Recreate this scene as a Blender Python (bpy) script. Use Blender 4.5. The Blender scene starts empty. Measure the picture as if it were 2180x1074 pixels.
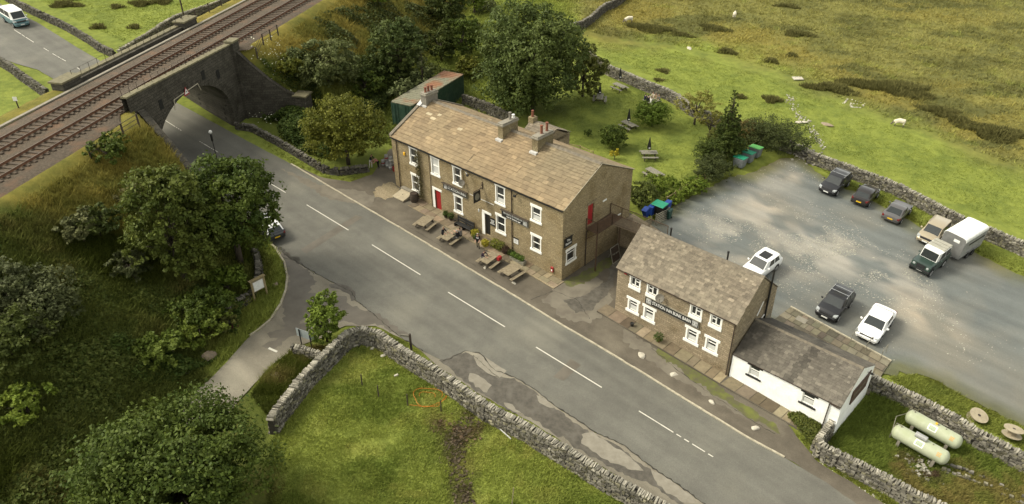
import bpy, math, random
import numpy as np
from mathutils import Vector, Matrix, noise, geometry
random.seed(7); RNG = np.random.default_rng(7)
SC = bpy.context.scene; COL = SC.collection
R = math.radians
# ------------------------------------------------------------ camera
IW, IH, FPX = 2180.0, 1074.0, 1627.04
PITCH, ROLL, CAMZ = R(33.187), R(-0.795), 39.888
GX, GY, GY0 = -0.05927, 0.043, 44.0          # the hillside falls gently to the right
cp, sp = math.cos(PITCH), math.sin(PITCH)
CF = Vector((0, cp, -sp)); r0 = Vector((1, 0, 0)); u0 = Vector((0, sp, cp))
CR = math.cos(ROLL) * r0 + math.sin(ROLL) * u0
CU = -math.sin(ROLL) * r0 + math.cos(ROLL) * u0
CP = Vector((0, 0, CAMZ))
cd = bpy.data.cameras.new('camera'); cam = bpy.data.objects.new('camera', cd); COL.objects.link(cam)
cd.sensor_width = 36; cd.lens = 36 * FPX / IW; cd.clip_start = 0.5; cd.clip_end = 3000
cam.matrix_world = Matrix(((CR.x, CU.x, -CF.x, 0), (CR.y, CU.y, -CF.y, 0), (CR.z, CU.z, -CF.z, CAMZ), (0, 0, 0, 1)))
SC.camera = cam
# ------------------------------------------------------------ sky and sun
SUN_EL, SUN_AZ = R(48), math.atan2(-0.93, 0.10)      # azimuth from +Y towards +X
w = bpy.data.worlds.new('World'); SC.world = w; w.use_nodes = True
nt = w.node_tree; nt.nodes.clear()
sky = nt.nodes.new('ShaderNodeTexSky'); sky.sky_type = 'NISHITA'; sky.sun_disc = False
sky.sun_elevation = SUN_EL; sky.sun_rotation = SUN_AZ; sky.air_density = 1.0; sky.dust_density = 3.0; sky.altitude = 300
hs = nt.nodes.new('ShaderNodeHueSaturation'); hs.inputs['Saturation'].default_value = 0.25
tint = nt.nodes.new('ShaderNodeMix'); tint.data_type = 'RGBA'; tint.blend_type = 'MULTIPLY'; tint.inputs[0].default_value = 1
tint.inputs[7].default_value = (1.0, 0.96, 0.84, 1)
bg = nt.nodes.new('ShaderNodeBackground'); bg.inputs[1].default_value = 0.15
out = nt.nodes.new('ShaderNodeOutputWorld')
nt.links.new(sky.outputs[0], hs.inputs['Color']); nt.links.new(hs.outputs[0], tint.inputs[6])
nt.links.new(tint.outputs[2], bg.inputs[0]); nt.links.new(bg.outputs[0], out.inputs[0])
sd = bpy.data.lights.new('sun', 'SUN'); sd.energy = 1.2; sd.angle = R(16); sd.color = (1, 0.94, 0.80)
so = bpy.data.objects.new('sun', sd); COL.objects.link(so)
sv = Vector((math.sin(SUN_AZ) * math.cos(SUN_EL), math.cos(SUN_AZ) * math.cos(SUN_EL), math.sin(SUN_EL)))
so.rotation_euler = sv.to_track_quat('Z', 'Y').to_euler(); so.location = (0, 0, 120)
SC.view_settings.view_transform = 'Standard'; SC.view_settings.look = 'None'
SC.view_settings.exposure = 1.32; SC.view_settings.gamma = 1
SC.cycles.max_bounces = 5; SC.cycles.diffuse_bounces = 2; SC.cycles.glossy_bounces = 2; SC.cycles.use_denoising = True

# ------------------------------------------------------------ ground geometry helpers
def gz(x, y): return GX * x + GY * (y - GY0)
def ray(px, py): return CF + CR * ((px - IW / 2) / FPX) - CU * ((py - IH / 2) / FPX)
def at(px, py, dz=0.0):
    "point of the hillside (raised dz) that a given place in the photograph shows"
    d = ray(px, py)
    t = -(CAMZ - dz + GY * GY0) / (d.z - GX * d.x - GY * d.y)
    return CP + d * t
def hz(px, py, z):
    d = ray(px, py); return CP + d * ((z - CAMZ) / d.z)
GN = Vector((-GX, -GY, 1)).normalized()
def proj_np(X, Y, Z):
    dx, dy, dz = X, Y, Z - CAMZ
    zc = dx * CF.x + dy * CF.y + dz * CF.z
    zc = np.where(zc < 1, 1, zc)
    return (IW / 2 + FPX * (dx * CR.x + dy * CR.y + dz * CR.z) / zc, IH / 2 - FPX * (dx * CU.x + dy * CU.y + dz * CU.z) / zc)
# railway frame: s to the pub side, t along the track
RO = Vector((-42.67, 58.06)); RD = Vector((0.241, 0.9705)); RN = Vector((0.9705, -0.241)); ZR = 12.0
def rp(s, t, z=0.0): return Vector((RO.x + RN.x * s + RD.x * t, RO.y + RN.y * s + RD.y * t, z))
def st(X, Y):
    dx = X - RO.x; dy = Y - RO.y
    return dx * RN.x + dy * RN.y, dx * RD.x + dy * RD.y
SF, SB = 4.2, -6.9                            # faces of the bridge
TC = 20.2; HWID = 6.8; SK = -0.524            # arch centre, half span, skew of the road
def emb(s, t):
    "height of the railway bank, vectorised"
    s = np.asarray(s, float); t = np.asarray(t, float)
    near = s >= 0
    a = np.where(near, s - 5.3, -s - 7.6)
    top = 11.75 - 0.62 * np.maximum(a, 0)
    # corridor of the road with its wing walls
    sp_ = np.where(near, np.maximum(s - SF, 0), np.maximum(SB - s, 0))
    off = SK * (np.clip(s, SB, SF) - SF)
    tr = TC + HWID + 3.1 + np.where(near, 0.30 * sp_, 0.9 * sp_) + off
    tl = TC - HWID - 1.2 + np.where(near, SK * sp_, 0.0 * sp_) + off
    wt = 11.4 - 1.15 * sp_
    wt = np.where(near & (t < (tr + tl) / 2), 11.5 - .52 * sp_, wt)
    dist = np.where(t > (tr + tl) / 2, t - tr, tl - t)
    e = np.minimum(top, wt + 1.0 * np.maximum(dist, 0))
    inside = dist < 0
    return np.where(inside, -99.0, e)
def road_dip(X, Y):
    s, t = st(X, Y)
    return -0.5 * np.exp(-((s + 2) / 22.0) ** 2)
def ground_np(X, Y):
    s, t = st(X, Y)
    base = GX * X + GY * (Y - GY0)
    return np.maximum(base, emb(s, t))
def gnd(x, y): return float(ground_np(np.array([x]), np.array([y]))[0])
def tat(px, py):
    "first point of the real ground (banks included) seen at a place in the photograph"
    d = ray(px, py); p1 = at(px, py); t1 = (p1 - CP).length / d.length
    ts = np.linspace(t1 * .55, t1, 400); X = CP.x + d.x * ts; Y = CP.y + d.y * ts; Z = CP.z + d.z * ts
    h = np.nonzero(Z <= ground_np(X, Y) + 1e-3)[0]; t = ts[h[0]] if len(h) else t1
    return CP + d * float(t)
def inpoly(px, py, poly):
    r = np.zeros(px.shape, bool); n = len(poly); j = n - 1
    for i in range(n):
        xi, yi = poly[i]; xj, yj = poly[j]
        c = ((yi > py) != (yj > py)) & (px < (xj - xi) * (py - yi) / ((yj - yi) or 1e-9) + xi)
        r ^= c; j = i
    return r

# ------------------------------------------------------------ mesh builder
class MB:
    def __init__(s): s.v = []; s.f = []; s.m = []; s.c = []
    def add(s, vs, fs, mi=0, col=None, M=None):
        k = len(s.v)
        if M is not None: vs = [M @ Vector(p) for p in vs]
        s.v += [tuple(p) for p in vs]
        for f in fs: s.f.append(tuple(i + k for i in f)); s.m.append(mi); s.c.append(col)
        return s
    def box(s, x0, x1, y0, y1, z0, z1, mi=0, col=None, M=None):
        vs = [(x0,y0,z0),(x1,y0,z0),(x1,y1,z0),(x0,y1,z0),(x0,y0,z1),(x1,y0,z1),(x1,y1,z1),(x0,y1,z1)]
        return s.add(vs, [(0,3,2,1),(4,5,6,7),(0,1,5,4),(1,2,6,5),(2,3,7,6),(3,0,4,7)], mi, col, M)
    def hexa(s, vs, mi=0, col=None, M=None):
        return s.add(vs, [(0,3,2,1),(4,5,6,7),(0,1,5,4),(1,2,6,5),(2,3,7,6),(3,0,4,7)], mi, col, M)
    def bar(s, a, b, w, h, mi=0, col=None, up=(0,0,1), ext=0):
        "rectangular bar between two points"
        a = Vector(a); b = Vector(b); d = (b - a); L = d.length; d.normalize(); up = Vector(up)
        if abs(d.dot(up)) > .98: up = Vector((1, 0, 0))
        y = up.cross(d).normalized(); z = d.cross(y)
        M = Matrix((( d.x, y.x, z.x, a.x),(d.y, y.y, z.y, a.y),(d.z, y.z, z.z, a.z),(0,0,0,1)))
        return s.box(-ext, L + ext, -w/2, w/2, -h/2, h/2, mi, col, M)
    def tube(s, a, b, r0, r1=None, n=8, mi=0, col=None, cap=True):
        r1 = r0 if r1 is None else r1
        a = Vector(a); b = Vector(b); d = (b - a).normalized()
        u = d.orthogonal().normalized(); v = d.cross(u)
        vs = []
        for p, r in ((a, r0), (b, r1)):
            for i in range(n):
                t = 2 * math.pi * i / n; vs.append(p + u * (r * math.cos(t)) + v * (r * math.sin(t)))
        fs = [(i, (i+1) % n, n + (i+1) % n, n + i) for i in range(n)]
        if cap: fs += [tuple(range(n-1, -1, -1)), tuple(range(n, 2*n))]
        return s.add(vs, fs, mi, col)
    def path(s, pts, r, n=6, mi=0, col=None):
        for a, b in zip(pts[:-1], pts[1:]): s.tube(a, b, r, r, n, mi, col)
        return s
    def lathe(s, prof, c=(0,0,0), n=16, mi=0, col=None, M=None):
        vs = []; c = Vector(c)
        for (r, z) in prof:
            for i in range(n):
                t = 2 * math.pi * i / n; vs.append(c + Vector((r * math.cos(t), r * math.sin(t), z)))
        fs = []
        for k in range(len(prof) - 1):
            for i in range(n):
                fs.append((k*n+i, k*n+(i+1)%n, (k+1)*n+(i+1)%n, (k+1)*n+i))
        fs.append(tuple(range(n-1, -1, -1))); fs.append(tuple(range((len(prof)-1)*n, len(prof)*n)))
        return s.add(vs, fs, mi, col, M)
    def prism(s, poly, ax, a0, a1, mi=0, col=None):
        "polygon (2d) extruded along axis ax"
        def P(p, a): return {'x': (a, p[0], p[1]), 'y': (p[0], a, p[1]), 'z': (p[0], p[1], a)}[ax]
        n = len(poly); vs = [P(p, a0) for p in poly] + [P(p, a1) for p in poly]
        fs = [tuple(range(n-1, -1, -1)), tuple(range(n, 2*n))] + [(i, (i+1)%n, n+(i+1)%n, n+i) for i in range(n)]
        return s.add(vs, fs, mi, col)
    def stone(s, c, sx, sy, sz, M3=None, jit=.22, mi=0, col=None, rnd=random):
        vs = []
        for (a, b, d) in ((-1,-1,-1),(1,-1,-1),(1,1,-1),(-1,1,-1),(-1,-1,1),(1,-1,1),(1,1,1),(-1,1,1)):
            p = Vector((a*sx/2*(1-rnd.random()*jit*1.4), b*sy/2*(1-rnd.random()*jit), d*sz/2*(1-rnd.random()*jit*1.4)))
            if M3 is not None: p = M3 @ p
            vs.append(p + Vector(c))
        return s.hexa(vs, mi, col)
    def build(s, name, mats, parent=None, smooth=False, bevel=0, recalc=True):
        me = bpy.data.meshes.new(name); me.from_pydata(s.v, [], s.f)
        if not isinstance(mats, (list, tuple)): mats = [mats]
        for m in mats: me.materials.append(m)
        me.polygons.foreach_set('material_index', s.m)
        if any(c is not None for c in s.c):
            at_ = me.attributes.new('Col', 'FLOAT_COLOR', 'FACE')
            a = np.ones((len(s.c), 4), np.float32)
            for i, c in enumerate(s.c):
                if c is not None: a[i, :3] = c
            at_.data.foreach_set('color', a.ravel())
        if recalc:
            import bmesh
            bm = bmesh.new(); bm.from_mesh(me); bmesh.ops.recalc_face_normals(bm, faces=bm.faces); bm.to_mesh(me); bm.free()
        if smooth: me.polygons.foreach_set('use_smooth', [True] * len(me.polygons))
        me.update()
        o = bpy.data.objects.new(name, me); COL.objects.link(o)
        if parent is not None: o.parent = parent
        if bevel:
            b = o.modifiers.new('bevel', 'BEVEL'); b.width = bevel; b.segments = 1; b.limit_method = 'ANGLE'
        return o
def npmesh(name, V, F, mat, col=None, dom='FACE', parent=None, smooth=False):
    me = bpy.data.meshes.new(name); V = np.ascontiguousarray(V, np.float32); F = np.ascontiguousarray(F, np.int32)
    k = F.shape[1]
    me.vertices.add(len(V)); me.vertices.foreach_set('co', V.ravel())
    me.loops.add(F.size); me.loops.foreach_set('vertex_index', F.ravel())
    me.polygons.add(len(F)); me.polygons.foreach_set('loop_start', np.arange(0, F.size, k, dtype=np.int32))
    me.polygons.foreach_set('loop_total', np.full(len(F), k, np.int32))
    me.materials.append(mat)
    if col is not None:
        a = me.attributes.new('Col', 'FLOAT_COLOR', dom); c = np.ones((len(col), 4), np.float32); c[:, :3] = col
        a.data.foreach_set('color', c.ravel())
    if smooth: me.polygons.foreach_set('use_smooth', np.ones(len(F), bool))
    me.update(calc_edges=True)
    o = bpy.data.objects.new(name, me); COL.objects.link(o)
    if parent is not None: o.parent = parent
    return o
def tag(o, label=None, cat=None, group=None, kind=None):
    if label: o['label'] = label
    if cat: o['category'] = cat
    if group: o['group'] = group
    if kind: o['kind'] = kind
    return o
def empty(name, loc, rz=0.0, label=None, cat=None, group=None, heading=None):
    e = bpy.data.objects.new(name, None); COL.objects.link(e); e.empty_display_size = .3
    if heading is not None:
        x = Vector((math.cos(heading), math.sin(heading), 0)); x = (x - GN * x.dot(GN)).normalized(); y = GN.cross(x)
        e.matrix_world = Matrix(((x.x, y.x, GN.x, loc[0]), (x.y, y.y, GN.y, loc[1]), (x.z, y.z, GN.z, loc[2]), (0, 0, 0, 1)))
    else:
        e.location = loc; e.rotation_euler = (0, 0, rz)
    return tag(e, label, cat, group)
def kids(o): return [c for c in bpy.data.objects if c.parent is o]
def copy_tree(o, parent=None):
    c = o.copy(); COL.objects.link(c); c.parent = parent
    for ch in kids(o): copy_tree(ch, c)
    return c
def setpose(e, loc, heading):
    x = Vector((math.cos(heading), math.sin(heading), 0)); x = (x - GN * x.dot(GN)).normalized(); y = GN.cross(x)
    e.matrix_world = Matrix(((x.x, y.x, GN.x, loc[0]), (x.y, y.y, GN.y, loc[1]), (x.z, y.z, GN.z, loc[2]), (0, 0, 0, 1)))

# ------------------------------------------------------------ materials
def mat(name, c1, c2=None, scale=3.0, rough=.85, bump=0.0, bscale=None, attr=False, metal=0.0, spec=.3, detail=6, c3=None, s3=.4, lo=.35, hi=.65, coat=0, extra=None, dist=.02):
    m = bpy.data.materials.new(name); m.use_nodes = True; nt = m.node_tree; N = nt.nodes; L = nt.links
    b = N['Principled BSDF']; b.inputs['Roughness'].default_value = rough; b.inputs['Metallic'].default_value = metal
    b.inputs['Specular IOR Level'].default_value = spec; b.inputs['Coat Weight'].default_value = coat
    tc = N.new('ShaderNodeTexCoord'); co = tc.outputs['Object']
    c2 = c2 or tuple(x * .8 for x in c1)
    n1 = N.new('ShaderNodeTexNoise'); n1.inputs['Scale'].default_value = scale; n1.inputs['Detail'].default_value = detail; n1.inputs['Roughness'].default_value = .65
    L.new(co, n1.inputs['Vector'])
    mr = N.new('ShaderNodeMapRange'); mr.inputs[1].default_value = lo; mr.inputs[2].default_value = hi; L.new(n1.outputs[0], mr.inputs[0])
    mx = N.new('ShaderNodeMix'); mx.data_type = 'RGBA'; mx.inputs[6].default_value = (*c1, 1); mx.inputs[7].default_value = (*c2, 1); L.new(mr.outputs[0], mx.inputs[0])
    last = mx.outputs[2]
    if c3:
        n3 = N.new('ShaderNodeTexNoise'); n3.inputs['Scale'].default_value = s3; n3.inputs['Detail'].default_value = 5; L.new(co, n3.inputs['Vector'])
        m3 = N.new('ShaderNodeMapRange'); m3.inputs[1].default_value = .5; m3.inputs[2].default_value = .68; L.new(n3.outputs[0], m3.inputs[0])
        x3 = N.new('ShaderNodeMix'); x3.data_type = 'RGBA'; x3.inputs[7].default_value = (*c3, 1); L.new(last, x3.inputs[6]); L.new(m3.outputs[0], x3.inputs[0]); last = x3.outputs[2]
    if attr:
        a = N.new('ShaderNodeAttribute'); a.attribute_name = 'Col'
        x = N.new('ShaderNodeMix'); x.data_type = 'RGBA'; x.blend_type = 'MULTIPLY'; x.inputs[0].default_value = 1
        L.new(a.outputs['Color'], x.inputs[6]); L.new(last, x.inputs[7]); last = x.outputs[2]
    if extra: last = extra(nt, co, last)
    L.new(last, b.inputs['Base Color'])
    if bump:
        nb = N.new('ShaderNodeTexNoise'); nb.inputs['Scale'].default_value = bscale or scale * 3; nb.inputs['Detail'].default_value = 8; nb.inputs['Roughness'].default_value = .7; L.new(co, nb.inputs['Vector'])
        bp = N.new('ShaderNodeBump'); bp.inputs['Strength'].default_value = bump; bp.inputs['Distance'].default_value = dist; L.new(nb.outputs[0], bp.inputs['Height'])
        L.new(bp.outputs[0], b.inputs['Normal'])
    return m
def masonry(name, base, alt, mortar, bw=.38, bh=.15, stain=None, light=None, bump=.6):
    "coursed stonework from the wall's own coordinates"
    m = bpy.data.materials.new(name); m.use_nodes = True; nt = m.node_tree; N = nt.nodes; L = nt.links
    b = N['Principled BSDF']; b.inputs['Roughness'].default_value = .9; b.inputs['Specular IOR Level'].default_value = .2
    tc = N.new('ShaderNodeTexCoord'); sx = N.new('ShaderNodeSeparateXYZ'); L.new(tc.outputs['Object'], sx.inputs[0])
    ad = N.new('ShaderNodeMath'); ad.operation = 'ADD'; L.new(sx.outputs[0], ad.inputs[0]); L.new(sx.outputs[1], ad.inputs[1])
    nw = N.new('ShaderNodeTexNoise'); nw.inputs['Scale'].default_value = 1.7; L.new(tc.outputs['Object'], nw.inputs['Vector'])
    wz = N.new('ShaderNodeMath'); wz.operation = 'MULTIPLY_ADD'; wz.inputs[1].default_value = .09; L.new(nw.outputs[0], wz.inputs[0]); L.new(sx.outputs[2], wz.inputs[2])
    cb = N.new('ShaderNodeCombineXYZ'); L.new(ad.outputs[0], cb.inputs[0]); L.new(wz.outputs[0], cb.inputs[1])
    br = N.new('ShaderNodeTexBrick'); br.inputs['Scale'].default_value = 1; br.inputs['Brick Width'].default_value = bw; br.inputs['Row Height'].default_value = bh
    br.inputs['Mortar Size'].default_value = .014; br.inputs['Mortar Smooth'].default_value = .4; br.inputs['Bias'].default_value = 0
    br.inputs['Color1'].default_value = (*base, 1); br.inputs['Color2'].default_value = (*alt, 1); br.inputs['Mortar'].default_value = (*mortar, 1)
    L.new(cb.outputs[0], br.inputs['Vector'])
    br2 = N.new('ShaderNodeTexBrick'); br2.inputs['Scale'].default_value = 1; br2.inputs['Brick Width'].default_value = bw; br2.inputs['Row Height'].default_value = bh
    br2.inputs['Mortar Size'].default_value = 0; br2.inputs['Color1'].default_value = (0, 0, 0, 1); br2.inputs['Color2'].default_value = (1, 1, 1, 1); br2.inputs['Bias'].default_value = -.82; br2.offset_frequency = 2
    L.new(cb.outputs[0], br2.inputs['Vector'])
    lt = N.new('ShaderNodeMix'); lt.data_type = 'RGBA'; lt.inputs[7].default_value = (*(light or alt), 1); L.new(br.outputs['Color'], lt.inputs[6])
    lf = N.new('ShaderNodeMath'); lf.operation = 'MULTIPLY'; lf.inputs[1].default_value = .75; L.new(br2.outputs['Color'], lf.inputs[0]); L.new(lf.outputs[0], lt.inputs[0])
    no = N.new('ShaderNodeTexNoise'); no.inputs['Scale'].default_value = .55; no.inputs['Detail'].default_value = 6; L.new(tc.outputs['Object'], no.inputs['Vector'])
    mr = N.new('ShaderNodeMapRange'); mr.inputs[1].default_value = .5; mr.inputs[2].default_value = .75; L.new(no.outputs[0], mr.inputs[0])
    x2 = N.new('ShaderNodeMix'); x2.data_type = 'RGBA'; x2.blend_type = 'MULTIPLY'; x2.inputs[7].default_value = (*(stain or (.62, .6, .55)), 1); L.new(lt.outputs[2], x2.inputs[6]); L.new(mr.outputs[0], x2.inputs[0])
    nf = N.new('ShaderNodeTexNoise'); nf.inputs['Scale'].default_value = 9; nf.inputs['Detail'].default_value = 8; L.new(tc.outputs['Object'], nf.inputs['Vector'])
    rf = N.new('ShaderNodeMapRange'); rf.inputs[1].default_value = .3; rf.inputs[2].default_value = .7; rf.inputs[3].default_value = .68; rf.inputs[4].default_value = 1.3; L.new(nf.outputs[0], rf.inputs[0])
    vm = N.new('ShaderNodeVectorMath'); vm.operation = 'SCALE'; L.new(x2.outputs[2], vm.inputs[0]); L.new(rf.outputs[0], vm.inputs[3])
    L.new(vm.outputs[0], b.inputs['Base Color'])
    hh = N.new('ShaderNodeMath'); hh.operation = 'SUBTRACT'; L.new(nf.outputs[0], hh.inputs[0]); L.new(br.outputs['Fac'], hh.inputs[1])
    bp = N.new('ShaderNodeBump'); bp.inputs['Strength'].default_value = bump; bp.inputs['Distance'].default_value = .03; L.new(hh.outputs[0], bp.inputs['Height']); L.new(bp.outputs[0], b.inputs['Normal'])
    return m
M = {}
M['ground'] = mat('ground_cover', (1.12, 1.12, 1.08), (.7, .74, .72), scale=1.1, attr=True, bump=.8, bscale=4, rough=.95, spec=.1, lo=.32, hi=.68, dist=.09)
def streak(nt, co, last):
    "long polished wheel tracks and patchy joints running along the road, plus aggregate speckle"
    N = nt.nodes; L = nt.links; mp = N.new('ShaderNodeMapping'); mp.vector_type = 'POINT'; mp.inputs['Rotation'].default_value = (0, 0, R(41.6)); L.new(co, mp.inputs['Vector'])
    m2 = N.new('ShaderNodeMapping'); m2.inputs['Scale'].default_value = (.035, .85, 1); L.new(mp.outputs[0], m2.inputs['Vector'])
    n = N.new('ShaderNodeTexNoise'); n.inputs['Scale'].default_value = 1; n.inputs['Detail'].default_value = 4; L.new(m2.outputs[0], n.inputs['Vector'])
    r = N.new('ShaderNodeMapRange'); r.inputs[1].default_value = .3; r.inputs[2].default_value = .7; r.inputs[3].default_value = .86; r.inputs[4].default_value = 1.14; L.new(n.outputs[0], r.inputs[0])
    s = N.new('ShaderNodeTexNoise'); s.inputs['Scale'].default_value = 14; s.inputs['Detail'].default_value = 3; s.inputs['Roughness'].default_value = .8; L.new(co, s.inputs['Vector'])
    q = N.new('ShaderNodeMapRange'); q.inputs[1].default_value = .3; q.inputs[2].default_value = .72; q.inputs[3].default_value = .82; q.inputs[4].default_value = 1.2; L.new(s.outputs[0], q.inputs[0])
    m = N.new('ShaderNodeMath'); m.operation = 'MULTIPLY'; L.new(r.outputs[0], m.inputs[0]); L.new(q.outputs[0], m.inputs[1])
    v = N.new('ShaderNodeVectorMath'); v.operation = 'SCALE'; L.new(last, v.inputs[0]); L.new(m.outputs[0], v.inputs[3]); return v.outputs[0]
M['asphalt'] = mat('worn_asphalt', (.128, .124, .102), (.104, .10, .083), scale=.5, bump=.2, bscale=40, c3=(.15, .143, .114), s3=.16, rough=.9, extra=streak)
M['apron'] = mat('old_tarmac', (.20, .18, .135), (.16, .143, .107), scale=.45, bump=.3, bscale=25, c3=(.225, .205, .155), s3=.2, rough=.9, extra=streak)
M['lane'] = mat('lane_tarmac', (.15, .133, .10), (.115, .10, .076), scale=1.2, bump=.3, bscale=25, c3=(.17, .152, .115), s3=.5)
M['forecourt'] = mat('stained_tarmac', (.105, .09, .066), (.078, .067, .049), scale=.9, bump=.5, bscale=18, c3=(.13, .113, .083), s3=.3, rough=.85, extra=streak)
M['patch'] = mat('dark_tarmac', (.06, .054, .043), (.10, .09, .07), scale=2.5, bump=.8, bscale=12, rough=.7, c3=(.11,.1,.08), s3=1.3)
M['damp'] = mat('damp_tarmac', (.085, .074, .055), (.12, .105, .08), scale=.6, bump=.2, bscale=20, rough=.6, spec=.4)
M['concrete'] = mat('pale_concrete', (.235, .215, .168), (.18, .163, .126), scale=2, bump=.3, bscale=16)
M['gravel'] = mat('wet_gravel', (.128, .137, .126), (.098, .107, .100), scale=.22, bump=.7, bscale=22, c3=(.16, .152, .122), s3=.09, attr=True, rough=.75, extra=streak)
M['mossy'] = mat('mossy_ground', (.095, .105, .026), (.085, .075, .045), scale=2.2, bump=.6, bscale=12, c3=(.12, .13, .03), s3=1.0)
M['crack'] = mat('crack_fill', (.030, .027, .021), (.05, .045, .035), scale=6)
M['kerb'] = mat('kerb_stone', (.42, .38, .28), (.28, .25, .18), scale=3, bump=.3)
M['flags'] = masonry('stone_flags', (.27, .22, .14), (.20, .165, .1), (.10, .085, .05), .9, .75, light=(.4, .32, .19), bump=.4)
M['paint'] = mat('road_paint', (.52, .50, .42), (.34, .32, .26), scale=9, lo=.5, hi=.75)
M['ballast'] = mat('ballast', (.105, .082, .056), (.055, .042, .028), scale=5, bump=1, bscale=14, rough=.95, c3=(.12, .075, .045), s3=.5, dist=.06)
M['sleeper'] = mat('sleeper_timber', (.085, .064, .042), (.058, .043, .03), scale=3, bump=.4)
M['rail'] = mat('rusty_rail', (.17, .08, .04), (.10, .05, .03), scale=4, rough=.7)
M['railtop'] = mat('rail_head', (.14, .10, .07), (.10, .07, .045), scale=4, rough=.45, metal=.7)
M['bridge'] = masonry('blackened_stone', (.055, .05, .038), (.080, .072, .056), (.026, .023, .018), .62, .3, stain=(.5, .5, .45), light=(.085, .078, .06), bump=.9)
M['coping'] = mat('lichened_coping', (.17, .15, .085), (.11, .1, .06), scale=2.5, bump=.4)
M['pubwall'] = masonry('coursed_sandstone', (.315, .252, .145), (.225, .178, .102), (.15, .118, .065), .36, .145, stain=(.68, .63, .52), light=(.62, .54, .35), bump=1.0)
M['rubblewall'] = masonry('rubble_stone', (.31, .25, .165), (.21, .17, .11), (.15, .122, .082), .42, .19, stain=(.7, .67, .6), light=(.48, .41, .29), bump=.9)
M['gablewall'] = masonry('gable_stone', (.235, .188, .118), (.19, .152, .095), (.15, .118, .072), .5, .24, stain=(.72, .68, .58), light=(.28, .22, .135), bump=.5)
M['slate'] = mat('stone_slate', (1.08, 1.06, 1.0), (.78, .75, .72), scale=2.2, attr=True, bump=.35, bscale=12, rough=.8)
M['ridge'] = mat('ridge_stone', (.17, .145, .105), (.11, .095, .072), scale=3, bump=.3)
M['lead'] = mat('lead_flashing', (.5, .49, .46), (.36, .35, .33), scale=3, rough=.6)
M['pot'] = mat('clay_pot', (.20, .075, .042), (.14, .055, .034), scale=6)
M['white'] = mat('white_paint', (.80, .79, .73), (.72, .71, .64), scale=4, rough=.6)
M['limewash'] = mat('whitewashed_stone', (.84, .84, .80), (.76, .76, .70), scale=1.5, bump=.9, bscale=5, rough=.8, detail=3, dist=.05)
M['glass'] = mat('window_glass', (.018, .02, .02), (.03, .032, .03), scale=1, rough=.06, spec=.8)
M['blind'] = mat('pale_blind', (.52, .52, .48), (.45, .45, .42), scale=2, rough=.5)
M['interior'] = mat('curtain', (.13, .11, .08), (.05, .045, .035), scale=5)
M['black'] = mat('black_paint', (.014, .014, .013), (.022, .021, .019), scale=6, rough=.45)
M['iron'] = mat('dark_iron', (.03, .024, .02), (.055, .035, .022), scale=6, rough=.6)
M['red'] = mat('red_paint', (.30, .02, .02), (.24, .018, .018), scale=4, rough=.5)
M['yellow'] = mat('yellow_plastic', (.75, .42, .03), rough=.5)
M['signwhite'] = mat('sign_white', (.75, .75, .70), rough=.6)
M['wood'] = mat('weathered_wood', (.27, .225, .145), (.17, .14, .092), scale=5, bump=.3)
M['greywood'] = mat('grey_wood', (.23, .215, .165), (.15, .14, .105), scale=5, bump=.3)
M['fencewood'] = mat('fence_timber', (.30, .24, .115), (.19, .15, .08), scale=5, bump=.3)
M['darkwood'] = mat('dark_wood', (.065, .05, .034), (.04, .032, .024), scale=5)
M['stonew'] = mat('walling_stone', (1.1, 1.1, 1.08), (.72, .72, .7), scale=5, attr=True, bump=.5, bscale=14, rough=.92, spec=.15)
M['core'] = mat('wall_core', (.05, .045, .035), (.035, .03, .024), scale=5)
M['bark'] = mat('bark', (.07, .055, .038), (.045, .036, .026), scale=6, bump=.6)
def leafmat(name, spec=.14, rough=.6):
    m = bpy.data.materials.new(name); m.use_nodes = True; nt = m.node_tree; N = nt.nodes; L = nt.links
    b = N['Principled BSDF']; b.inputs['Roughness'].default_value = rough; b.inputs['Specular IOR Level'].default_value = spec
    a = N.new('ShaderNodeAttribute'); a.attribute_name = 'Col'; L.new(a.outputs['Color'], b.inputs['Base Color'])
    tr = N.new('ShaderNodeBsdfTranslucent'); L.new(a.outputs['Color'], tr.inputs['Color'])
    mx = N.new('ShaderNodeMixShader'); mx.inputs[0].default_value = .22; L.new(b.outputs[0], mx.inputs[1]); L.new(tr.outputs[0], mx.inputs[2])
    L.new(mx.outputs[0], N['Material Output'].inputs['Surface']); return m
M['leaf'] = leafmat('leaf'); M['grassblade'] = leafmat('grass_blade', .1, .8)
# ------------------------------------------------------------ hard surfaces (outlines as they lie on the hillside)
def W2(pts, dz=0): return [tuple(at(x, y, dz)[:2]) for x, y in pts]
KERB = [(620,350),(740,421),(860,491),(1077,620),(1196,693),(1290,747.6),(1408,820),(1587,930),(1670,975)]
CRACK = [(330,300),(372,352),(440,402),(520,455),(605,543),(661,576),(717,606),(748,622),(757,640),(805,678),(842,711),(900,748),(945,770),(991,748),(1020,752),(1055,790),(1095,803),(1140,832),(1181,865),(1225,893),(1267,921),(1330,950),(1379,990),(1440,1030),(1500,1074),(1700,1190)]
ROAD = [(-160,-60),(-60,-22),(82,50),(160,99),(220,134),(330,196),(400,232),(455,262),(540,308)] + KERB + [(1900,1110),(2100,1230),(1760,1230)] + CRACK[::-1] + [(270,262),(128,177),(80,149),(37,137),(0,124),(-80,110),(-200,60)]
APRON = [(540,470),(556,500),(585,528),(606,560),(612,590),(609,618),(598,648),(575,683),(552,702),(532,716),(460,795),(400,850),(300,950),(240,1060),(330,1110),(400,1000),(470,900),(530,830),(562,795),(590,770),(620,748),(650,732),(700,712),(735,694),(800,694),(835,712),(872,730),(905,756),(940,787),(975,808),(1010,832),(1060,862),(1130,898),(1210,950),(1300,1005),(1400,1064),(1500,1120),(1640,1200),(1700,1190)]
APRON = APRON + CRACK[::-1][1:-3]
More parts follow.
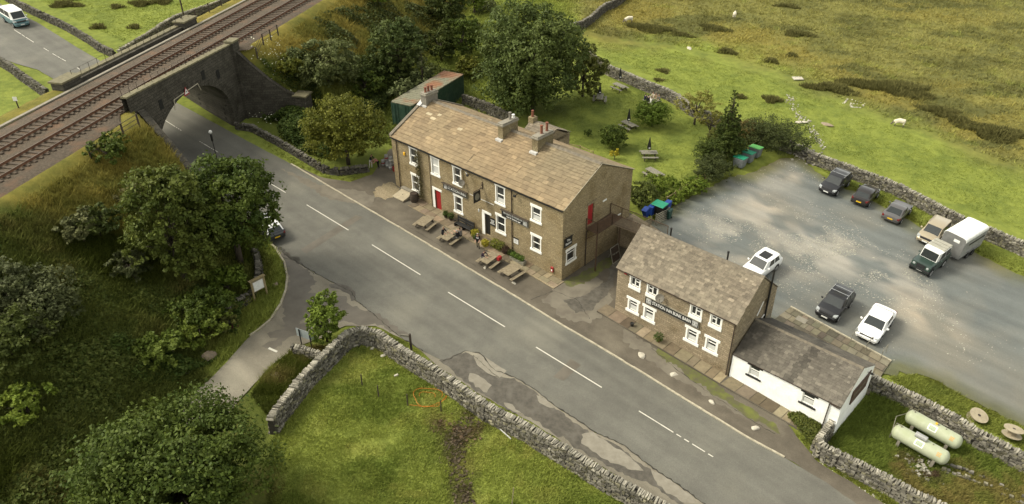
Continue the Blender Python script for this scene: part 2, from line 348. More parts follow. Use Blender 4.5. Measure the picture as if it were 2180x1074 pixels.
FORE = [(620,350),(690,380),(745,388),(792,372),(812,345),(830,318),(900,300),(1200,400),(1345,455),(1352,500),(1330,560),(1500,640),(1640,860),(1685,915),(1735,980),(1830,1040),(1900,1085),(1850,1092),(1760,1030),(1690,985)] + KERB[::-1][:-1]
PARK = [(1180,430),(1345,470),(1400,468),(1422,452),(1450,432),(1500,404),(1545,380),(1600,368),(1640,350),(1662,338),(1700,336),(1722,352),(1745,372),(1790,398),(1830,412),(1880,440),(1935,468),(1990,500),(2060,530),(2120,560),(2180,590),(2330,650),(2600,800),(2500,1000),(2300,950),(2180,905),(2120,880),(2060,850),(2000,812),(1950,796),(1890,800),(1780,760),(1640,705),(1560,690),(1330,600)]
SURF = {}
def W3(pts): return [tuple(tat(x, y)[:2]) for x, y in pts]
def resample(poly, step, jit, seed=0):
    out = []; n = len(poly)
    for i in range(n):
        a = Vector(poly[i]); b = Vector(poly[(i+1) % n]); d = b - a; k = max(1, int(d.length / step))
        nn = Vector((-d.y, d.x)); nn = nn.normalized() if nn.length > 0 else nn
        for j in range(k):
            p = a + d * (j / k)
            if jit:
                q = Vector((p.x * 1.3, p.y * 1.3, seed * 7.7)); v = noise.noise(q) * .7 + noise.noise(q * 3.1) * .55 + noise.noise(q * 8.3) * .35
                p = p + nn * (v * jit)
            out.append(p)
    return out
def sheet(name, poly, dz, m, step=.6, jit=0.0, grid=3.0, seed=0, colfn=None, kind='structure', label=None):
    B = resample(poly, step, jit, seed); n = len(B)
    xs = [p.x for p in B]; ys = [p.y for p in B]
    gx, gy = np.meshgrid(np.arange(min(xs), max(xs), grid), np.arange(min(ys), max(ys), grid)); gx = gx.ravel(); gy = gy.ravel()
    ins = inpoly(gx, gy, [(p.x, p.y) for p in B])
    V = B + [Vector((x, y)) for x, y in zip(gx[ins], gy[ins])]
    vs, es, fs, *_ = geometry.delaunay_2d_cdt(V, [(i, (i+1) % n) for i in range(n)], [], 1, 1e-4)
    V3 = [(p.x, p.y, gz(p.x, p.y) + dz) for p in vs]
    me = bpy.data.meshes.new(name); me.from_pydata(V3, [], [tuple(f) if (Vector(vs[f[1]]) - Vector(vs[f[0]])).cross(Vector(vs[f[2]]) - Vector(vs[f[0]])) > 0 else tuple(reversed(f)) for f in fs])
    me.materials.append(m)
    if colfn is not None:
        c = colfn(np.array([p.x for p in vs]), np.array([p.y for p in vs]))
        a = me.attributes.new('Col', 'FLOAT_COLOR', 'POINT'); cc = np.ones((len(vs), 4), np.float32); cc[:, :3] = c; a.data.foreach_set('color', cc.ravel())
    o = bpy.data.objects.new(name, me); COL.objects.link(o)
    if kind: o['kind'] = kind
    SURF[name] = poly
    return o
def segdist(X, Y, poly, closed=True):
    d = np.full(X.shape, 1e9); n = len(poly)
    for i in range(n if closed else n - 1):
        ax, ay = poly[i]; bx, by = poly[(i+1) % n]; vx, vy = bx-ax, by-ay; L2 = vx*vx+vy*vy + 1e-9
        t = np.clip(((X-ax)*vx+(Y-ay)*vy)/L2, 0, 1)
        d = np.minimum(d, np.hypot(X-ax-t*vx, Y-ay-t*vy))
    return d
def sdist(X, Y, poly):
    d = segdist(X, Y, poly); return np.where(inpoly(X, Y, poly), -d, d)
wROAD, wAPRON, wFORE, wPARK = W2(ROAD), W2(APRON), W2(FORE), W2(PARK)
def vnoise(X, Y, sc, seed=0):
    "cheap smooth value noise, vectorised"
    r = np.random.default_rng(seed); T = r.random((64, 64)); x = X * sc; y = Y * sc
    xi = np.floor(x).astype(int); yi = np.floor(y).astype(int); fx = x - xi; fy = y - yi
    fx = fx*fx*(3-2*fx); fy = fy*fy*(3-2*fy)
    g = lambda a, b: T[a % 64, b % 64]
    return (g(xi, yi)*(1-fx)+g(xi+1, yi)*fx)*(1-fy)+(g(xi, yi+1)*(1-fx)+g(xi+1, yi+1)*fx)*fy
def fbm(X, Y, sc, seed=0, o=4):
    v = 0; a = .5; t = 0
    for k in range(o): v = v + a * vnoise(X, Y, sc * 2**k, seed + k); t += a; a *= .5
    return v / t
WORN = [((1540,500),(1620,440),3.6,.55),((1660,520),(1900,590),3.6,.62),((1680,490),(1800,520),2.6,.6),((1870,590),(1990,690),2.6,.4),((1600,560),(1720,560),3,.35),((1640,395),(1720,350),3,.4),((1500,470),(1590,520),2.4,.4),((1780,520),(1960,620),2.0,.5),((1560,395),(1700,430),3,.2)]
def parkcol(X, Y):
    d = -sdist(X, Y, wPARK); n = fbm(X, Y, .5, 3)
    e = np.clip((1.6 * n + .3 - d * .55), 0, 1)[:, None]
    px, py = proj_np(X, Y, GX * X + GY * (Y - GY0)); pale = np.zeros(len(X))
    for (a, b, sp, wt) in WORN: pale = np.maximum(pale, wt * np.clip(1.25 - segdist(X, Y, W2([a, b]), False) / sp, 0, 1))
    pale = (pale * np.clip((fbm(X, Y, .55, 12) - .38) / .2, 0, 1))[:, None]
    c = 1 + pale * np.array([2.1, 1.65, 1.35])
    return (1 - e) * c + e * np.array([.85, .80, .42])
sheet('road', wROAD, .020, M['asphalt'], jit=.05)
sheet('junction_apron', wAPRON, .014, M['apron'], jit=.12, seed=2)
sheet('forecourt', wFORE, .026, M['forecourt'], jit=.12, seed=3)
sheet('car_park', wPARK, .018, M['gravel'], jit=.6, grid=.7, seed=4, colfn=parkcol)
# worn patches in the tarmac
def patch(name, pts, dz, m, seed, jit=.25): return sheet(name, W2(pts), dz, M[m], step=.22, jit=jit, seed=seed, grid=2)
patch('road_repair', [(640,532),(758,458),(772,464),(652,541)], .026, 'damp', 11, .03)
patch('road_repair', [(1178,803),(1215,765),(1237,778),(1200,812)], .026, 'damp', 12, .05)
patch('damp_tarmac', [(588,520),(625,545),(655,575),(672,600),(662,620),(700,640),(690,660),(655,668),(640,690),(615,700),(600,695),(610,670),(600,655),(612,620),(615,590),(600,560)], .020, 'damp', 13, .5)
patch('damp_tarmac', [(700,628),(735,632),(748,650),(800,668),(848,700),(880,722),(850,716),(810,694),(760,690),(715,680),(705,655)], .0202, 'damp', 14, .5)
patch('damp_tarmac', [(570,712),(600,700),(640,690),(668,690),(640,712),(600,728),(585,742),(560,740),(590,722)], .0204, 'damp', 15, .45)
patch('pothole', [(700,607),(718,603),(745,611),(757,622),(755,640),(748,642),(745,628),(725,618),(704,614)], .0235, 'patch', 16, .12)
patch('broken_tarmac', [(935,769),(962,758),(991,751),(1008,760),(1030,775),(1060,800),(1095,806),(1135,832),(1178,868),(1222,898),(1262,924),(1320,952),(1372,992),(1430,1030),(1480,1070),(1450,1075),(1390,1035),(1330,1012),(1280,985),(1230,955),(1190,930),(1130,890),(1080,872),(1030,840),(1000,822),(975,800)], .0215, 'patch', 17, .3)
patch('concrete_patch', [(1008,757),(1022,755),(1078,790),(1062,806),(1040,797),(1015,778)], .0255, 'concrete', 18, .06)
patch('concrete_patch', [(1000,795),(1018,800),(1042,820),(1037,836),(1012,825),(998,808)], .0257, 'concrete', 19, .3)
patch('concrete_patch', [(1238,925),(1262,922),(1300,948),(1345,975),(1370,1002),(1345,1000),(1300,985),(1262,962),(1240,945)], .0259, 'concrete', 20, .25)
patch('concrete_patch', [(1385,1000),(1410,1012),(1450,1040),(1490,1074),(1460,1072),(1420,1050),(1390,1022)], .0261, 'concrete', 21, .25)
patch('concrete_patch', [(1072,858),(1090,862),(1110,880),(1098,880),(1080,870)], .0263, 'concrete', 22, .15)
patch('concrete_patch', [(1142,842),(1160,850),(1182,870),(1170,870),(1150,858)], .0265, 'concrete', 23, .12)
patch('tarmac_scar', [(1210,600),(1265,590),(1300,610),(1300,660),(1250,690),(1200,680),(1160,640),(1180,615)], .032, 'lane', 24, .7)
patch('tarmac_scar', [(600,360),(700,400),(760,405),(800,420),(790,440),(700,425),(650,395)], .0322, 'lane', 25, .4)
patch('sandy_wash', [(800,402),(835,385),(848,400),(850,415),(822,425),(795,420)], .0324, 'flags', 26, .4)
patch('tarmac_scar', [(1330,700),(1400,745),(1480,800),(1560,850),(1600,890),(1570,885),(1480,830),(1390,775),(1325,725)], .0326, 'lane', 27, .5)
patch('damp_tarmac', [(1200,640),(1245,630),(1290,600),(1305,560),(1318,560),(1300,620),(1260,660),(1225,668)], .0345, 'patch', 28, .3)
patch('moss', [(1392,728),(1418,742),(1462,770),(1500,798),(1560,846),(1600,872),(1650,905),(1662,925),(1620,905),(1560,868),(1500,826),(1455,795),(1410,765)], .0352, 'mossy', 41, .45)
patch('moss', [(1196,603),(1225,590),(1258,572),(1285,556),(1300,545),(1306,560),(1285,578),(1250,600),(1215,612)], .0354, 'mossy', 42, .35)
patch('moss', [(1300,660),(1345,690),(1392,720),(1388,732),(1340,706),(1296,672)], .0356, 'mossy', 43, .3)
def crack(pts, w0, w1, dz, seed=0):
    P = [at(*p).xy for p in pts]; mb = MB(); rr = random.Random(seed); L = []
    for a, b in zip(P[:-1], P[1:]):
        n = max(1, int((b - a).length / .22)); q = (b - a).normalized(); q = Vector((-q.y, q.x))
        for i in range(n): L.append((a.lerp(b, i / n) + q * rr.uniform(-.07, .07), q))
    L.append((P[-1], q)); ws = [rr.uniform(w0, w1) * (.4 if rr.random() < .25 else 1) for _ in L]
    for i in range(len(L) - 1):
        (a, qa), (b, qb) = L[i], L[i+1]; c = [a - qa*ws[i], b - qb*ws[i+1], b + qb*ws[i+1], a + qa*ws[i]]
        mb.add([(v.x, v.y, gz(v.x, v.y) + dz) for v in c], [(0, 1, 2, 3)])
    mb.build('tarmac_crack', M['crack'])['kind'] = 'structure'
crack(CRACK[4:12], .015, .05, .037, 1); crack(CRACK[12:], .02, .075, .0372, 2)
crack([(560,520),(600,548),(640,560),(668,585)], .01, .035, .0374, 3)
crack([(1388,742),(1450,795),(1520,845),(1590,890),(1650,925)], .012, .04, .0376, 4); crack([(1130,640),(1180,620),(1230,640),(1255,680)], .01, .04, .0378, 5)
crack([(860,478),(930,520),(1000,560),(1060,600)], .008, .025, .038, 6); crack([(1008,757),(1062,806),(1040,797)], .01, .03, .0382, 7)
# painted centre line
def strip(mb, a, b, wd, dz, n=6, wear=0):
    a = at(*a); b = at(*b); d = (b - a).xy.normalized(); q = Vector((-d.y, d.x)) * wd / 2
    for i in range(n):
        p = a.lerp(b, i / n).xy; r = a.lerp(b, (i + 1) / n - (.04 if wear and random.random() < wear else 0)).xy
        j = [1 - random.random() * .25 * (1 if wear else .3) for _ in range(4)]
        c = [p - q*j[0], r - q*j[1], r + q*j[2], p + q*j[3]]
        mb.add([(v.x, v.y, gz(v.x, v.y) + dz) for v in c], [(0, 1, 2, 3)])
for k, (a, b, wr) in enumerate([((653,437),(742,491),0),((792,522),(895,586),0),((954,623),(1075,697),0),((1141,740),(1281,826),0),((1360,876),(1525,978),.6),((563,384),(608,411),0),((425,302),(466,326),.6),((345,253),(388,280),.2),((112,115),(140,131),.3),((93,103),(104,110),.3),((30,64),(72,91),.2),((164,145),(171,149),0),((572,742),(590,750),0)]):
    mb = MB(); strip(mb, a, b, .105 if k < 12 else .2, .034, 10, wr); mb.build('road_marking', M['paint'])['kind'] = 'structure'
# raised kerb of pale stones
mb = MB()
kp = [at(*p) for p in KERB]; tot = 0
for a, b in zip(kp[:-1], kp[1:]):
    L = (b - a).xy.length; n = max(1, round(L / .9)); d = (b - a).xy.normalized(); q = Vector((-d.y, d.x))
    for i in range(n):
        p = a.lerp(b, i / n).xy; r = a.lerp(b, (i + .985) / n).xy; h = .09 + random.random() * .02; o = random.uniform(-.015, .015)
        vs = []
        for zz in (-.1, h):
            for c in (p + q*(o-.07), r + q*(o-.07), r + q*(o+.08), p + q*(o+.08)): vs.append((c.x, c.y, gz(c.x, c.y) + zz))
        c = random.uniform(.8, 1.1); mb.hexa(vs)
mb.build('kerb', M['kerb'])['kind'] = 'structure'
mb = MB()
vk = [at(*p) for p in [(556,500),(585,528),(606,560),(612,590),(609,618),(598,648),(575,683),(552,702),(532,716)]]
for a, b in zip(vk[:-1], vk[1:]):
    d = (b - a).xy.normalized(); q = Vector((-d.y, d.x)); p, r = a.xy, b.xy; vs = []
    for zz in (-.1, .12):
        for c in (p - q*.08, r - q*.08, r + q*.08, p + q*.08): vs.append((c.x, c.y, gz(c.x, c.y) + zz))
    mb.hexa(vs)
mb.build('kerb', M['kerb'])['kind'] = 'structure'

# ------------------------------------------------------------ terrain, one sheet to the horizon
def axis(lo, hi, step, far):
    a = list(np.arange(lo, hi, step)); g = step; x = lo
    L = []
    while x > -far: g *= 1.25; x -= g; L.append(x)
    g = step; x = a[-1]; H = []
    while x < far: g *= 1.25; x += g; H.append(x)
    return np.array(L[::-1] + a + H)
ax_ = axis(-88, 110, .55, 900); ay_ = axis(22, 165, .55, 1100)
GXX, GYY = np.meshgrid(ax_, ay_); X = GXX.ravel(); Y = GYY.ravel()
S_, T_ = st(X, Y)
dh = np.minimum.reduce([sdist(X, Y, p) for p in (wROAD, wAPRON, wFORE, wPARK)])
PXB, PYB = proj_np(X, Y, ground_np(X, Y))
wig = (fbm(X, Y, .12, 5) - .5)
PXn = PXB + wig * 90; PYn = PYB + (fbm(X, Y, .12, 9) - .5) * 60
PXs = PXB + wig * 14; PYs = PYB + (fbm(X, Y, .4, 9) - .5) * 14
C_ = {k: np.array(v) for k, v in dict(meadow=(.182,.208,.042), meadow2=(.132,.160,.033), moor=(.160,.150,.044), moor2=(.118,.115,.036), gold=(.200,.160,.036),
     bank=(.115,.110,.024), rough=(.072,.086,.018), rough2=(.105,.098,.027), verge=(.085,.105,.016), soil=(.075,.052,.030), mud=(.05,.038,.022), tank=(.095,.122,.022), straw=(.19,.16,.05), moss=(.085,.085,.012)).items()}
def soft(mask_poly, px, py, w_):   # 0..1 feathered inside
    return np.clip(.5 - sdist(px, py, mask_poly) / w_, 0, 1)
def lerp(a, b, t): return a * (1 - t[:, None]) + b * t[:, None]
n1 = fbm(X, Y, .10, 21); n2 = fbm(X, Y, .45, 31); n3 = fbm(X, Y, 1.4, 41, 3)
sm = lambda v, a, b: np.clip((v - a) / (b - a), 0, 1)
col = lerp(C_['meadow'], C_['meadow2'], sm(n2 * .6 + n3 * .4, .45, .70))
moor = [(1180,-3000),(1215,55),(1300,100),(1430,95),(1560,120),(1690,165),(1770,205),(1880,250),(1990,290),(2110,335),(2200,370),(2600,500),(9000,1200),(9000,-3000)]
mo = soft(moor, PXn, PYn, 60)
mc = lerp(C_['moor'], C_['moor2'], sm(n1 * .55 + n2 * .3 + n3 * .15, .45, .60)); mc = lerp(mc, C_['gold'], sm(fbm(X, Y, .05, 77), .5, .7) * .55)
mc = lerp(mc, C_['moor2'] * .8, sm(fbm(X * .45, Y, .3, 87), .55, .66))
col = lerp(col, mc, mo * sm(n2 + mo * .6, .5, .95))
far = soft([(1100,-3000),(1100,30),(1200,60),(1240,90),(1350,60),(1500,30),(1800,-60),(1500,-3000)], PXn, PYn, 60); col = lerp(col, C_['gold'] * .8, far * .35 * sm(n1, .4, .6))
# railway banks
em = emb(S_, T_); on = sm(em - (GX * X + GY * (Y - GY0)), -.3, .8)
bk = lerp(C_['gold'], C_['bank'], sm(n2 * .5 + n1 * .5 + np.clip(np.abs(S_) - 8, 0, 14) * .022, .42, .66)); col = lerp(col, bk, on)
rou = soft([(-3000,430),(0,430),(120,470),(250,500),(330,430),(430,380),(520,470),(552,505),(556,560),(553,590),(540,625),(495,645),(470,700),(430,745),(415,800),(560,830),(590,880),(575,950),(590,1000),(560,3000),(-3000,3000)], PXs, PYs, 24)
rc = lerp(C_['rough'], C_['rough2'], sm(n2 * .5 + n1 * .5, .45, .6)); rc = lerp(rc, C_['verge'] * .55, sm(fbm(X, Y, .16, 55), .56, .68))
col = lerp(col, rc, rou)
pubside = soft([(560,120),(830,120),(1010,150),(1000,215),(940,190),(830,300),(800,350),(700,350),(560,290),(500,200)], PXs, PYs, 20); col = lerp(col, C_['rough'] * 1.3, pubside * .8)
vg = soft([(548,500),(612,590),(575,690),(535,715),(478,770),(440,760),(500,700),(560,660),(585,600)], PXs, PYs, 10); col = lerp(col, C_['meadow'] * 1.05, vg)
ent = soft([(535,840),(585,770),(625,745),(690,735),(700,760),(640,800),(600,860),(575,890)], PXs, PYs, 12); col = lerp(col, lerp(C_['verge'] * .8, C_['straw'] * .8, sm(n2, .42, .6)), ent)
for band, cc, wd in (([(1035,880),(985,905),(960,950),(970,1000),(990,1074),(1000,1200)], 'mud', 34), ([(930,905),(965,915),(1000,930)], 'soil', 26)):
    d = segdist(PXB, PYB, band, False); col = lerp(col, C_[cc] * (.75 + .6 * n3[:, None]), np.clip(1.25 - d / wd, 0, 1) * sm(n3 * .6 + n2 * .4, .40, .56))
tk = soft([(1860,815),(2180,975),(2400,1100),(2300,1300),(2050,1130),(1770,965),(1745,935),(1790,890)], PXs, PYs, 10)
fm = soft([(600,905),(660,800),(720,745),(760,715),(805,735),(900,790),(1040,885),(1290,1035),(1500,1180),(560,1180),(575,940)], PXs, PYs, 10); f1 = fbm(X, Y, .8, 301, 4); f2 = fbm(X * .6, Y, .35, 311, 3); col = lerp(col, np.array((.225,.225,.055)), fm * sm(f1, .52, .68) * .6); col = lerp(col, np.array((.085,.115,.018)), fm * sm(f2, .52, .66) * .7)
col = lerp(col, lerp(C_['tank'], C_['straw'] * .75, sm(n2 * .5 + n3 * .2 + np.clip((PYB - 900) / 500, 0, .3), .48, .66)), tk)
col = lerp(col, C_['soil'] * .8, np.clip(1.2 - segdist(PXB, PYB, [(1925,985),(1985,1020)], False) / 22, 0, 1) * sm(n3, .35, .5))
# lawn behind the pub and mossy margins of the tarmac and gravel
gar = soft([(1130,255),(1200,215),(1270,130),(1440,205),(1530,330),(1470,385),(1400,425),(1340,400)], PXs, PYs, 12)
col = lerp(col, lerp(C_['meadow'], C_['meadow2'] * .85, sm(n2 * .8 + n1 * .2, .42, .62)), gar)
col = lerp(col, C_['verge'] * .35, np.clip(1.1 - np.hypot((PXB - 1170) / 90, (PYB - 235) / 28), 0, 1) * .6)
e = np.clip(1 - np.abs(dh) / .9, 0, 1) * sm(n3, .3, .6) * (PXB > 600); col = lerp(col, C_['moss'], e * .6)
e2 = np.clip(1 - np.abs(sdist(X, Y, wPARK)) / 1.6, 0, 1) * sm(n2, .35, .6); col = lerp(col, C_['moss'] * .9, e2 * .8)
pit = sm(fbm(X, Y, .33, 91), .62, .75) * mo; col = lerp(col, C_['rough2'], pit * .5)
base = ground_np(X, Y)
rough_amp = .10 + .30 * mo * sm(n1, .3, .6) * .6 + .25 * on + .25 * rou
free = np.clip(dh / 1.2, 0, 1)
bump = ((n3 - .5) * .55 + (n2 - .5)) * rough_amp * 1.6 + (fbm(X, Y, .25, 61) - .5) * .35 * (mo + .15)
flat = np.clip((np.abs(S_ + 1) - 6.6) / 1.2, 0, 1)
Z = base + bump * free * flat * (1 - .8 * gar) - .06 * (dh < .3)
Z = Z - .12 * np.clip(1 - np.abs(S_ + 1) / 6.0, 0, 1)
def bands(X): return X
nx, ny = len(ax_), len(ay_)
I = np.arange(nx * ny).reshape(ny, nx); F = np.stack([I[:-1, :-1].ravel(), I[:-1, 1:].ravel(), I[1:, 1:].ravel(), I[1:, :-1].ravel()], 1)
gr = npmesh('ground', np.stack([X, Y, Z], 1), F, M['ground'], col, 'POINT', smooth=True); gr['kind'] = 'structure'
GCOL = col.reshape(ny, nx, 3); GZ = Z.reshape(ny, nx)
def gidx(x, y):
    i = np.clip(np.searchsorted(ax_, x) - 1, 0, nx - 2); j = np.clip(np.searchsorted(ay_, y) - 1, 0, ny - 2); return i, j
def zcol(x, y):
    i, j = gidx(x, y); fx = ((x - ax_[i]) / (ax_[i+1] - ax_[i])).clip(0, 1); fy = ((y - ay_[j]) / (ay_[j+1] - ay_[j])).clip(0, 1)
    z = (GZ[j, i]*(1-fx)+GZ[j, i+1]*fx)*(1-fy)+(GZ[j+1, i]*(1-fx)+GZ[j+1, i+1]*fx)*fy
    return z, GCOL[j, i]
def zat(x, y): return float(zcol(np.array([x]), np.array([y]))[0][0])

# ------------------------------------------------------------ flagstones, walkways
def wbox(mb, pts, z0, z1):      # block with the plan pts following the slope
    n = len(pts); vs = [(x, y, gz(x, y) + z0) for x, y in pts] + [(x, y, gz(x, y) + z1) for x, y in pts]
    mb.add(vs, [tuple(range(n-1, -1, -1)), tuple(range(n, 2*n))] + [(i, (i+1) % n, n+(i+1) % n, n+i) for i in range(n)])
# ------------------------------------------------------------ buildings
def slates(mb, x0, x1, yl, zl, yh, zh, rows, wid, cf, thick=.035, jz=.012, skip=None):
    "rows of stone slates from eave (yl, zl) to ridge (yh, zh)"
    dy, dz = yh - yl, zh - zl; L = math.hypot(dy, dz); ey, ez = dy / L, dz / L; ny_, nz_ = -ez * (1 if dy > 0 else -1), abs(ey)
    if dy < 0: ny_ = ez
    hs_ = [1.0 - .45 * i / rows for i in range(rows)]; s = sum(hs_); pos = 0
    for r in range(rows):
        h = hs_[r] / s * L; a, b = pos, min(pos + h * 1.12, L); pos += h
        x = x0 - random.random() * wid * (r % 2) * .8; wr = wid * (1 - .35 * r / rows)
        while x < x1 - .02:
            ww = wr * random.uniform(.62, 1.38); xa, xb = max(x, x0), min(x + ww - .012, x1)
            if xb - xa > .05:
                t = thick * random.uniform(.7, 1.35); lift = .015 + thick * .95 + random.uniform(-jz, jz); lo = lift; hi = .004
                a2 = a - random.uniform(0, .03); sk = random.uniform(-.012, .012)
                def P(xx, u, n): return (xx, yl + ey * u + ny_ * n, zl + ez * u + nz_ * n)
                vs = [P(xa, a2, lo), P(xb, a2 + sk, lo), P(xb, b, hi), P(xa, b, hi), P(xa, a2, lo + t), P(xb, a2 + sk, lo + t), P(xb, b, hi + t), P(xa, b, hi + t)]
                mb.hexa(vs, 0, cf((xa + xb) / 2, r / rows))
            x += ww
def gablebox(L, Wd, zb, ze, zr, off=.5, holes_f=(), holes_g=(), dep=.2):
    "walls with real openings in the front (y=0) and the right gable (x=L)"
    mb = MB()
    def wallgrid(lo, hi, z0, z1, holes, P, N):
        us = sorted({lo, hi, *[h[0] for h in holes], *[h[1] for h in holes]}); zs = sorted({z0, z1, *[h[2] for h in holes], *[h[3] for h in holes]})
        for ua, ub in zip(us[:-1], us[1:]):
            for za, zb_ in zip(zs[:-1], zs[1:]):
                if any(h[0] <= ua + 1e-6 and ub <= h[1] + 1e-6 and h[2] <= za + 1e-6 and zb_ <= h[3] + 1e-6 for h in holes): continue
                mb.add([P(ua, za, 0), P(ub, za, 0), P(ub, zb_, 0), P(ua, zb_, 0)], [(0, 1, 2, 3)])
        for (a, b, c, d) in holes:
            for (p, q) in (((a, c), (b, c)), ((b, c), (b, d)), ((b, d), (a, d)), ((a, d), (a, c))):
                mb.add([P(p[0], p[1], 0), P(q[0], q[1], 0), P(q[0], q[1], dep), P(p[0], p[1], dep)], [(0, 1, 2, 3)])
            mb.add([P(a, c, dep), P(b, c, dep), P(b, d, dep), P(a, d, dep)], [(0, 1, 2, 3)], 1)
    wallgrid(0, L, zb, ze, holes_f, lambda u, z, d: (u, d, z), None)
    wallgrid(0, Wd, zb, ze, holes_g, lambda u, z, d: (L - d, u, z), None)
    yr = Wd * off
    mb.add([(L, 0, ze), (L, Wd, ze), (L, yr, zr)], [(0, 1, 2)]); mb.add([(0, 0, ze), (0, Wd, ze), (0, yr, zr)], [(0, 2, 1)])
    mb.add([(0, 0, zb), (0, Wd, zb), (0, Wd, ze), (0, 0, ze)], [(0, 3, 2, 1)][:1]); mb.add([(0, Wd, zb), (L, Wd, zb), (L, Wd, ze), (0, Wd, ze)], [(0, 3, 2, 1)])
    return mb
def window(parent, x0, x1, z0, z1, plane='f', L=0, style='sash', lint=.28, sill=.22, over=.14, jamb=.13, trim='white', blind=None, label=None):
    "opening x0..x1, z0..z1 in the wall; lintel, sill, jambs outside, frame and pane set back"
    if plane == 'f': T = lambda x, y, z: (x, y, z)
    else: T = lambda x, y, z: (L - y, x, z)
    def bx(mb, a, b, c, d, e, f): mb.hexa([T(a,c,e),T(b,c,e),T(b,d,e),T(a,d,e),T(a,c,f),T(b,c,f),T(b,d,f),T(a,d,f)])
    fr = MB(); w_ = .07
    bx(fr, x0, x0 + w_, .06, .13, z0, z1); bx(fr, x1 - w_, x1, .06, .13, z0, z1); bx(fr, x0 + w_, x1 - w_, .06, .13, z1 - w_, z1); bx(fr, x0 + w_, x1 - w_, .06, .13, z0, z0 + w_ * 1.2)
    zm = z0 + (z1 - z0) * .52
    if style == 'sash': bx(fr, x0 + w_, x1 - w_, .05, .125, zm - .035, zm + .035)
    elif style == 'top': bx(fr, x0 + w_, x1 - w_, .05, .125, z1 - .33, z1 - .27)
    else:
        xm = (x0 + x1) / 2; bx(fr, xm - .05, xm + .05, .05, .125, z0 + w_, z1 - w_)
        if style == 'casr': bx(fr, xm + .05, x1 - w_, .05, .125, z1 - .34, z1 - .27)
        else: bx(fr, x0 + w_, xm - .05, .05, .125, z1 - .34, z1 - .27)
    f = fr.build('window', M['white'], parent, bevel=.01)
    if label: f['label'] = label
    p = MB(); bx(p, x0 + w_ * .6, x1 - w_ * .6, .10, .115, z0 + .03, z1 - .03); p.build('pane', M['glass'] if blind != 'full' else M['blind'], f)
    if blind == 'half':
        q = MB(); bx(q, x0 + .09, x1 - .09, .088, .0975, zm + .05, z1 - .1); q.build('blind', M['blind'], f)
    if blind == 'low':
        q = MB(); bx(q, x0 + .09, x1 - .09, .088, .0975, z0 + .1, z0 + .5); q.build('blind', M['blind'], f)
    if blind == 'curtain':
        q = MB(); bx(q, x0 + .08, x0 + .26, .088, .0975, z0 + .1, z1 - .1); bx(q, x1 - .26, x1 - .08, .088, .0975, z0 + .1, z1 - .1); q.build('curtain', M['interior'], f)
    if lint:
        q = MB(); bx(q, x0 - over - jamb * .6, x1 + over + jamb * .6, -.03, .055, z1, z1 + lint); q.build('lintel', M[trim], f, bevel=.012)
    if sill:
        q = MB(); bx(q, x0 - over - jamb * .6, x1 + over + jamb * .6, -.07, .055, z0 - sill, z0); q.build('sill', M[trim], f, bevel=.012)
    if jamb:
        for ja, jb in ((x0 - jamb, x0), (x1, x1 + jamb)): q = MB(); bx(q, ja, jb, -.012, .058, z0, z1); q.build('surround', M['white'], f)
    return f
def text(parent, s, size, loc, m, plane='f', align='CENTER', name='lettering', ext=.006, sx=1.0, fit=None):
    cu = bpy.data.curves.new(name, 'FONT'); cu.body = s; cu.size = size; cu.align_x = align; cu.align_y = 'CENTER'; cu.extrude = ext; cu.offset = .004
    o = bpy.data.objects.new('tmp', cu); COL.objects.link(o); bpy.context.view_layer.update()
    me = bpy.data.meshes.new_from_object(o); bpy.data.objects.remove(o); me.materials.clear(); me.materials.append(m)
    if fit: xs = [v.co.x for v in me.vertices]; sx = fit / (max(xs) - min(xs))
    t = bpy.data.objects.new(name, me); COL.objects.link(t); t.parent = parent; t.location = loc; t.scale = (sx, 1, 1)
    t.rotation_euler = (R(90), 0, 0) if plane == 'f' else (R(90), 0, R(90)); return t
def emblem(parent, x, z, s, y=-.1):
    "white outlined square badge: a pillared viaduct over two bars"
    mb = MB(); w_ = s * .08; h = s / 2
    for a, b, c, d in ((-h, h, h - w_, h), (-h, h, -h, -h + w_), (-h, -h + w_, -h, h), (h - w_, h, -h, h), (-h * .7, h * .7, h * .45, h * .6), (-h * .6, -h * .45, -h * .1, h * .45), (-.08 * s, .08 * s, -h * .1, h * .45), (h * .45, h * .6, -h * .1, h * .45), (-h * .7, h * .7, -h * .35, -h * .22), (-h * .7, h * .7, -h * .62, -h * .5)):
        mb.box(x + a, x + b, y - .006, y, z + c, z + d)
    return mb.build('emblem', M['signwhite'], parent)
def roofcol(kind):
    def f(x, v):
        r = random.random(); n = vn1(x * .5, v * 2.2, 5) ; n2 = vn1(x * .9 + 9, v * 4, 8)
        if kind == 'pub':
            c = np.array([.214, .166, .098]); c = c * (1 - .5 * n) + np.array([.198, .138, .08]) * (.5 * n)
            if x > 15: g = min(1, (x - 15) / 3.5) * (.25 + .75 * v) * .8; c = c * (1 - g) + np.array([.155, .135, .09]) * g
            if r < .08: c = c * 1.2
            elif r < .15: c = c * .8
            if 2.0 < x < 9 and .55 < v < .9 and random.random() < .05: c = np.array([.36, .31, .21])
            c = c * random.uniform(.91, 1.09) * (.88 + .24 * n2)
        elif kind == 'barn':
            c = np.array([.172, .15, .112]) * (1 - .3 * n) + np.array([.135, .108, .082]) * .3 * n
            if r < .15: c = c * 1.3
            elif r < .3: c = c * .8
            c = c * random.uniform(.84, 1.16) * (.85 + .3 * n2)
        else:
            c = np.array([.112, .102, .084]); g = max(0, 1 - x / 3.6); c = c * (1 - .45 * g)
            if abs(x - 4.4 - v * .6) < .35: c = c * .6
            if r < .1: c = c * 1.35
            c = c * random.uniform(.82, 1.18) * (.85 + .3 * n2)
        return tuple(c)
    return f
def vn1(x, y, seed): return float(vnoise(np.array([x]), np.array([y]), 1.0, seed)[0])
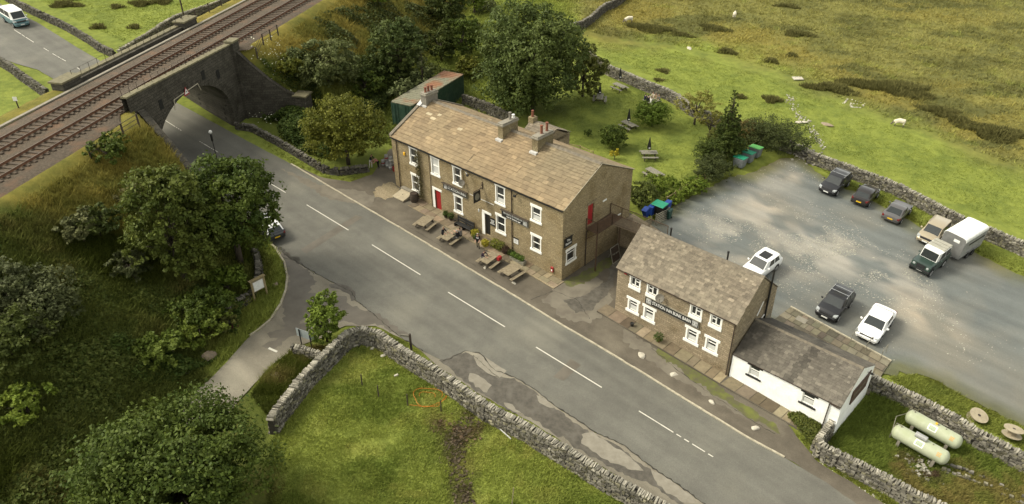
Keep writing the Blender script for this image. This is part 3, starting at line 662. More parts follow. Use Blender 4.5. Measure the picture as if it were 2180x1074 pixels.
# ============ the inn
PO = (-12.087, 71.24); PA = -0.753; PL, PW, PE, PR = 22.58, 10.05, 7.526, 9.995
pub = empty('stone_inn', (PO[0], PO[1], 0), PA, 'long two storey sandstone inn with brown stone slate roof and white window surrounds', 'inn')
def ploc(x, y, z=0): c, s = math.cos(PA), math.sin(PA); return Vector((PO[0] + x*c - y*s, PO[1] + x*s + y*c, z))
WU = [(2.83,3.77,5.48,7.12),(6.02,6.96,5.42,7.12),(9.1,10.02,5.45,7.12),(14.72,15.66,5.42,7.10),(19.06,20.0,5.28,6.58)]
WD = [(2.8,3.74,2.42,4.10),(9.05,9.98,2.36,3.98),(14.7,15.68,2.36,3.98),(19.08,20.02,2.24,3.6)]
DO = [(6.12,7.0,1.45,3.62),(13.1,13.8,1.30,3.60)]
mb = gablebox(PL, PW, -1.2, PE, PR, .5, [*WU, *WD, *DO], [(.68,1.82,1.85,3.0),(3.45,4.35,4.35,6.5)])
wl = mb.build('wall', [M['pubwall'], M['interior']], pub, recalc=False)
for k, hh in enumerate(WU): window(pub, *hh, blind=[None,'full','curtain','low','low'][k])
for k, hh in enumerate(WD): window(pub, *hh, blind=['curtain','curtain',None,'curtain'][k])
window(pub, .68, 1.82, 1.85, 3.0, 'g', PL, style='top', blind='curtain')
# gable facing: plainer larger stones
mb = MB(); mb.add([(PL+.012, .02, -1.2), (PL+.012, PW, -1.2), (PL+.012, PW, PE), (PL+.012, PW/2, PR-.02), (PL+.012, .02, PE)][:0], [])
def door(parent, x0, x1, z0, z1, m, plane='f', L=0, jl=0, jr=0, lint=.26, open_=False):
    T = (lambda x, y, z: (x, y, z)) if plane == 'f' else (lambda x, y, z: (L - y, x, z))
    def bx(mb, a, b, c, d, e, f): mb.hexa([T(a,c,e),T(b,c,e),T(b,d,e),T(a,d,e),T(a,c,f),T(b,c,f),T(b,d,f),T(a,d,f)])
    mb = MB(); bx(mb, x0 + .03, x1 - .03, .12, .17, z0, z1 - .03)
    if not open_:
        for a, b in ((.12, .46), (.54, .94)):
            bx(mb, x0 + .14, (x0+x1)/2 - .04, .105, .125, z0 + (z1-z0)*a, z0 + (z1-z0)*b); bx(mb, (x0+x1)/2 + .04, x1 - .14, .105, .125, z0 + (z1-z0)*a, z0 + (z1-z0)*b)
    d = mb.build('door', m, parent, bevel=.006)
    if not open_:
        q = MB(); q.tube(T(x1 - .14, .08, z0 + 1.0), T(x1 - .14, .12, z0 + 1.0), .035, n=8); q.build('handle', M['iron'], d)
    if lint:
        q = MB(); bx(q, x0 - .32, x1 + .18, -.03, .05, z1, z1 + lint); q.build('lintel', M['white'], d, bevel=.012)
    if jl: q = MB(); bx(q, x0 - jl, x0, -.02, .052, z0 - .1, z1); q.build('jamb', M['white'], d)
    if jr: q = MB(); bx(q, x1, x1 + jr, -.02, .052, z0 - .1, z1); q.build('jamb', M['white'], d)
    return d
door(pub, *DO[0], M['red'], jl=.34); door(pub, *DO[1], M['black'], jl=.36, open_=True)
door(pub, 3.45, 4.35, 4.35, 6.5, M['red'], 'g', PL, lint=0)
mb = MB(); mb.box(PL-.02, PL+.05, 3.25, 4.6, 6.5, 6.75); mb.build('lintel', M['gablewall'], pub)
# roof
rf = MB(); cf = roofcol('pub'); OV = .12; sl = (PR - PE) / (PW / 2)
slates(rf, -.02, PL + .10, -OV, PE - OV * sl + .03, PW/2, PR + .03, 16, .80, cf, .03)
slates(rf, -.02, PL + .10, PW + OV, PE - OV * sl + .03, PW/2, PR + .03, 16, .80, cf, .03)
roof = rf.build('roof', M['slate'], pub)
mb = MB(); x = .4
mb.hexa([(0,-.05,PE-.06),(PL,-.05,PE-.06),(PL,PW/2,PR-.09),(0,PW/2,PR-.09),(0,-.05,PE),(PL,-.05,PE),(PL,PW/2,PR-.02),(0,PW/2,PR-.02)])
mb.hexa([(0,PW/2,PR-.09),(PL,PW/2,PR-.09),(PL,PW+.05,PE-.06),(0,PW+.05,PE-.06),(0,PW/2,PR-.02),(PL,PW/2,PR-.02),(PL,PW+.05,PE),(0,PW+.05,PE)])
mb.build('roof_deck', M['darkwood'], roof)
mb = MB()
while x < PL:
    L = min(.62, PL + .08 - x); d = random.uniform(0, .02)
    mb.prism([(PW/2-.24, PR-.04+d), (PW/2+.24, PR-.04+d), (PW/2+.05, PR+.12+d), (PW/2-.05, PR+.12+d)], 'x', x, x + L - .02); x += .62
mb.build('ridge', M['ridge'], roof)
# left coping (raised stones) and lead at the left stack
mb = MB()
for s_ in (-1, 1):
    n = 8
    for i in range(n):
        a, b = i / n, (i + .985) / n; ya, yb = (PW/2 + s_ * (PW/2 + .1) * (1 - a)), (PW/2 + s_ * (PW/2 + .1) * (1 - b)); za, zb_ = PE + (PR-PE)*a, PE + (PR-PE)*b
        mb.hexa([(-.2,ya,za),(.16,ya,za),(.16,yb,zb_),(-.2,yb,zb_),(-.2,ya,za+.2),(.16,ya,za+.2),(.16,yb,zb_+.2),(-.2,yb,zb_+.2)])
mb.build('verge_coping', M['ridge'], roof)
mb = MB(); mb.box(PL+.0, PL+.12, 0, .01, 0, 0.01)
vg_ = MB(); vg_.bar((PL+.13, -OV, PE+.02), (PL+.13, PW/2, PR+.06), .03, .05); vg_.bar((PL+.13, PW+OV, PE+.02), (PL+.13, PW/2, PR+.06), .03, .05); vg_.build('verge_mortar', M['kerb'], roof)
def chimney(x, y0, y1, wd, zt, pots, mt, zbase=None, flash=True):
    mb = MB(); zb_ = zbase or PR - 1.7
    mb.box(x - wd/2, x + wd/2, y0, y1, zb_, zt - .3); c = mb.build('chimney', mt, roof)
    q = MB(); q.box(x - wd/2 - .09, x + wd/2 + .09, y0 - .09, y1 + .09, zt - .3, zt - .12); q.box(x - wd/2 - .03, x + wd/2 + .03, y0 - .03, y1 + .03, zt - .12, zt); 
    # cap belongs to the stack mesh group: separate piece of the roof
    q.build('chimney_cap', M['concrete'], roof, bevel=.03)
    for (py, h, m) in pots:
        l = MB(); l.lathe([(.15, 0), (.13, .1), (.115, h - .12), (.15, h - .1), (.15, h - .02), (.11, h)], (x, py, zt - .01), 14); l.build('chimney_pot', M[m], roof, smooth=False)
    if flash:
        q = MB(); zf = PR - (abs(y0 - PW/2)) * sl
        q.box(x - wd/2 - .06, x + wd/2 + .06, y0 - .35, y0 - .01, zf - .1, zf + .13); q.build('flashing', M['lead'], roof)
    return c
M['stackstone'] = masonry('stack_stone', (.23, .19, .11), (.18, .145, .08), (.13, .11, .07), .4, .2, light=(.33, .28, .17))
M['render_'] = mat('cement_render', (.2, .185, .15), (.14, .125, .1), scale=2.5, bump=.3)
chimney(.55, PW/2 - .85, PW/2 + .75, .8, PR + 1.0, [(PW/2-.5, .55, 'pot'), (PW/2-.1, .62, 'pot'), (PW/2+.35, .55, 'pot')], M['render_'], flash=False)
chimney(11.75, PW/2 - 1.25, PW/2 + .85, .62, PR + 1.05, [(PW/2+.1, .7, 'render_'), (PW/2+.55, .35, 'signwhite')], M['stackstone'])
chimney(16.0, PW/2 - 1.2, PW/2 + .95, .68, PR + 1.0, [(PW/2-.3, .8, 'pot'), (PW/2+.45, .85, 'pot')], M['stackstone'])
mb = MB(); mb.bar((.1, PW/2-1.2, PR-.35), (.1, PW/2-.6, PR+.02), .5, .1); mb.box(-.1, 1.05, PW/2-1.05, PW/2-.85, PR-.55, PR-.28); mb.build('flashing', M['lead'], roof)
# rear wing: its own slated roof parallel to the main one, with a small stack
RX0, RX1, RY, RZ = 9.3, 12.7, 10.9, 8.35
mb = MB(); mb.prism([(PW - .3, 7.0), (RY + 2.2, 7.0), (RY, RZ - .08), (PW - .3, 7.5)], 'x', RX0, RX1); mb.box(RX0, RX1, PW, RY + 2.1, 0, 7.3); rw = mb.build('rear_wing', M['gablewall'], pub)
rs = MB(); cb_ = roofcol('barn'); slates(rs, RX0, RX1, PW - .4, RZ - .75, RY, RZ, 6, .42, cb_, .02, .006); slates(rs, RX0, RX1, RY + 2.3, 7.25, RY, RZ, 8, .42, cb_, .02, .006); rs.build('wing_roof', M['slate'], rw)
mb = MB(); mb.box(RX0 - .1, RX0 + .55, RY - .35, RY + .35, RZ - .8, RZ + .45); mb.build('wing_chimney', M['stackstone'], rw)
l = MB(); l.lathe([(.15, 0), (.115, .6), (.15, .65), (.11, .7)], (RX0 + .2, RY, RZ + .44), 12); l.build('chimney_pot', M['pot'], rw)
# gutter, pipes
mb = MB(); mb.bar((0, -.16, PE - .09), (PL + .05, -.16, PE - .09), .11, .09); mb.build('gutter', M['black'], pub)
for x, z0, z1 in ((.83, 1.6, 7.4), (16.66, .7, 7.4)):
    mb = MB(); mb.tube((x, -.08, z0), (x, -.08, z1), .045, n=8)
    for z in np.arange(z0 + .5, z1, 1.3): mb.box(x-.07, x+.07, -.1, 0, z, z + .05)
    mb.build('drainpipe', M['iron'], pub)
mb = MB(); mb.tube((5.72, -.08, 1.6), (5.72, -.08, 7.4), .03, n=6); mb.build('drainpipe', M['iron'], pub)
mb = MB(); mb.path([(10.45, -.05, 5.6), (10.45, -.05, 7.5), (10.5, .3, 7.75), (10.6, 1.4, 8.4)], .018); mb.build('cable', M['black'], pub)
mb = MB(); mb.path([(11.2, -.04, 4.95), (14.4, -.04, 4.95)], .018); mb.build('cable', M['signwhite'], pub)
# ivy stalk stain / climbing plant handled later; signs
def signboard(parent, x0, x1, z0, z1, lines, y=-.1, badges=(), plane='f'):
    mb = MB(); mb.box(x0, x1, y, -.005, z0, z1); s = mb.build('sign_board', M['black'], parent)
    mb = MB()
    for a, b, c, d in ((x0-.03, x1+.03, z0-.03, z0), (x0-.03, x1+.03, z1, z1+.03), (x0-.03, x0, z0, z1), (x1, x1+.03, z0, z1)): mb.box(a, b, y - .02, -.005, c, d)
    mb.build('sign_frame', M['greywood'], s)
    for (t, size, cx, cz, ft) in lines: text(s, t, size, (cx, y - .004, cz), M['signwhite'], fit=ft)
    for bx in badges: emblem(s, bx, (z0 + z1) / 2, (z1 - z0) * .74, y)
    return s
signboard(pub, 7.6, 10.85, 4.33, 4.86, [('STATION INN', .42, 9.48, 4.6, 2.45)], badges=(7.93,))
mb = MB(); mb.box(7.5, 10.95, -.28, 0, 4.93, 4.97); mb.build('sign_hood', M['darkwood'], pub)
signboard(pub, 15.45, 18.65, 4.25, 4.86, [('GENUINE FREE HOUSE INN', .25, 16.8, 4.68, 2.35), ('Real ale brewery bar', .22, 16.9, 4.41, 1.7)], badges=(18.3,))
mb = MB(); mb.box(15.35, 18.75, -.28, 0, 4.93, 4.97); mb.build('sign_hood', M['darkwood'], pub)
# hanging sign on a bracket
hs_ = MB(); hs_.bar((12.95, 0, 6.25), (12.95, -1.25, 6.25), .05, .05); hs_.bar((12.95, 0, 6.75), (12.95, -.35, 6.25), .03, .03); hs_.box(12.9, 13.0, -.05, 0, 6.1, 6.85)
hb = hs_.build('sign_bracket', M['iron'], pub)
mb = MB(); mb.box(12.91, 12.99, -1.22, -.32, 5.05, 6.15); mb.build('hanging_sign', M['black'], hb, bevel=.02)
mb = MB(); mb.lathe([(.3, 0), (.3, .01)], (0, 0, 0), 20, M=Matrix.Translation((12.99, -.77, 5.6)) @ Matrix.Rotation(R(90), 4, 'Y') @ Matrix.Diagonal((1.15, 1, 1, 1))); mb.build('sign_picture', M['greywood'], hb)
mb = MB(); mb.box(13.86, 14.46, -.05, -.005, 2.6, 3.42); nb = mb.build('notice_board', M['black'], pub); text(nb, 'FOOD\nALES\nROOMS', .17, (14.16, -.055, 3.02), M['signwhite'], sx=.95)
mb = MB(); mb.box(16.86, 17.4, -.06, -.005, 1.9, 2.42); nb = mb.build('menu_case', M['signwhite'], pub); mb = MB(); mb.box(16.83, 17.43, -.09, -.005, 2.42, 2.5); mb.build('menu_case_top', M['black'], nb); mb = MB()
for z in (2.28, 2.2, 2.12, 2.04): mb.box(16.95, 17.3, -.064, -.06, z, z + .02)
mb.build('menu_print', M['iron'], nb)
mb = MB(); mb.box(1.8, 2.08, -.12, -.003, 6.02, 6.36); mb.build('alarm_box', M['yellow'], pub, bevel=.03)
mb = MB(); mb.box(21.38, 21.68, -.14, -.003, .78, 1.3); pb = mb.build('post_box', M['red'], pub, bevel=.03); mb = MB(); mb.box(21.46, 21.6, -.145, -.14, .88, 1.06); mb.build('collection_plate', M['signwhite'], pb); mb = MB(); mb.box(21.43, 21.63, -.146, -.14, 1.16, 1.19); mb.build('letter_slot', M['black'], pb)
mb = MB(); mb.box(PL+.004, PL+.07, .22, 1.28, 3.62, 4.5); gb = mb.build('sign_board', M['black'], pub); text(gb, 'The\nStation', .32, (PL+.075, .75, 4.06), M['signwhite'], plane='g', sx=.9)
mb = MB(); mb.bar((PL, .35, 4.66), (PL+.25, .35, 4.7), .03, .03); mb.bar((PL+.25, .3, 4.68), (PL+.25, 1.15, 4.68), .07, .06); mb.build('sign_lamp', M['black'], pub)
mb = MB(); mb.box(PL, PL+.04, 5.6, 6.15, 5.95, 6.1); mb.build('wall_vent', M['signwhite'], pub)
mb = MB(); mb.tube((PL+.06, 7.1, 3.5), (PL+.06, 8.5, 3.5), .06); mb.build('waste_pipe', M['signwhite'], pub)
mb = MB(); mb.tube((PL+.07, 3.3, -.3), (PL+.07, 3.3, 3.9), .05); mb.tube((PL+.07, 3.3, 3.9), (PL+.07, 4.1, 4.15), .05); mb.build('drainpipe', M['iron'], pub)
def dish(parent, c, r, aim):
    a = Vector(aim).normalized(); Mx = Matrix.Translation(c) @ a.to_track_quat('Z', 'Y').to_matrix().to_4x4()
    mb = MB(); mb.lathe([(.01, -.06), (r*.5, -.04), (r*.85, 0), (r, .035), (r*1.01, .05), (r*.84, .015), (r*.5, -.02), (.01, -.035)], (0,0,0), 20, M=Mx)
    d = mb.build('satellite_dish', M['render_'], parent, smooth=True)
    q = MB(); q.tube(Mx @ Vector((0, -r, .02)), Mx @ Vector((0, -.05, r*.9)), .015, n=6); q.tube(Mx @ Vector((0, -.05, r*.8)), Mx @ Vector((0, -.05, r)), .04, n=8)
    q.tube(Mx @ Vector((0, 0, -.05)), (c[0], 0, c[2]-.1), .025, n=6); q.tube((c[0], -.03, c[2]-.1), (c[0], -.03, c[2]-.7), .02, n=6); q.build('dish_arm', M['iron'], d)
dish(pub, (10.5, -.32, 6.0), .32, (.5, -.8, .35))
for x in (10.1, 11.35, 17.3):
    mb = MB(); mb.box(x-.02, x+.02, -.3, 0, 7.1, 7.14); mb.box(x-.12, x+.12, -.42, -.26, 7.0, 7.18); mb.build('flood_lamp', M['black'], pub, bevel=.01)
for x, z in ((10.85, 7.05), (10.95, 6.98)):
    mb = MB(); mb.box(x-.04, x+.04, -.08, 0, z, z+.08); mb.build('wall_lamp', M['signwhite'], pub)
mb = MB(); mb.bar((12.75, -.05, 4.05), (12.75, -.4, 4.05), .03, .03); l1 = mb.build('wall_lantern', M['iron'], pub); mb = MB(); mb.lathe([(.05,-.2),(.09,0),(.1,.02),(.02,.14)], (12.75, -.4, 3.95), 8); mb.build('lantern_glass', M['blind'], l1)

def flagfield(name, c0, c1, c2, c3, n, m, z, label=None, base=(.205,.168,.115), z0=None):
    "jointed stone flags between the sides c0-c1 and c3-c2, every slab its own size, level and tone"
    mb = MB(); c0, c1, c2, c3 = [Vector(p).xy for p in (c0, c1, c2, c3)]
    for j in range(m):
        us = [0.0]
        while us[-1] < 1: us.append(us[-1] + random.uniform(.65, 1.35) / n)
        us[-1] = 1.0
        for a, b in zip(us[:-1], us[1:]):
            v0, v1 = j / m, (j + 1) / m; e = .012; g = random.uniform(.7, 1.25); cc = tuple(x * g * random.uniform(.95, 1.05) for x in base)
            if random.random() < .07: cc = (.28, .235, .15)
            if random.random() < .15: cc = tuple(x * .6 for x in cc)
            P = lambda u, v: (c0.lerp(c1, u)).lerp(c3.lerp(c2, u), v); q = [P(a + e/ n * 2, v0 + e), P(b - e / n * 2, v0 + e), P(b - e / n * 2, v1 - e), P(a + e / n * 2, v1 - e)]; h = z + random.uniform(-.012, .012)
            mb.hexa([(p.x, p.y, gz(p.x, p.y) - .05) for p in q] + [(p.x, p.y, gz(p.x, p.y) + h) for p in q], 0, cc)
    o = mb.build(name, M['slate'], recalc=False); o['kind'] = 'structure'; return o
# stone step flags along the front (raised pavement)
fl = MB(); x = 4.6
pv = [ploc(3.9, -1.75), ploc(22.9, -1.45), ploc(22.9, .0), ploc(3.9, .0)]
sheet('flagstone_bed', [(p.x, p.y) for p in pv], .045, M['forecourt'], jit=.07, seed=31); flagfield('flagstone_pavement', pv[0], pv[1], pv[2], pv[3], 21, 2, .08)
mb = MB(); n = 26
for i in range(n):
    a, b = ploc(3.9 + 19*i/n, -1.75 + .3*i/n), ploc(3.9 + 19*(i+.96)/n, -1.75 + .3*(i+.96)/n); q = (ploc(0, 1) - ploc(0, 0)).xy * .16
    vs = []
    for zz in (-.08, .085 + random.uniform(-.012, .012)):
        for c in (a.xy, b.xy, b.xy + q, a.xy + q): vs.append((c.x, c.y, gz(c.x, c.y) + zz))
    mb.hexa(vs)
mb.build('pavement_edge', M['flags'])['kind'] = 'structure'
# gable fire escape with walkway
fe = empty('steel_fire_escape', tuple(ploc(PL + .7, 5.0, gz(*ploc(PL + .7, 5.0).xy))), PA, 'rusty brown steel landing and railed gangway outside the red upper gable door', 'fire escape')
bz = gz(*ploc(PL + .7, 5.0).xy); ox = lambda p: (p[0] - PL - .7, p[1] - 5.0, p[2] - bz)
zl = 4.25
M['rust'] = mat('rusty_steel', (.10, .06, .032), (.055, .036, .024), scale=4, rough=.7)
M['mesh_deck'] = mat('deck_timber', (.15, .115, .07), (.1, .078, .05), scale=4, bump=.3)
mb = MB(); mb.hexa([ox(p) for p in [(PL+.02,3.2,zl-.06),(PL+1.35,3.2,zl-.06),(PL+1.35,6.9,zl-.06),(PL+.02,6.9,zl-.06),(PL+.02,3.2,zl),(PL+1.35,3.2,zl),(PL+1.35,6.9,zl),(PL+.02,6.9,zl)]]); mb.build('landing', M['rust'], fe)
mb = MB(); wz = 3.6
P1 = [(PL+1.35,5.4,zl-.06),(PL+5.6,6.6,wz-.06),(PL+5.6,7.9,wz-.06),(PL+1.35,6.9,zl-.06)]; mb.hexa([ox(p) for p in P1] + [ox((p[0], p[1], p[2]+.06)) for p in P1]); mb.build('gangway', M['mesh_deck'], fe)
def rail_run(pts, parent, m, h=1.05, sp=.12, posts=True):
    mb = MB()
    for a, b in zip(pts[:-1], pts[1:]):
        a = Vector(a); b = Vector(b); up = Vector((0, 0, h)); mb.bar(a + up, b + up, .045, .045); mb.bar(a + up * .1, b + up * .1, .03, .03)
        n = max(1, int((b - a).length / sp))
        for i in range(n + 1): p = a.lerp(b, i / n); mb.bar(p + up * .1, p + up, .014, .014)
        for p in (a, b): mb.bar(p, p + up * 1.02, .055, .055)
    return mb.build('railing', m, parent)
rail_run([ox(p) for p in [(PL+.05,3.25,zl),(PL+1.3,3.25,zl),(PL+1.3,5.4,zl),(PL+5.6,6.6,wz)]], fe, M['rust']); rail_run([ox(p) for p in [(PL+.05,6.85,zl),(PL+1.3,6.85,zl),(PL+5.6,7.85,wz)]], fe, M['rust'])
for p in ((PL+1.25,3.3),(PL+1.25,6.8),(PL+3.6,7.2)):
    mb = MB(); mb.bar(ox((p[0],p[1],-.8)), ox((p[0],p[1],zl-.08)), .1, .1); mb.build('post', M['rust'], fe)
mb = MB(); mb.bar(ox((PL+.02,3.3,3.1)), ox((PL+1.2,3.3,zl-.1)), .06, .06); mb.bar(ox((PL+.02,6.7,3.1)), ox((PL+1.2,6.7,zl-.1)), .06, .06); mb.build('brace', M['rust'], fe)
# retained terrace behind the alley
mb = MB(); T0 = [ploc(PL+1.4, 8.3), ploc(PL+4.6, 6.9), ploc(PL+5.8, 7.6), ploc(PL+5.0, 9.8), ploc(PL+.1, 10.6), ploc(PL+.05, 8.3)]
tz = [(p.x, p.y) for p in T0]
mb.add([(x, y, -1.0) for x, y in tz] + [(x, y, 2.6 if i in (0, 5, 4) else 2.2) for i, (x, y) in enumerate(tz)], [tuple(range(5, -1, -1)), tuple(range(6, 12))] + [(i, (i+1) % 6, 6+(i+1) % 6, 6+i) for i in range(6)])
o = mb.build('retaining_terrace', M['rubblewall']); tag(o, 'raised stone terrace between inn gable and bunk barn roof', 'terrace')

# ============ the bunk barn
BO = (8.719, 51.94); BA = -0.767; BL, BW, BE, BR = 10.95, 6.196, 4.338, 6.907
barn = empty('bunk_barn', (BO[0], BO[1], 0), BA, 'two storey rubble stone barn with grey stone roof and long black name board', 'barn')
def bloc(x, y, z=0): c, s = math.cos(BA), math.sin(BA); return Vector((BO[0] + x*c - y*s, BO[1] + x*s + y*c, z))
BU = [(1.36,2.2,3.2,4.0),(3.05,3.9,3.2,4.0),(7.08,7.93,3.2,4.0),(8.86,9.66,3.2,4.0)]
BD = [(1.4,2.18,.72,1.72),(2.98,3.78,.68,1.72),(7.06,7.88,.66,1.72),(8.82,9.62,.68,1.72)]
gablebox(BL, BW, -2.2, BE, BR, .5, [*BU, *BD], [(4.3,4.85,3.4,4.1)]).build('wall', [M['rubblewall'], M['interior']], barn, recalc=False)
for k, hh in enumerate(BU): window(barn, *hh, style='casr' if k in (0, 2) else 'casl', lint=.10, sill=.34, over=.10)
for k, hh in enumerate(BD): window(barn, *hh, style='top', lint=.27, sill=.26, over=.2, jamb=.16, blind='low')
rf = MB(); cf = roofcol('barn'); sb = (BR - BE) / (BW / 2)
slates(rf, -.1, BL + .08, -.12, BE - .12*sb + .02, BW/2, BR + .02, 21, .40, cf, .02, .006); slates(rf, -.1, BL + .08, BW + .12, BE - .12*sb + .02, BW/2, BR + .02, 21, .40, cf, .02, .006)
broof = rf.build('roof', M['slate'], barn)
mb = MB()
mb.hexa([(0,-.05,BE-.08),(BL,-.05,BE-.08),(BL,BW/2,BR-.11),(0,BW/2,BR-.11),(0,-.05,BE-.01),(BL,-.05,BE-.01),(BL,BW/2,BR-.02),(0,BW/2,BR-.02)]); mb.hexa([(0,BW/2,BR-.11),(BL,BW/2,BR-.11),(BL,BW+.05,BE-.08),(0,BW+.05,BE-.08),(0,BW/2,BR-.02),(BL,BW/2,BR-.02),(BL,BW+.05,BE-.01),(0,BW+.05,BE-.01)])
mb.build('roof_deck', M['darkwood'], broof)
mb = MB(); x = -.1
while x < BL: mb.prism([(BW/2-.16, BR-.05), (BW/2+.16, BR-.05), (BW/2+.04, BR+.09), (BW/2-.04, BR+.09)], 'x', x, min(x + .43, BL + .1)); x += .45
mb.build('ridge', M['ridge'], broof)
signboard(barn, 2.98, 7.95, 2.2, 2.82, [('STATION INN BUNK BARN', .42, 5.46, 2.51, 3.6)], badges=(3.3, 7.62))
dish(barn, (4.45, -.38, 3.55), .36, (.45, -.8, .4))
mb = MB(); mb.box(.72, .98, -.12, -.003, 4.0, 4.24); mb.build('alarm_box', M['red'], barn, bevel=.02)
mb = MB(); mb.bar((0, -.15, BE - .1), (BL, -.15, BE - .1), .1, .08); mb.tube((BL - .1, -.08, -1.2), (BL - .1, -.08, BE - .1), .045); mb.build('gutter', M['iron'], barn)
for x, y, h in ((1.9, BW/2 + 1.4, .95), (7.3, BW/2 + 1.2, .95)):
    mb = MB(); z = BR - abs(y - BW/2) * sb; mb.lathe([(.07, z - .2), (.07, z + h), (.095, z + h + .01), (.095, z + h + .12), (.02, z + h + .16)], (x, y, 0), 10); mb.build('flue_pipe', M['black'], barn)
mb = MB(); mb.tube((BL + .12, 4.6, 1.9), (BL + .12, 4.6, 6.9), .075, n=10); mb.tube((BL, 4.6, 2.0), (BL + .14, 4.6, 2.0), .07); mb.build('flue_pipe', M['black'], barn)
mb = MB(); mb.path([(BL+.08, 3.6, 2.2), (BL+.08, 4.5, 2.6), (BL+.08, 4.7, 2.2)], .04); mb.build('waste_pipe', M['signwhite'], barn); mb = MB(); mb.path([(BL+.06, 3.2, 3.2), (BL+.06, 3.6, 3.7), (BL+.06, 3.9, 4.2)], .04); mb.build('waste_pipe', M['signwhite'], barn)
mb = MB(); mb.box(BL - .02, BL + .05, 5.2, 5.9, -.8, 1.9); mb.build('door', M['greywood'], barn)

# ============ the whitewashed outhouse
WO = (16.747, 44.354); WA = -0.760; WL, WW, WE, WR = 8.435, 5.878, 1.352, 3.002
wh = empty('whitewashed_outhouse', (WO[0], WO[1], 0), WA, 'low single storey whitewashed outhouse with dark slate roof joined to the bunk barn', 'outhouse')
def wloc(x, y, z=0): c, s = math.cos(WA), math.sin(WA); return Vector((WO[0] + x*c - y*s, WO[1] + x*s + y*c, z))
HW = [(1.45,2.3,.17,1.08),(5.7,6.6,.10,1.04)]
gablebox(WL, WW, -3.4, WE, WR, .5, HW).build('wall', [M['limewash'], M['interior']], wh, recalc=False)
for hh in HW: window(wh, *hh, style='top', lint=.15, sill=.15, over=.2, jamb=0.0, trim='black', blind='low')
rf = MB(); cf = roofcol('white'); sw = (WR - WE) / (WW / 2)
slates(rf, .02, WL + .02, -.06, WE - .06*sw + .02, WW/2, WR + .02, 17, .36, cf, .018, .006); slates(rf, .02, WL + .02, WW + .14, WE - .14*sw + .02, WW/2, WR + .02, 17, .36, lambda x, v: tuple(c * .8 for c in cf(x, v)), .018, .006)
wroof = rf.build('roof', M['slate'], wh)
mb = MB(); mb.hexa([(0,-.05,WE-.08),(WL-.01,-.05,WE-.08),(WL-.01,WW/2,WR-.11),(0,WW/2,WR-.11),(0,-.05,WE-.01),(WL-.01,-.05,WE-.01),(WL-.01,WW/2,WR-.02),(0,WW/2,WR-.02)]); mb.hexa([(0,WW/2,WR-.11),(WL-.01,WW/2,WR-.11),(WL-.01,WW+.05,WE-.08),(0,WW+.05,WE-.08),(0,WW/2,WR-.02),(WL-.01,WW/2,WR-.02),(WL-.01,WW+.05,WE-.01),(0,WW+.05,WE-.01)]); mb.build('roof_deck', M['darkwood'], wroof)
mb = MB(); x = .02
while x < WL: mb.prism([(WW/2-.17, WR-.03), (WW/2+.17, WR-.03), (WW/2+.05, WR+.07), (WW/2-.05, WR+.07)], 'x', x, min(x + .58, WL)); x += .6
mb.build('ridge', M['ridge'], wroof)
mb = MB(); mb.bar((0, -.09, WE - .02), (WL, -.09, WE - .02), .07, .05); mb.path([(WL - .05, -.15, WE - .12), (WL - .8, -.08, WE - .12), (WL - .85, -.08, WE - 2.3)], .045); mb.build('gutter', M['iron'], wh)
mb = MB(); mb.add([(WL+.01,1.75,.35),(WL+.01,4.7,.15),(WL+.01,4.75,1.0),(WL+.01,5.1,1.45),(WL+.01,1.75,1.62),(WL+.09,1.75,.35),(WL+.09,4.7,.15),(WL+.09,4.75,1.0),(WL+.09,5.1,1.45),(WL+.09,1.75,1.62)], [(4,3,2,1,0),(5,6,7,8,9)] + [(i,(i+1)%5,5+(i+1)%5,5+i) for i in range(5)])
M['brownsign'] = mat('brown_sign', (.07, .042, .03), (.1, .065, .05), scale=5, rough=.5)
sg = mb.build('sign_board', M['brownsign'], wh); text(sg, 'STATION INN', .34, (WL+.095, 3.1, 1.0), M['greywood'], plane='g', sx=.95)
mb = MB(); mb.bar((WL, 4.3, 1.75), (WL+.3, 4.3, 1.85), .03, .03); mb.lathe([(.12, 0), (.05, .1)], (WL+.32, 4.3, 1.74), 8); mb.build('sign_lamp', M['black'], wh)
# pavement in front of the two barns, flagged yard behind
pts = [bloc(-.9, -1.35), bloc(11.2, -1.25), wloc(8.0, -1.15), wloc(8.0, 0.0), bloc(11.0, 0.0), bloc(-.9, .0)]
mb = MB(); wbox(mb, [(p.x, p.y) for p in pts], -.1, .13); mb.build('pavement_bed', M['forecourt'])['kind'] = 'structure'; flagfield('flagstone_pavement', bloc(-.9, -1.3), bloc(11.0, -1.2), bloc(11.0, 0), bloc(-.9, 0), 12, 1, .16); flagfield('flagstone_pavement', bloc(11.05, -1.2), wloc(8.0, -1.1), wloc(8.0, 0), wloc(.15, 0), 8, 1, .16)
YA, YB = at(1682, 656), at(1896, 772); pts = [(wloc(-1.0, WW + .1)), wloc(WL + .2, WW + .1), YB, YA]
mb = MB(); wbox(mb, [(p.x, p.y) for p in pts], -.1, .07); mb.build('yard_bed', M['forecourt'])['kind'] = 'structure'; flagfield('flagstone_yard', pts[0], pts[1], pts[2], pts[3], 13, 6, .10, base=(.165,.148,.105))
mb = MB(); wbox(mb, [(p.x, p.y) for p in (YA, YB, YB + Vector((.1, .1, 0)), YA + Vector((.1, .1, 0)))], -.1, .17); mb.build('kerb', M['kerb'])['kind'] = 'structure'
p = at(1706, 683); mb = MB(); c = [(p + Vector((math.cos(WA)*a - math.sin(WA)*b, math.sin(WA)*a + math.cos(WA)*b, 0))).xy for a, b in ((-.45,-.35),(.45,-.35),(.45,.35),(-.45,.35))]
wbox(mb, [(v.x, v.y) for v in c], 0, .115); o = mb.build('drain_cover', M['concrete']); tag(o, 'square grey drain cover set in the flagged yard by barn', 'drain cover')
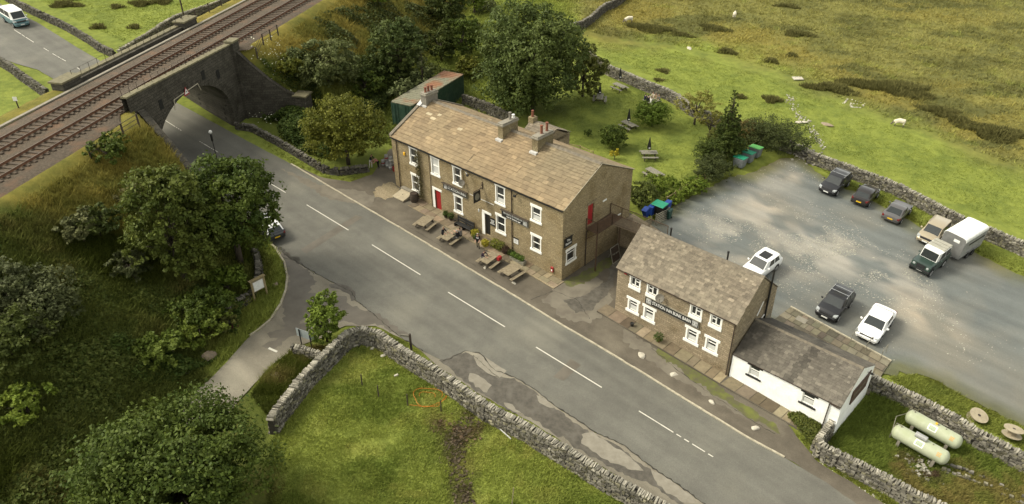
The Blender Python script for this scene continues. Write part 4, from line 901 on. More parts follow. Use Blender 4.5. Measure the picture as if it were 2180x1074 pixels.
# ============ bicycle-style loops (railings) beside the yard
hb = None
for k, (px, py) in enumerate(((1814,716),(1846,735),(1878,752))):
    a = at(px + 2, py + 6); e = empty('tethering_rail', a, 0, ['steel hoop rail nearest the black car in the flagged yard', 'middle steel hoop rail in the flagged yard', 'steel hoop rail farthest from bunk barn in flagged yard'][k], 'rail', 'hoop rails in the yard')
    mb = MB(); d = Vector((math.cos(WA+1.57), math.sin(WA+1.57), 0)) * .55; pts = [-d, -d + Vector((0,0,.85)), d + Vector((0,0,.85)), d]; mb.path(pts, .028, 6); mb.build('hoop', M['greywood'], e)

# ============ railway bridge
br = empty('railway_bridge', tuple(rp(0, TC, 3.5)), 0, 'dark stone arched railway bridge spanning the road at the inn', 'bridge')
bo = rp(0, TC, 3.5)
def B3(s, t, z): return rp(s, t, z) - bo
def archz(t, c, hw=HWID, spr=5.6, rise=4.9):
    q = (t - c) / hw; return spr + rise * math.sqrt(max(0, 1 - q * q))
def bface(s, c, t0, t1, zt0, zt1, thick, mb):
    n = 40; ts = [t0] + [c - HWID + 2*HWID*i/n for i in range(n + 1)] + [t1]
    def zt(t): return zt0 + (zt1 - zt0) * (t - t0) / (t1 - t0)
    for a, b in zip(ts[:-1], ts[1:]):
        if a < c - HWID - 1e-6 or b > c + HWID + 1e-6: za = zb_ = 1.5
        else: za, zb_ = archz(a, c), archz(b, c)
        vs = [B3(s, a, za), B3(s, b, zb_), B3(s, b, zt(b)), B3(s, a, zt(a)), B3(s-thick, a, za), B3(s-thick, b, zb_), B3(s-thick, b, zt(b)), B3(s-thick, a, zt(a))]
        mb.add(vs, [(0,1,2,3),(7,6,5,4),(0,4,5,1),(3,2,6,7)])
    for t in (c - HWID, c + HWID):
        mb.add([B3(s, t, 1.5), B3(s, t, archz(t, c)), B3(s-thick, t, archz(t, c)), B3(s-thick, t, 1.5)], [(0,1,2,3)])
PZ0, PZ1 = 13.15, 12.5
mb = MB(); bface(SF, TC, TC - 9.0, TC + 9.3, PZ0, PZ1, .55, mb); mb.build('spandrel_wall', M['bridge'], br); mb = MB()
TCB = TC + SK * (SB - SF); bface(SB + .55, TCB, TCB - 9.5, TCB + 10.5, 12.05, 12.0, .55, mb)
bw = mb.build('spandrel_wall', M['bridge'], br)
mb = MB(); n = 30
for i in range(n):                     # barrel
    a0, a1 = math.pi * i / n, math.pi * (i + 1) / n
    def q(s, c, a): return B3(s, c - HWID * math.cos(a), 5.6 + 4.9 * math.sin(a))
    mb.add([q(SF-.54, TC, a0), q(SF-.54, TC, a1), q(SB+.02, TCB, a1), q(SB+.02, TCB, a0)], [(0,1,2,3)])
for sgn in (-1, 1): mb.add([B3(SF-.54, TC+sgn*HWID, 1.5), B3(SF-.54, TC+sgn*HWID, 5.6), B3(SB+.02, TCB+sgn*HWID, 5.6), B3(SB+.02, TCB+sgn*HWID, 1.5)], [(0,1,2,3)])
mb.build('arch_barrel', M['bridge'], br, recalc=False)
mb = MB()                              # voussoirs of the near face
for i in range(30):
    a0, a1 = math.pi * i / 30, math.pi * (i + .93) / 30; h = .62; vs = []
    for s in (SF + .003, SF + .05):
        for a, r in ((a0, 0), (a1, 0), (a1, h), (a0, h)): vs.append(B3(s, TC - (HWID + r) * math.cos(a), 5.6 + (4.9 + r) * math.sin(a)))
    mb.hexa(vs)
mb.build('voussoirs', M['bridge'], br)
for side, s, t0, t1, z0, z1 in (('n', SF, TC - 9.0, TC + 9.3, PZ0, PZ1), ('f', SB, TCB - 9.5, TCB + 10.5, 12.05, 12.0)):
    mb = MB(); n = 22
    for i in range(n):
        ta, tb = t0 + (t1-t0)*i/n, t0 + (t1-t0)*(i+.985)/n; za = z0 + (z1-z0)*i/n + random.uniform(-.01, .01); vs = []
        for dz in (.003, .16):
            for ss, tt in ((s + .1, ta), (s + .1, tb), (s - .62, tb), (s - .62, ta)): vs.append(B3(ss, tt, za + dz))
        mb.hexa(vs)
    mb.build('parapet_coping', M['coping'], br)
for (t, s, hgt) in ((TC + 9.6, SF, 12.75),):
    mb = MB(); vs = [];
    for z in (1.5, hgt):
        for ss, tt in ((s - .6, t - .6), (s + .35, t - .6), (s + .35, t + .6), (s - .6, t + .6)): vs.append(B3(ss, tt, z))
    mb.hexa(vs); vs = []
    for z in (hgt + .003, hgt + .2):
        for ss, tt in ((s - .7, t - .7), (s + .45, t - .7), (s + .45, t + .7), (s - .7, t + .7)): vs.append(B3(ss, tt, z))
    mb.build('pilaster', M['bridge'], br); q = MB(); q.hexa(vs); q.build('pilaster_cap', M['coping'], br)
for (t, s) in ((TCB - 10, SB + .2), (TCB + 11, SB + .2)):
    mb = MB(); vs = []
    for z in (8, 12.5):
        for ss, tt in ((s - .7, t - 1.3), (s + .7, t - 1.3), (s + .7, t + 1.3), (s - .7, t + 1.3)): vs.append(B3(ss, tt, z))
    mb.hexa(vs); mb.build('pilaster', M['bridge'], br); vs = []
    for z in (12.503, 12.68):
        for ss, tt in ((s - .85, t - 1.45), (s + .85, t - 1.45), (s + .85, t + 1.45), (s - .85, t + 1.45)): vs.append(B3(ss, tt, z))
    q = MB(); q.hexa(vs); q.build('pilaster_cap', M['coping'], br)
for t, z in ((TC - 6.7, 9.9), (TC - 4.6, 11.2 - .3), (TC + 3.0, 11.2), (TC + 5.6, 10.4)):        # drain openings
    mb = MB(); vs = []
    for s in (SF + .005, SF + .03):
        for tt, zz in ((t-.3, z-.55), (t+.3, z-.55), (t+.3, z+.45), (t-.3, z+.45)): vs.append(B3(s, tt, zz))
    mb.hexa(vs); mb.build('wall_recess', M['black'], br)
# height guard bars and warning triangle
mb = MB(); pz = lambda t: archz(t, TC) + .02
pts = [B3(SF+.12, TC-2.9, 9.6), B3(SF+.12, TC-2.7, 10.6), B3(SF+.12, TC+1.6, 10.75), B3(SF+.12, TC+1.9, 9.9)]
mb.path(pts, .05, 6); mb.build('height_marker', M['kerb'], br)
c = B3(SF+.16, TC-.6, 10.72); mb = MB(); tri = [(-.5, -.4), (.5, -.4), (0, .48)]
def trid(sc, off): return [c + Vector((RD.x * a * sc, RD.y * a * sc, b * sc)) + Vector((RN.x, RN.y, 0)) * off for a, b in tri]
mb.add(trid(1, 0) + trid(1, .03), [(0,1,2),(3,5,4),(0,3,4,1),(1,4,5,2),(2,5,3,0)]); sgn_ = mb.build('warning_sign', M['red'], br)
mb = MB(); mb.add(trid(.66, .032) + trid(.66, .04), [(0,1,2),(3,5,4),(0,3,4,1),(1,4,5,2),(2,5,3,0)]); mb.build('sign_face', M['signwhite'], sgn_)
mb = MB(); mb.add(trid(.2, .042) + trid(.2, .05), [(0,1,2),(3,5,4),(0,3,4,1),(1,4,5,2),(2,5,3,0)]); mb.build('sign_mark', M['black'], sgn_)
# wing walls
def wing(pts, zs, th=.55):
    mb = MB(); P = [Vector(p) for p in pts]
    for i in range(len(P) - 1):
        a, b = P[i], P[i+1]; d = (b - a).normalized(); q = Vector((-d.y, d.x)) * th / 2; vs = []
        for zz in (None, 1):
            for p, z, sg in ((a, zs[i], -1), (b, zs[i+1], -1), (b, zs[i+1], 1), (a, zs[i], 1)):
                v = p + q * sg; w3 = rp(v.x, v.y, z if zz else 1.2) - bo; vs.append(w3)
        mb.hexa(vs)
    o = mb.build('wing_wall', M['bridge'], br)
    mb = MB()
    for i in range(len(P) - 1):
        a, b = P[i], P[i+1]; d = (b - a).normalized(); q = Vector((-d.y, d.x)) * (th / 2 + .06); vs = []
        for h in (.003, .15):
            for p, z, sg in ((a, zs[i], -1), (b, zs[i+1], -1), (b, zs[i+1], 1), (a, zs[i], 1)):
                v = p + q * sg; vs.append(rp(v.x, v.y, z + h) - bo)
        mb.hexa(vs)
    mb.build('wing_coping', M['bridge'], o)
wing([(SF+.3, TC+9.6), (5.6, 30.1), (7.4, 30.7), (9.0, 31.3), (10.2, 31.7)], [11.6, 10.2, 8.1, 6.6, 5.9])
wing([(SF+.3, TC-7.9), (6.0, 11.5), (7.5, 10.7), (9.2, 9.8), (12.0, 8.3)], [11.5, 10.7, 9.8, 8.8, 7.2])
mb = MB(); vs = []
for z in (1.5, 6.1):
    for ss, tt in ((9.9, 31.1), (11.4, 31.1), (11.4, 32.6), (9.9, 32.6)): vs.append(B3(ss, tt, z))
mb.hexa(vs); pr = mb.build('end_pier', M['bridge'], br); vs = []
for z in (6.103, 6.28):
    for ss, tt in ((9.75, 30.95), (11.55, 30.95), (11.55, 32.75), (9.75, 32.75)): vs.append(B3(ss, tt, z))
q = MB(); q.hexa(vs); q.build('pier_cap', M['coping'], pr)
# railing stanchions on the near parapet
mb = MB()
for i in range(17):
    t = TC - 9 + i * 1.12; z = PZ0 + (PZ1 - PZ0) * (t - TC + 9.9) / 19.2 + .16; mb.bar(B3(SF-.35, t, z), B3(SF-.35, t, z + .75), .035, .035)
mb.path([B3(SF-.35, TC-9, PZ0+.87), B3(SF-.35, TC+8.9, PZ1+.93)], .012, 4); mb.build('parapet_fence', M['iron'], br)
mb = MB()
for i in range(18):
    t = TCB - 9 + i * 1.3; mb.bar(B3(SB+.2, t, 12.1), B3(SB+.2, t, 13.1), .035, .035)
mb.path([B3(SB+.2, TCB-9, 13.05), B3(SB+.2, TCB+13, 13.05)], .015, 4); mb.build('parapet_fence', M['iron'], br)

# ============ the railway: ballast, sleepers, four rails
mb = MB(); N_ = 120; ss_ = [-5.6, -4.9, -2.2, 0, 2.2, 4.75, 5.45]; hh = [-.25, 0, .03, -.03, .03, 0, -.3]; V = []; F = []
tt_ = np.concatenate([[-400, -200, -100], np.linspace(-40, 110, 90), [160, 260, 400]])
for t in tt_:
    onb = TC - 10.5 < t < TC + 10.5
    for s, h in zip(ss_, hh):
        if onb: s = min(s, 3.55); h = max(h, -.1)
        V.append(rp(s, t, ZR - .16 + h))
k = len(ss_)
F = [(i*k+j, i*k+j+1, (i+1)*k+j+1, (i+1)*k+j) for i in range(len(tt_)-1) for j in range(k-1)]
mb.add(V, F); mb.build('ballast', M['ballast'], smooth=True)['kind'] = 'structure'
rail_s = [(-2.85, -3.25), (-1.15, -1.30), (1.15, 1.35), (2.85, 3.30)]     # offsets at t=0 and t=50
def rs_(i, t): a, b = rail_s[i]; return a + (b - a) * t / 50
mb = MB()
for t in np.arange(-30, 100, .72):
    for a, b in ((0, 1), (2, 3)):
        s0, s1 = rs_(a, t) - .5, rs_(b, t) + .5; p, q = rp(s0, t, ZR - .11), rp(s1, t, ZR - .11); mb.bar(p, q, .27, .14)
tag(mb.build('sleepers', M['sleeper']), 'close rows of dark sleepers under the two railway tracks', 'sleepers', kind='stuff')
for i in range(4):
    mb = MB(); p, q = rp(rs_(i, -200), -200, ZR - .02), rp(rs_(i, 250), 250, ZR - .02); mb.bar(p, q, .14, .04); mb.bar(p + Vector((0,0,.07)), q + Vector((0,0,.07)), .035, .14)
    o = mb.build('railway_rail', M['rail']); tag(o, ['rail of the far track, outermost from the inn', 'inner rail of the far track on the embankment', 'inner rail of the near track beside the centre gap', 'rusty rail of the near track closest to the inn'][i], 'rail', 'rails of the double track')
    mb = MB(); mb.bar(p + Vector((0,0,.16)), q + Vector((0,0,.16)), .07, .035); mb.build('rail_head', M['railtop'], o)
# cable trough, lineside details
mb = MB(); mb.bar(rp(-5.2, -100, ZR - .1), rp(-5.4, 200, ZR - .1), .35, .12); tag(mb.build('cable_trough', M['concrete']), 'concrete cable trough beside the far rail', 'cable trough')

# ============ dry stone walls, each stone laid
def wall_cols(kind):
    r = random.random()
    g = random.uniform(.07, .23) if kind != 'dark' else random.uniform(.05, .13)
    if r < .10: g *= 1.55
    return (g, g * .93, g * .76) if random.random() < .72 else (g * .95, g * .88, g * .60)
def drywall(name, pts, h, label, thick=.5, cope=True, kind='', group=None, px=True, seed=0, ruin=0.0, dens=1.0, copeh=.26, dz=None):
    P = [at(x, y, h if dz is None else dz).xy for x, y in pts] if px else [Vector(p) for p in pts]
    rr = random.Random(seed); mb = MB()
    for a, b in zip(P[:-1], P[1:]):
        d = b - a; L = d.length; d.normalize(); q = Vector((-d.y, d.x)); ang = math.atan2(d.y, d.x)
        n = max(1, int(L / 2.0))
        for i in range(n):      # core
            c0, c1 = a + d * (L*i/n), a + d * (L*(i+1)/n); vs = []
            for zz, wd in ((-.3, thick/2 - .03), (h - .1 - ruin * .5, thick/2 - .12)):
                for c, sg in ((c0, -1), (c1, -1), (c1, 1), (c0, 1)): v = c + q * (wd * sg); vs.append((v.x, v.y, zat(v.x, v.y) + zz))
            mb.hexa(vs, 1)
        rows = max(2, int(h / .15 * dens)); x = 0
        for row in range(rows):
            zz = row * h / rows + .05; wd = thick/2 - .11 * row / rows
            for sg in (-1, 1):
                x = rr.random() * .2
                while x < L:
                    w_ = rr.uniform(.12, .46); c = a + d * min(x + w_/2, L) + q * (sg * (wd + rr.uniform(-.03, .03)))
                    if not (ruin and zz > h * (1 - ruin * rr.random() * 1.6)):
                        M3 = Matrix.Rotation(ang + rr.uniform(-.12, .12), 3, 'Z') @ Matrix.Rotation(rr.uniform(-.1, .1), 3, 'Y')
                        mb.stone((c.x, c.y, zat(c.x, c.y) + zz + rr.uniform(-.03, .03)), w_, .2, h / rows * rr.uniform(.6, 1.3), M3, .25, 0, wall_cols(kind), rr)
                    x += w_ * .97
        if cope:
            x = 0
            while x < L:
                w_ = rr.uniform(.07, .19); c = a + d * min(x, L)
                if rr.random() > .04 + ruin * .6:
                    M3 = Matrix.Rotation(ang + rr.uniform(-.2, .2), 3, 'Z') @ Matrix.Rotation(rr.uniform(.05, .55), 3, 'Y')
                    g = rr.uniform(.16, .42) if kind != 'dark' else rr.uniform(.1, .24)
                    mb.stone((c.x, c.y, zat(c.x, c.y) + h + rr.uniform(-.03, .05)), w_, thick * rr.uniform(.72, 1.0), copeh * rr.uniform(.8, 1.3), M3, .35, 0, (g, g * .93, g * .76), rr)
                x += w_ * 1.1
    o = mb.build(name, [M['stonew'], M['core']], recalc=False); return tag(o, label, 'wall', group)
WALL = {}
drywall('dry_stone_wall', [(574,893),(588,868),(604,848),(640,802),(672,770),(704,738),(738,708),(768,698),(805,708),(865,748),(925,784),(957,805),(1034,860),(1120,904),(1207,956),(1293,1010),(1405,1070),(1520,1132)], 1.45, 'long grey dry stone wall bending round the corner of the foreground field', .6, seed=1)
drywall('dry_stone_wall', [(622,736),(645,741),(668,748),(690,756)], .9, 'short dry stone wall stub with rounded cope stones below two post sign', .5, seed=2, kind='', copeh=.32)
drywall('dry_stone_wall', [(1772,897),(1757,915),(1743,934),(1752,946),(1785,963),(1827,983),(1891,1015),(1947,1048),(2010,1078),(2080,1110)], 1.3, 'dry stone wall between the road verge and the gas tank enclosure', .55, seed=3)
drywall('dry_stone_wall', [(1858,800),(1880,812),(1921,829),(1979,858),(2035,887),(2079,914),(2122,938),(2166,960),(2240,1000)], 1.3, 'dry stone wall between gas tank enclosure and car park grass', .6, seed=4)
drywall('dry_stone_wall', [(1722,322),(1760,336),(1804,352),(1856,371),(1890,384),(1922,397),(1955,414),(1987,431),(2020,448),(2052,462),(2117,490),(2180,517),(2300,575)], 1.3, 'long dry stone wall along the back of the car park behind the parked cars', .6, seed=5, kind='')
drywall('dry_stone_wall', [(1694,312),(1708,316),(1724,323)], .9, 'tumbled pale wall end beside the dark hedge at car park corner', 1.1, seed=6, ruin=.5, copeh=.3)
drywall('dry_stone_wall', [(1256,108),(1272,126),(1300,142),(1340,158),(1380,175),(1420,190),(1445,203),(1470,222),(1530,250),(1600,270),(1690,306)], 1.35, 'dry stone wall dividing the beer garden from the rough pasture', .55, seed=7)
drywall('dry_stone_wall', [(1345,-25),(1310,0),(1288,10),(1272,22),(1255,38),(1240,46),(1215,50),(1196,58)], 1.2, 'crooked field wall on the hillside behind the tall ash tree', .6, seed=8, kind='dark')
drywall('dry_stone_wall', [(500,262),(537,268),(587,294),(626,317),(664,340),(691,355),(720,360),(750,357),(782,352)], .7, 'low half buried wall along the verge between bridge and inn', .5, seed=9, kind='dark', ruin=.3)
drywall('dry_stone_wall', [(-30,-35),(48,8),(100,32),(141,51),(186,77),(210,94),(240,108)], 1.0, 'roadside wall right of the road beyond the bridge', .5, seed=10, kind='dark', ruin=.15)
drywall('dry_stone_wall', [(252,108),(285,88),(316,71),(344,50),(372,34),(420,18),(465,3),(520,-20)], 1.2, 'field wall at the foot of the embankment beyond the tracks', .55, seed=11)
drywall('dry_stone_wall', [(-60,95),(0,124),(22,137),(40,152),(56,163),(75,176),(98,192)], 1.1, 'curving wall left of the road beyond the bridge', .55, seed=12, kind='dark', ruin=.1)
drywall('dry_stone_wall', [(985,203),(1011,211),(1038,220),(1060,231),(1092,248)], 1.3, 'mossy stone wall behind the inn roof below the ash tree', .6, seed=13, kind='dark')
drywall('dry_stone_wall', [(546,545),(551,565),(549,590),(537,618),(517,636),(500,648),(487,664),(482,686)], .6, 'overgrown curved wall behind the notice board on the grass verge', .5, seed=14, kind='dark', ruin=.35)
drywall('dry_stone_wall', [(2000,985),(2060,1005),(2110,1025),(2160,1050),(2220,1085)], .35, 'low tumbled stone row in long grass right of gas tanks', .7, seed=15, ruin=.7, cope=False)

# ============ shipping container
cz = at(824, 270).z; ca = Vector((-14.55, 85.0)); cb = Vector((-11.5, 83.85)); cl = Vector((-6.3, 93.3))
lx = (cl - cb).normalized(); ang = math.atan2(lx.y, lx.x); CLn = 11.6; CWd = 2.9; CHt = 2.95
ct = empty('shipping_container', (cb.x, cb.y, cz), ang, 'dark green shipping container with rust streaked roof behind the inn', 'container')
M['cgreen'] = mat('green_container_paint', (.028, .062, .040), (.018, .042, .028), scale=2, rough=.6, c3=(.045, .075, .05), s3=1.1)
def rustx(nt, co, last):
    N = nt.nodes; L = nt.links; n = N.new('ShaderNodeTexNoise'); n.inputs['Scale'].default_value = .32; n.inputs['Detail'].default_value = 3; L.new(co, n.inputs['Vector'])
    m = N.new('ShaderNodeMapRange'); m.inputs[1].default_value = .5; m.inputs[2].default_value = .62; L.new(n.outputs[0], m.inputs[0])
    x = N.new('ShaderNodeMix'); x.data_type = 'RGBA'; x.inputs[7].default_value = (.21, .105, .055, 1); L.new(last, x.inputs[6]); L.new(m.outputs[0], x.inputs[0]); return x.outputs[2]
M['croof'] = mat('rusted_container_roof', (.20, .19, .13), (.13, .13, .085), scale=3, rough=.8, extra=rustx)
mb = MB()
def corr(mb, x0, x1, y, z0, z1, step=.28, dep=.04):
    n = int((x1 - x0) / step)
    for i in range(n):
        xa = x0 + (x1-x0)*i/n; xb = x0 + (x1-x0)*(i+.5)/n; xc = x0 + (x1-x0)*(i+1)/n
        mb.add([(xa, y, z0), (xb, y, z0), (xb, y, z1), (xa, y, z1)], [(0,1,2,3)]); mb.add([(xb, y + dep, z0), (xc, y + dep, z0), (xc, y + dep, z1), (xb, y + dep, z1)], [(0,1,2,3)])
        for xx in (xb, xc): mb.add([(xx, y, z0), (xx, y + dep, z0), (xx, y + dep, z1), (xx, y, z1)], [(0,1,2,3)])
corr(mb, .1, CLn - .1, 0, .1, CHt - .1); corr(mb, .1, CLn - .1, CWd - .04, .1, CHt - .1)
mb.box(.02, .06, .08, CWd - .08, .1, CHt - .1); mb.box(CLn - .06, CLn - .02, .08, CWd - .08, .1, CHt - .1)
for x in (0, CLn - .12):
    for y in (-.03, CWd - .09): mb.box(x, x + .12, y, y + .12, 0, CHt)
mb.box(0, CLn, -.03, .07, .0, .14); mb.box(0, CLn, CWd - .07, CWd + .03, .0, .14)
mb.build('body', M['cgreen'], ct, recalc=False)
mb = MB(); n = 44
for i in range(n):
    xa = CLn*i/n; z = CHt + (.035 if i % 2 else 0); mb.box(xa, xa + CLn/n, -.03, CWd + .03, CHt - .1, z)
mb.build('roof', M['croof'], ct)
mb = MB()
for y in (.5, .9, 2.0, 2.4): mb.tube((-.02, y, .2), (-.02, y, CHt - .2), .025, n=6)
mb.build('lock_rods', M['cgreen'], ct)
# ============ vehicles
M['tyre'] = mat('tyre_rubber', (.018, .018, .017), rough=.9)
M['rim'] = mat('alloy_rim', (.45, .45, .44), (.3, .3, .29), scale=8, rough=.35, metal=.6)
M['lamp'] = mat('lamp_lens', (.36, .38, .37), rough=.12, spec=.8)
M['tail'] = mat('tail_lens', (.13, .010, .010), rough=.15, spec=.7)
M['chrome'] = mat('bright_trim', (.62, .62, .6), rough=.25, metal=.8)
M['platew'] = mat('plate_white', (.72, .72, .68), rough=.5); M['platey'] = mat('plate_yellow', (.72, .46, .02), rough=.5)
M['carglass'] = mat('car_glass', (.022, .026, .026), (.03, .034, .032), rough=.08, spec=.5)
M['trim'] = mat('black_plastic', (.02, .02, .02), rough=.7)
def paint(n, c, metal=.0, rough=.28): 
    M[n] = mat(n, c, tuple(x * .93 for x in c), scale=1.2, rough=rough, metal=metal, coat=.35, spec=.4); return M[n]
for n, c, me_ in (('paint_black', (.012, .012, .013), 0), ('paint_dark_brown', (.03, .027, .025), .2), ('paint_grey', (.13, .125, .12), .4), ('paint_champagne', (.40, .34, .235), .3), ('paint_green', (.022, .042, .032), 0), ('paint_white', (.80, .80, .77), 0), ('paint_charcoal', (.028, .03, .031), .2), ('paint_teal', (.085, .17, .18), 0), ('paint_silver_white', (.66, .66, .62), 0)): paint(n, c, me_, .38 if c[0] < .02 else .28)
def interp(tab, x):
    for (x0, *a), (x1, *b) in zip(tab[:-1], tab[1:]):
        if x0 <= x <= x1: t = (x - x0) / (x1 - x0 or 1); t = t * t * (3 - 2 * t) if False else t; return [p + (q - p) * t for p, q in zip(a, b)]
    return list(tab[0][1:]) if x < tab[0][0] else list(tab[-1][1:])
def car(name, label, cat, group, front, rear, pm, L=4.5, Wd=1.82, H=1.65, hood=.98, belt=1.02, deck=1.05, cowl=1.25, rf=1.95, rr=3.85, rb=4.3, wb=(.85, 3.5), wr=.33, tumble=.17, flip=False, roofm=None, rails=None, bars=False, sun=None, plate=('platew', 'platey'), lowm=None, boxy=False, ground=None, square=False):
    """x runs from the front bumper (0) to the tail (L) in the car's own frame, then mirrored so +x points forward"""
    a, b = at(*front), at(*rear); h = math.atan2((a - b).y, (a - b).x)
    if flip: org = b + (a - b).normalized() * (L / 2)
    else: org = a - (a - b).normalized() * (L / 2)
    e = empty(name, (0, 0, 0), 0, label, cat, group); setpose(e, (org.x, org.y, gz(org.x, org.y) + .02), h)
    X_ = lambda x: L / 2 - x
    w_ = Wd / 2; k = .5 if boxy else 1
    bz = .24
    tab = [(0, w_*.72, .42, .62), (.06, w_*.86, .30, .70), (.22*k+.03, w_*.955, bz, .80 if not boxy else hood - .02), (.5, w_*.99, bz, hood - .06), (cowl*.8, w_, bz, hood), (cowl, w_, bz, belt), ((cowl+rb)/2, w_, bz, belt + .02), (rb - .25, w_, bz, deck + .0), (rb, w_*.985, bz, deck), (L - .22*k, w_*.95, bz + .03, deck - .05), (L - .06, w_*.88, .33, deck - .12), (L, w_*.78, .45, deck - .3)]
    if boxy: tab = [(0, w_*.9, .42, .62), (.05, w_*.95, .38, hood - .1), (.1, w_*.96, bz+.1, hood), (cowl, w_, bz+.1, hood + .06), (cowl + .02, w_, bz+.1, belt), (L - .06, w_, bz+.1, belt), (L, w_*.97, bz + .15, belt)]
    xs = sorted({*[t[0] for t in tab], *np.linspace(.0, L, 22)})
    mb = MB(); ring = []
    for x in xs:
        hw, z0, z1 = interp(tab, x); zm = z0 + (z1 - z0) * .55
        sec = [(0, z0), (hw*.86, z0), (hw*.965, z0 + .12), (hw, zm), (hw*.985, z1 - .13), (hw*.94, z1 - .035), (hw*.80, z1), (hw*.4, z1 + .02), (0, z1 + .028)]
        if boxy: sec = [(0, z0), (hw*.9, z0), (hw*.99, z0 + .05), (hw, zm), (hw, z1 - .06), (hw*.985, z1 - .015), (hw*.95, z1), (hw*.4, z1 + .01), (0, z1 + .012)]
        ring.append([(X_(x), y, z) for y, z in sec] + [(X_(x), -y, z) for y, z in sec[-2:0:-1]])
    n = len(ring[0]); V = [p for r_ in ring for p in r_]
    F = [(i*n+j, i*n+(j+1) % n, (i+1)*n+(j+1) % n, (i+1)*n+j) for i in range(len(ring)-1) for j in range(n)] + [tuple(range(n)), tuple(range((len(ring)-1)*n, len(ring)*n))[::-1]]
    mb.add(V, F); mats = [M[pm], M[lowm] if lowm else M['trim']]
    body = mb.build('body', mats, e, smooth=True)
    me = body.data; zs_ = .40 if not lowm else belt - .12
    if True:
        for p in me.polygons:
            c = p.center
            if c.z < (.36 if not lowm else zs_) and not (lowm and False): p.material_index = 1
    me.set_sharp_from_angle(angle=R(38)) if hasattr(me, 'set_sharp_from_angle') else None
    # greenhouse
    hw = w_ * .93; tw = w_ - tumble; ins = .0
    def gh(x, y, z): return (X_(x), y, z)
    fb, ft, rt, rbb = cowl - .04, rf, rr, rb - .04; zb0, zb1 = belt - .03, deck - .03
    mb = MB(); zt = H - .06
    lo = [gh(fb, -hw*.9, zb0), gh(fb, hw*.9, zb0), gh(ft + .1, hw, zb0), gh(rt - .1, hw, zb1), gh(rbb, hw*.92, zb1), gh(rbb, -hw*.92, zb1), gh(rt - .1, -hw, zb1), gh(ft + .1, -hw, zb0)]
    hi = [gh(ft, -tw*.92, zt), gh(ft, tw*.92, zt), gh(ft + .35, tw, zt + .015), gh(rt - .35, tw, zt + .01), gh(rt, tw*.9, zt - .03), gh(rt, -tw*.9, zt - .03), gh(rt - .35, -tw, zt + .01), gh(ft + .35, -tw, zt + .015)]
    mid = (ft + rt) / 2
    V = lo + hi + [gh(ft + .12, -tw*.6, H - .01), gh(ft + .12, tw*.6, H - .01), gh(rt - .12, tw*.6, H - .02), gh(rt - .12, -tw*.6, H - .02)]
    F = [(i, (i+1) % 8, 8+(i+1) % 8, 8+i) for i in range(8)] + [(8,9,17,16), (9,10,17), (10,11,18,17), (11,12,18), (12,13,19,18), (13,14,19), (14,15,16,19), (15,8,16), (16,17,18,19)]
    mb.add(V, F); g_ = mb.build('roof', M[roofm or pm], e, smooth=True); g_.data.set_sharp_from_angle(angle=R(30))
    def panel(nm, q, sh, off, m=M['carglass'], sx=None):
        "glass pane inside quad q (4 pts, ccw from outside), shrunk by sh and pushed out by off"
        q = [Vector(p) for p in q]; c = sum(q, Vector()) / 4; nn = (q[1]-q[0]).cross(q[3]-q[0]).normalized()
        if nn.dot(c - Vector((0, 0, .8))) < 0: nn = -nn
        q2 = [p + (c - p).normalized() * sh + nn * off for p in q]; q3 = [p + nn * .008 for p in q2]
        mb = MB(); mb.add(q2 + q3, [(0,1,2,3), (7,6,5,4), (0,4,5,1), (1,5,6,2), (2,6,7,3), (3,7,4,0)]); return mb.build(nm, m, e)
    panel('windscreen', [lo[0], lo[1], hi[1], hi[0]], .075, .006); panel('rear_window', [lo[4], lo[5], hi[5], hi[4]], .12, .006)
    for s_ in (1, -1):
        A = (lambda t: (t[0], t[1] * s_, t[2]))
        pts_lo = [Vector(A(lo[2])), Vector(A(lo[3]))]; pts_hi = [Vector(A(hi[2])), Vector(A(hi[3]))]
        q = [pts_lo[0] + Vector((0,0,.05)), pts_lo[0].lerp(pts_lo[1], .5) + Vector((0,0,.05)), pts_hi[0].lerp(pts_hi[1], .5), pts_hi[0]]; panel('side_window', q, .06, .006)
        q = [pts_lo[0].lerp(pts_lo[1], .52) + Vector((0,0,.05)), pts_lo[1] + Vector((0,0,.05)), pts_hi[1], pts_hi[0].lerp(pts_hi[1], .52)]; panel('side_window', q, .06, .006)
    # wheels
    for x in wb:
        for s_ in (1, -1):
            Mx = Matrix.Translation((X_(x), s_ * (w_ - .09), wr)) @ Matrix.Rotation(R(90) * -s_, 4, 'X')
            mb = MB(); mb.lathe([(wr*.62, -.11), (wr*.97, -.11), (wr, -.07), (wr, .07), (wr*.97, .115), (wr*.66, .12)], (0,0,0), 20, M=Mx); wl_ = mb.build('wheel', M['tyre'], e)
            mb = MB(); mb.lathe([(.01, .105), (wr*.66, .125)], (0,0,0), 16, M=Mx); 
            for kk in range(5):
                an = kk * 2*math.pi/5; mb.bar(Mx @ Vector((0, 0, .125)), Mx @ Vector((math.cos(an)*wr*.6, math.sin(an)*wr*.6, .13)), .05, .02)
            mb.build('rim', M['rim'], wl_)
            mb = MB(); mb.lathe([(wr*1.02, .0), (wr*1.18, .0), (wr*1.18, .012), (wr*1.02, .012)], (0,0,0), 20, M=Matrix.Translation((X_(x), s_ * (w_ - .012), wr + .03)) @ Matrix.Rotation(R(90) * -s_, 4, 'X')); mb.build('wheel_arch', M['trim'], e)
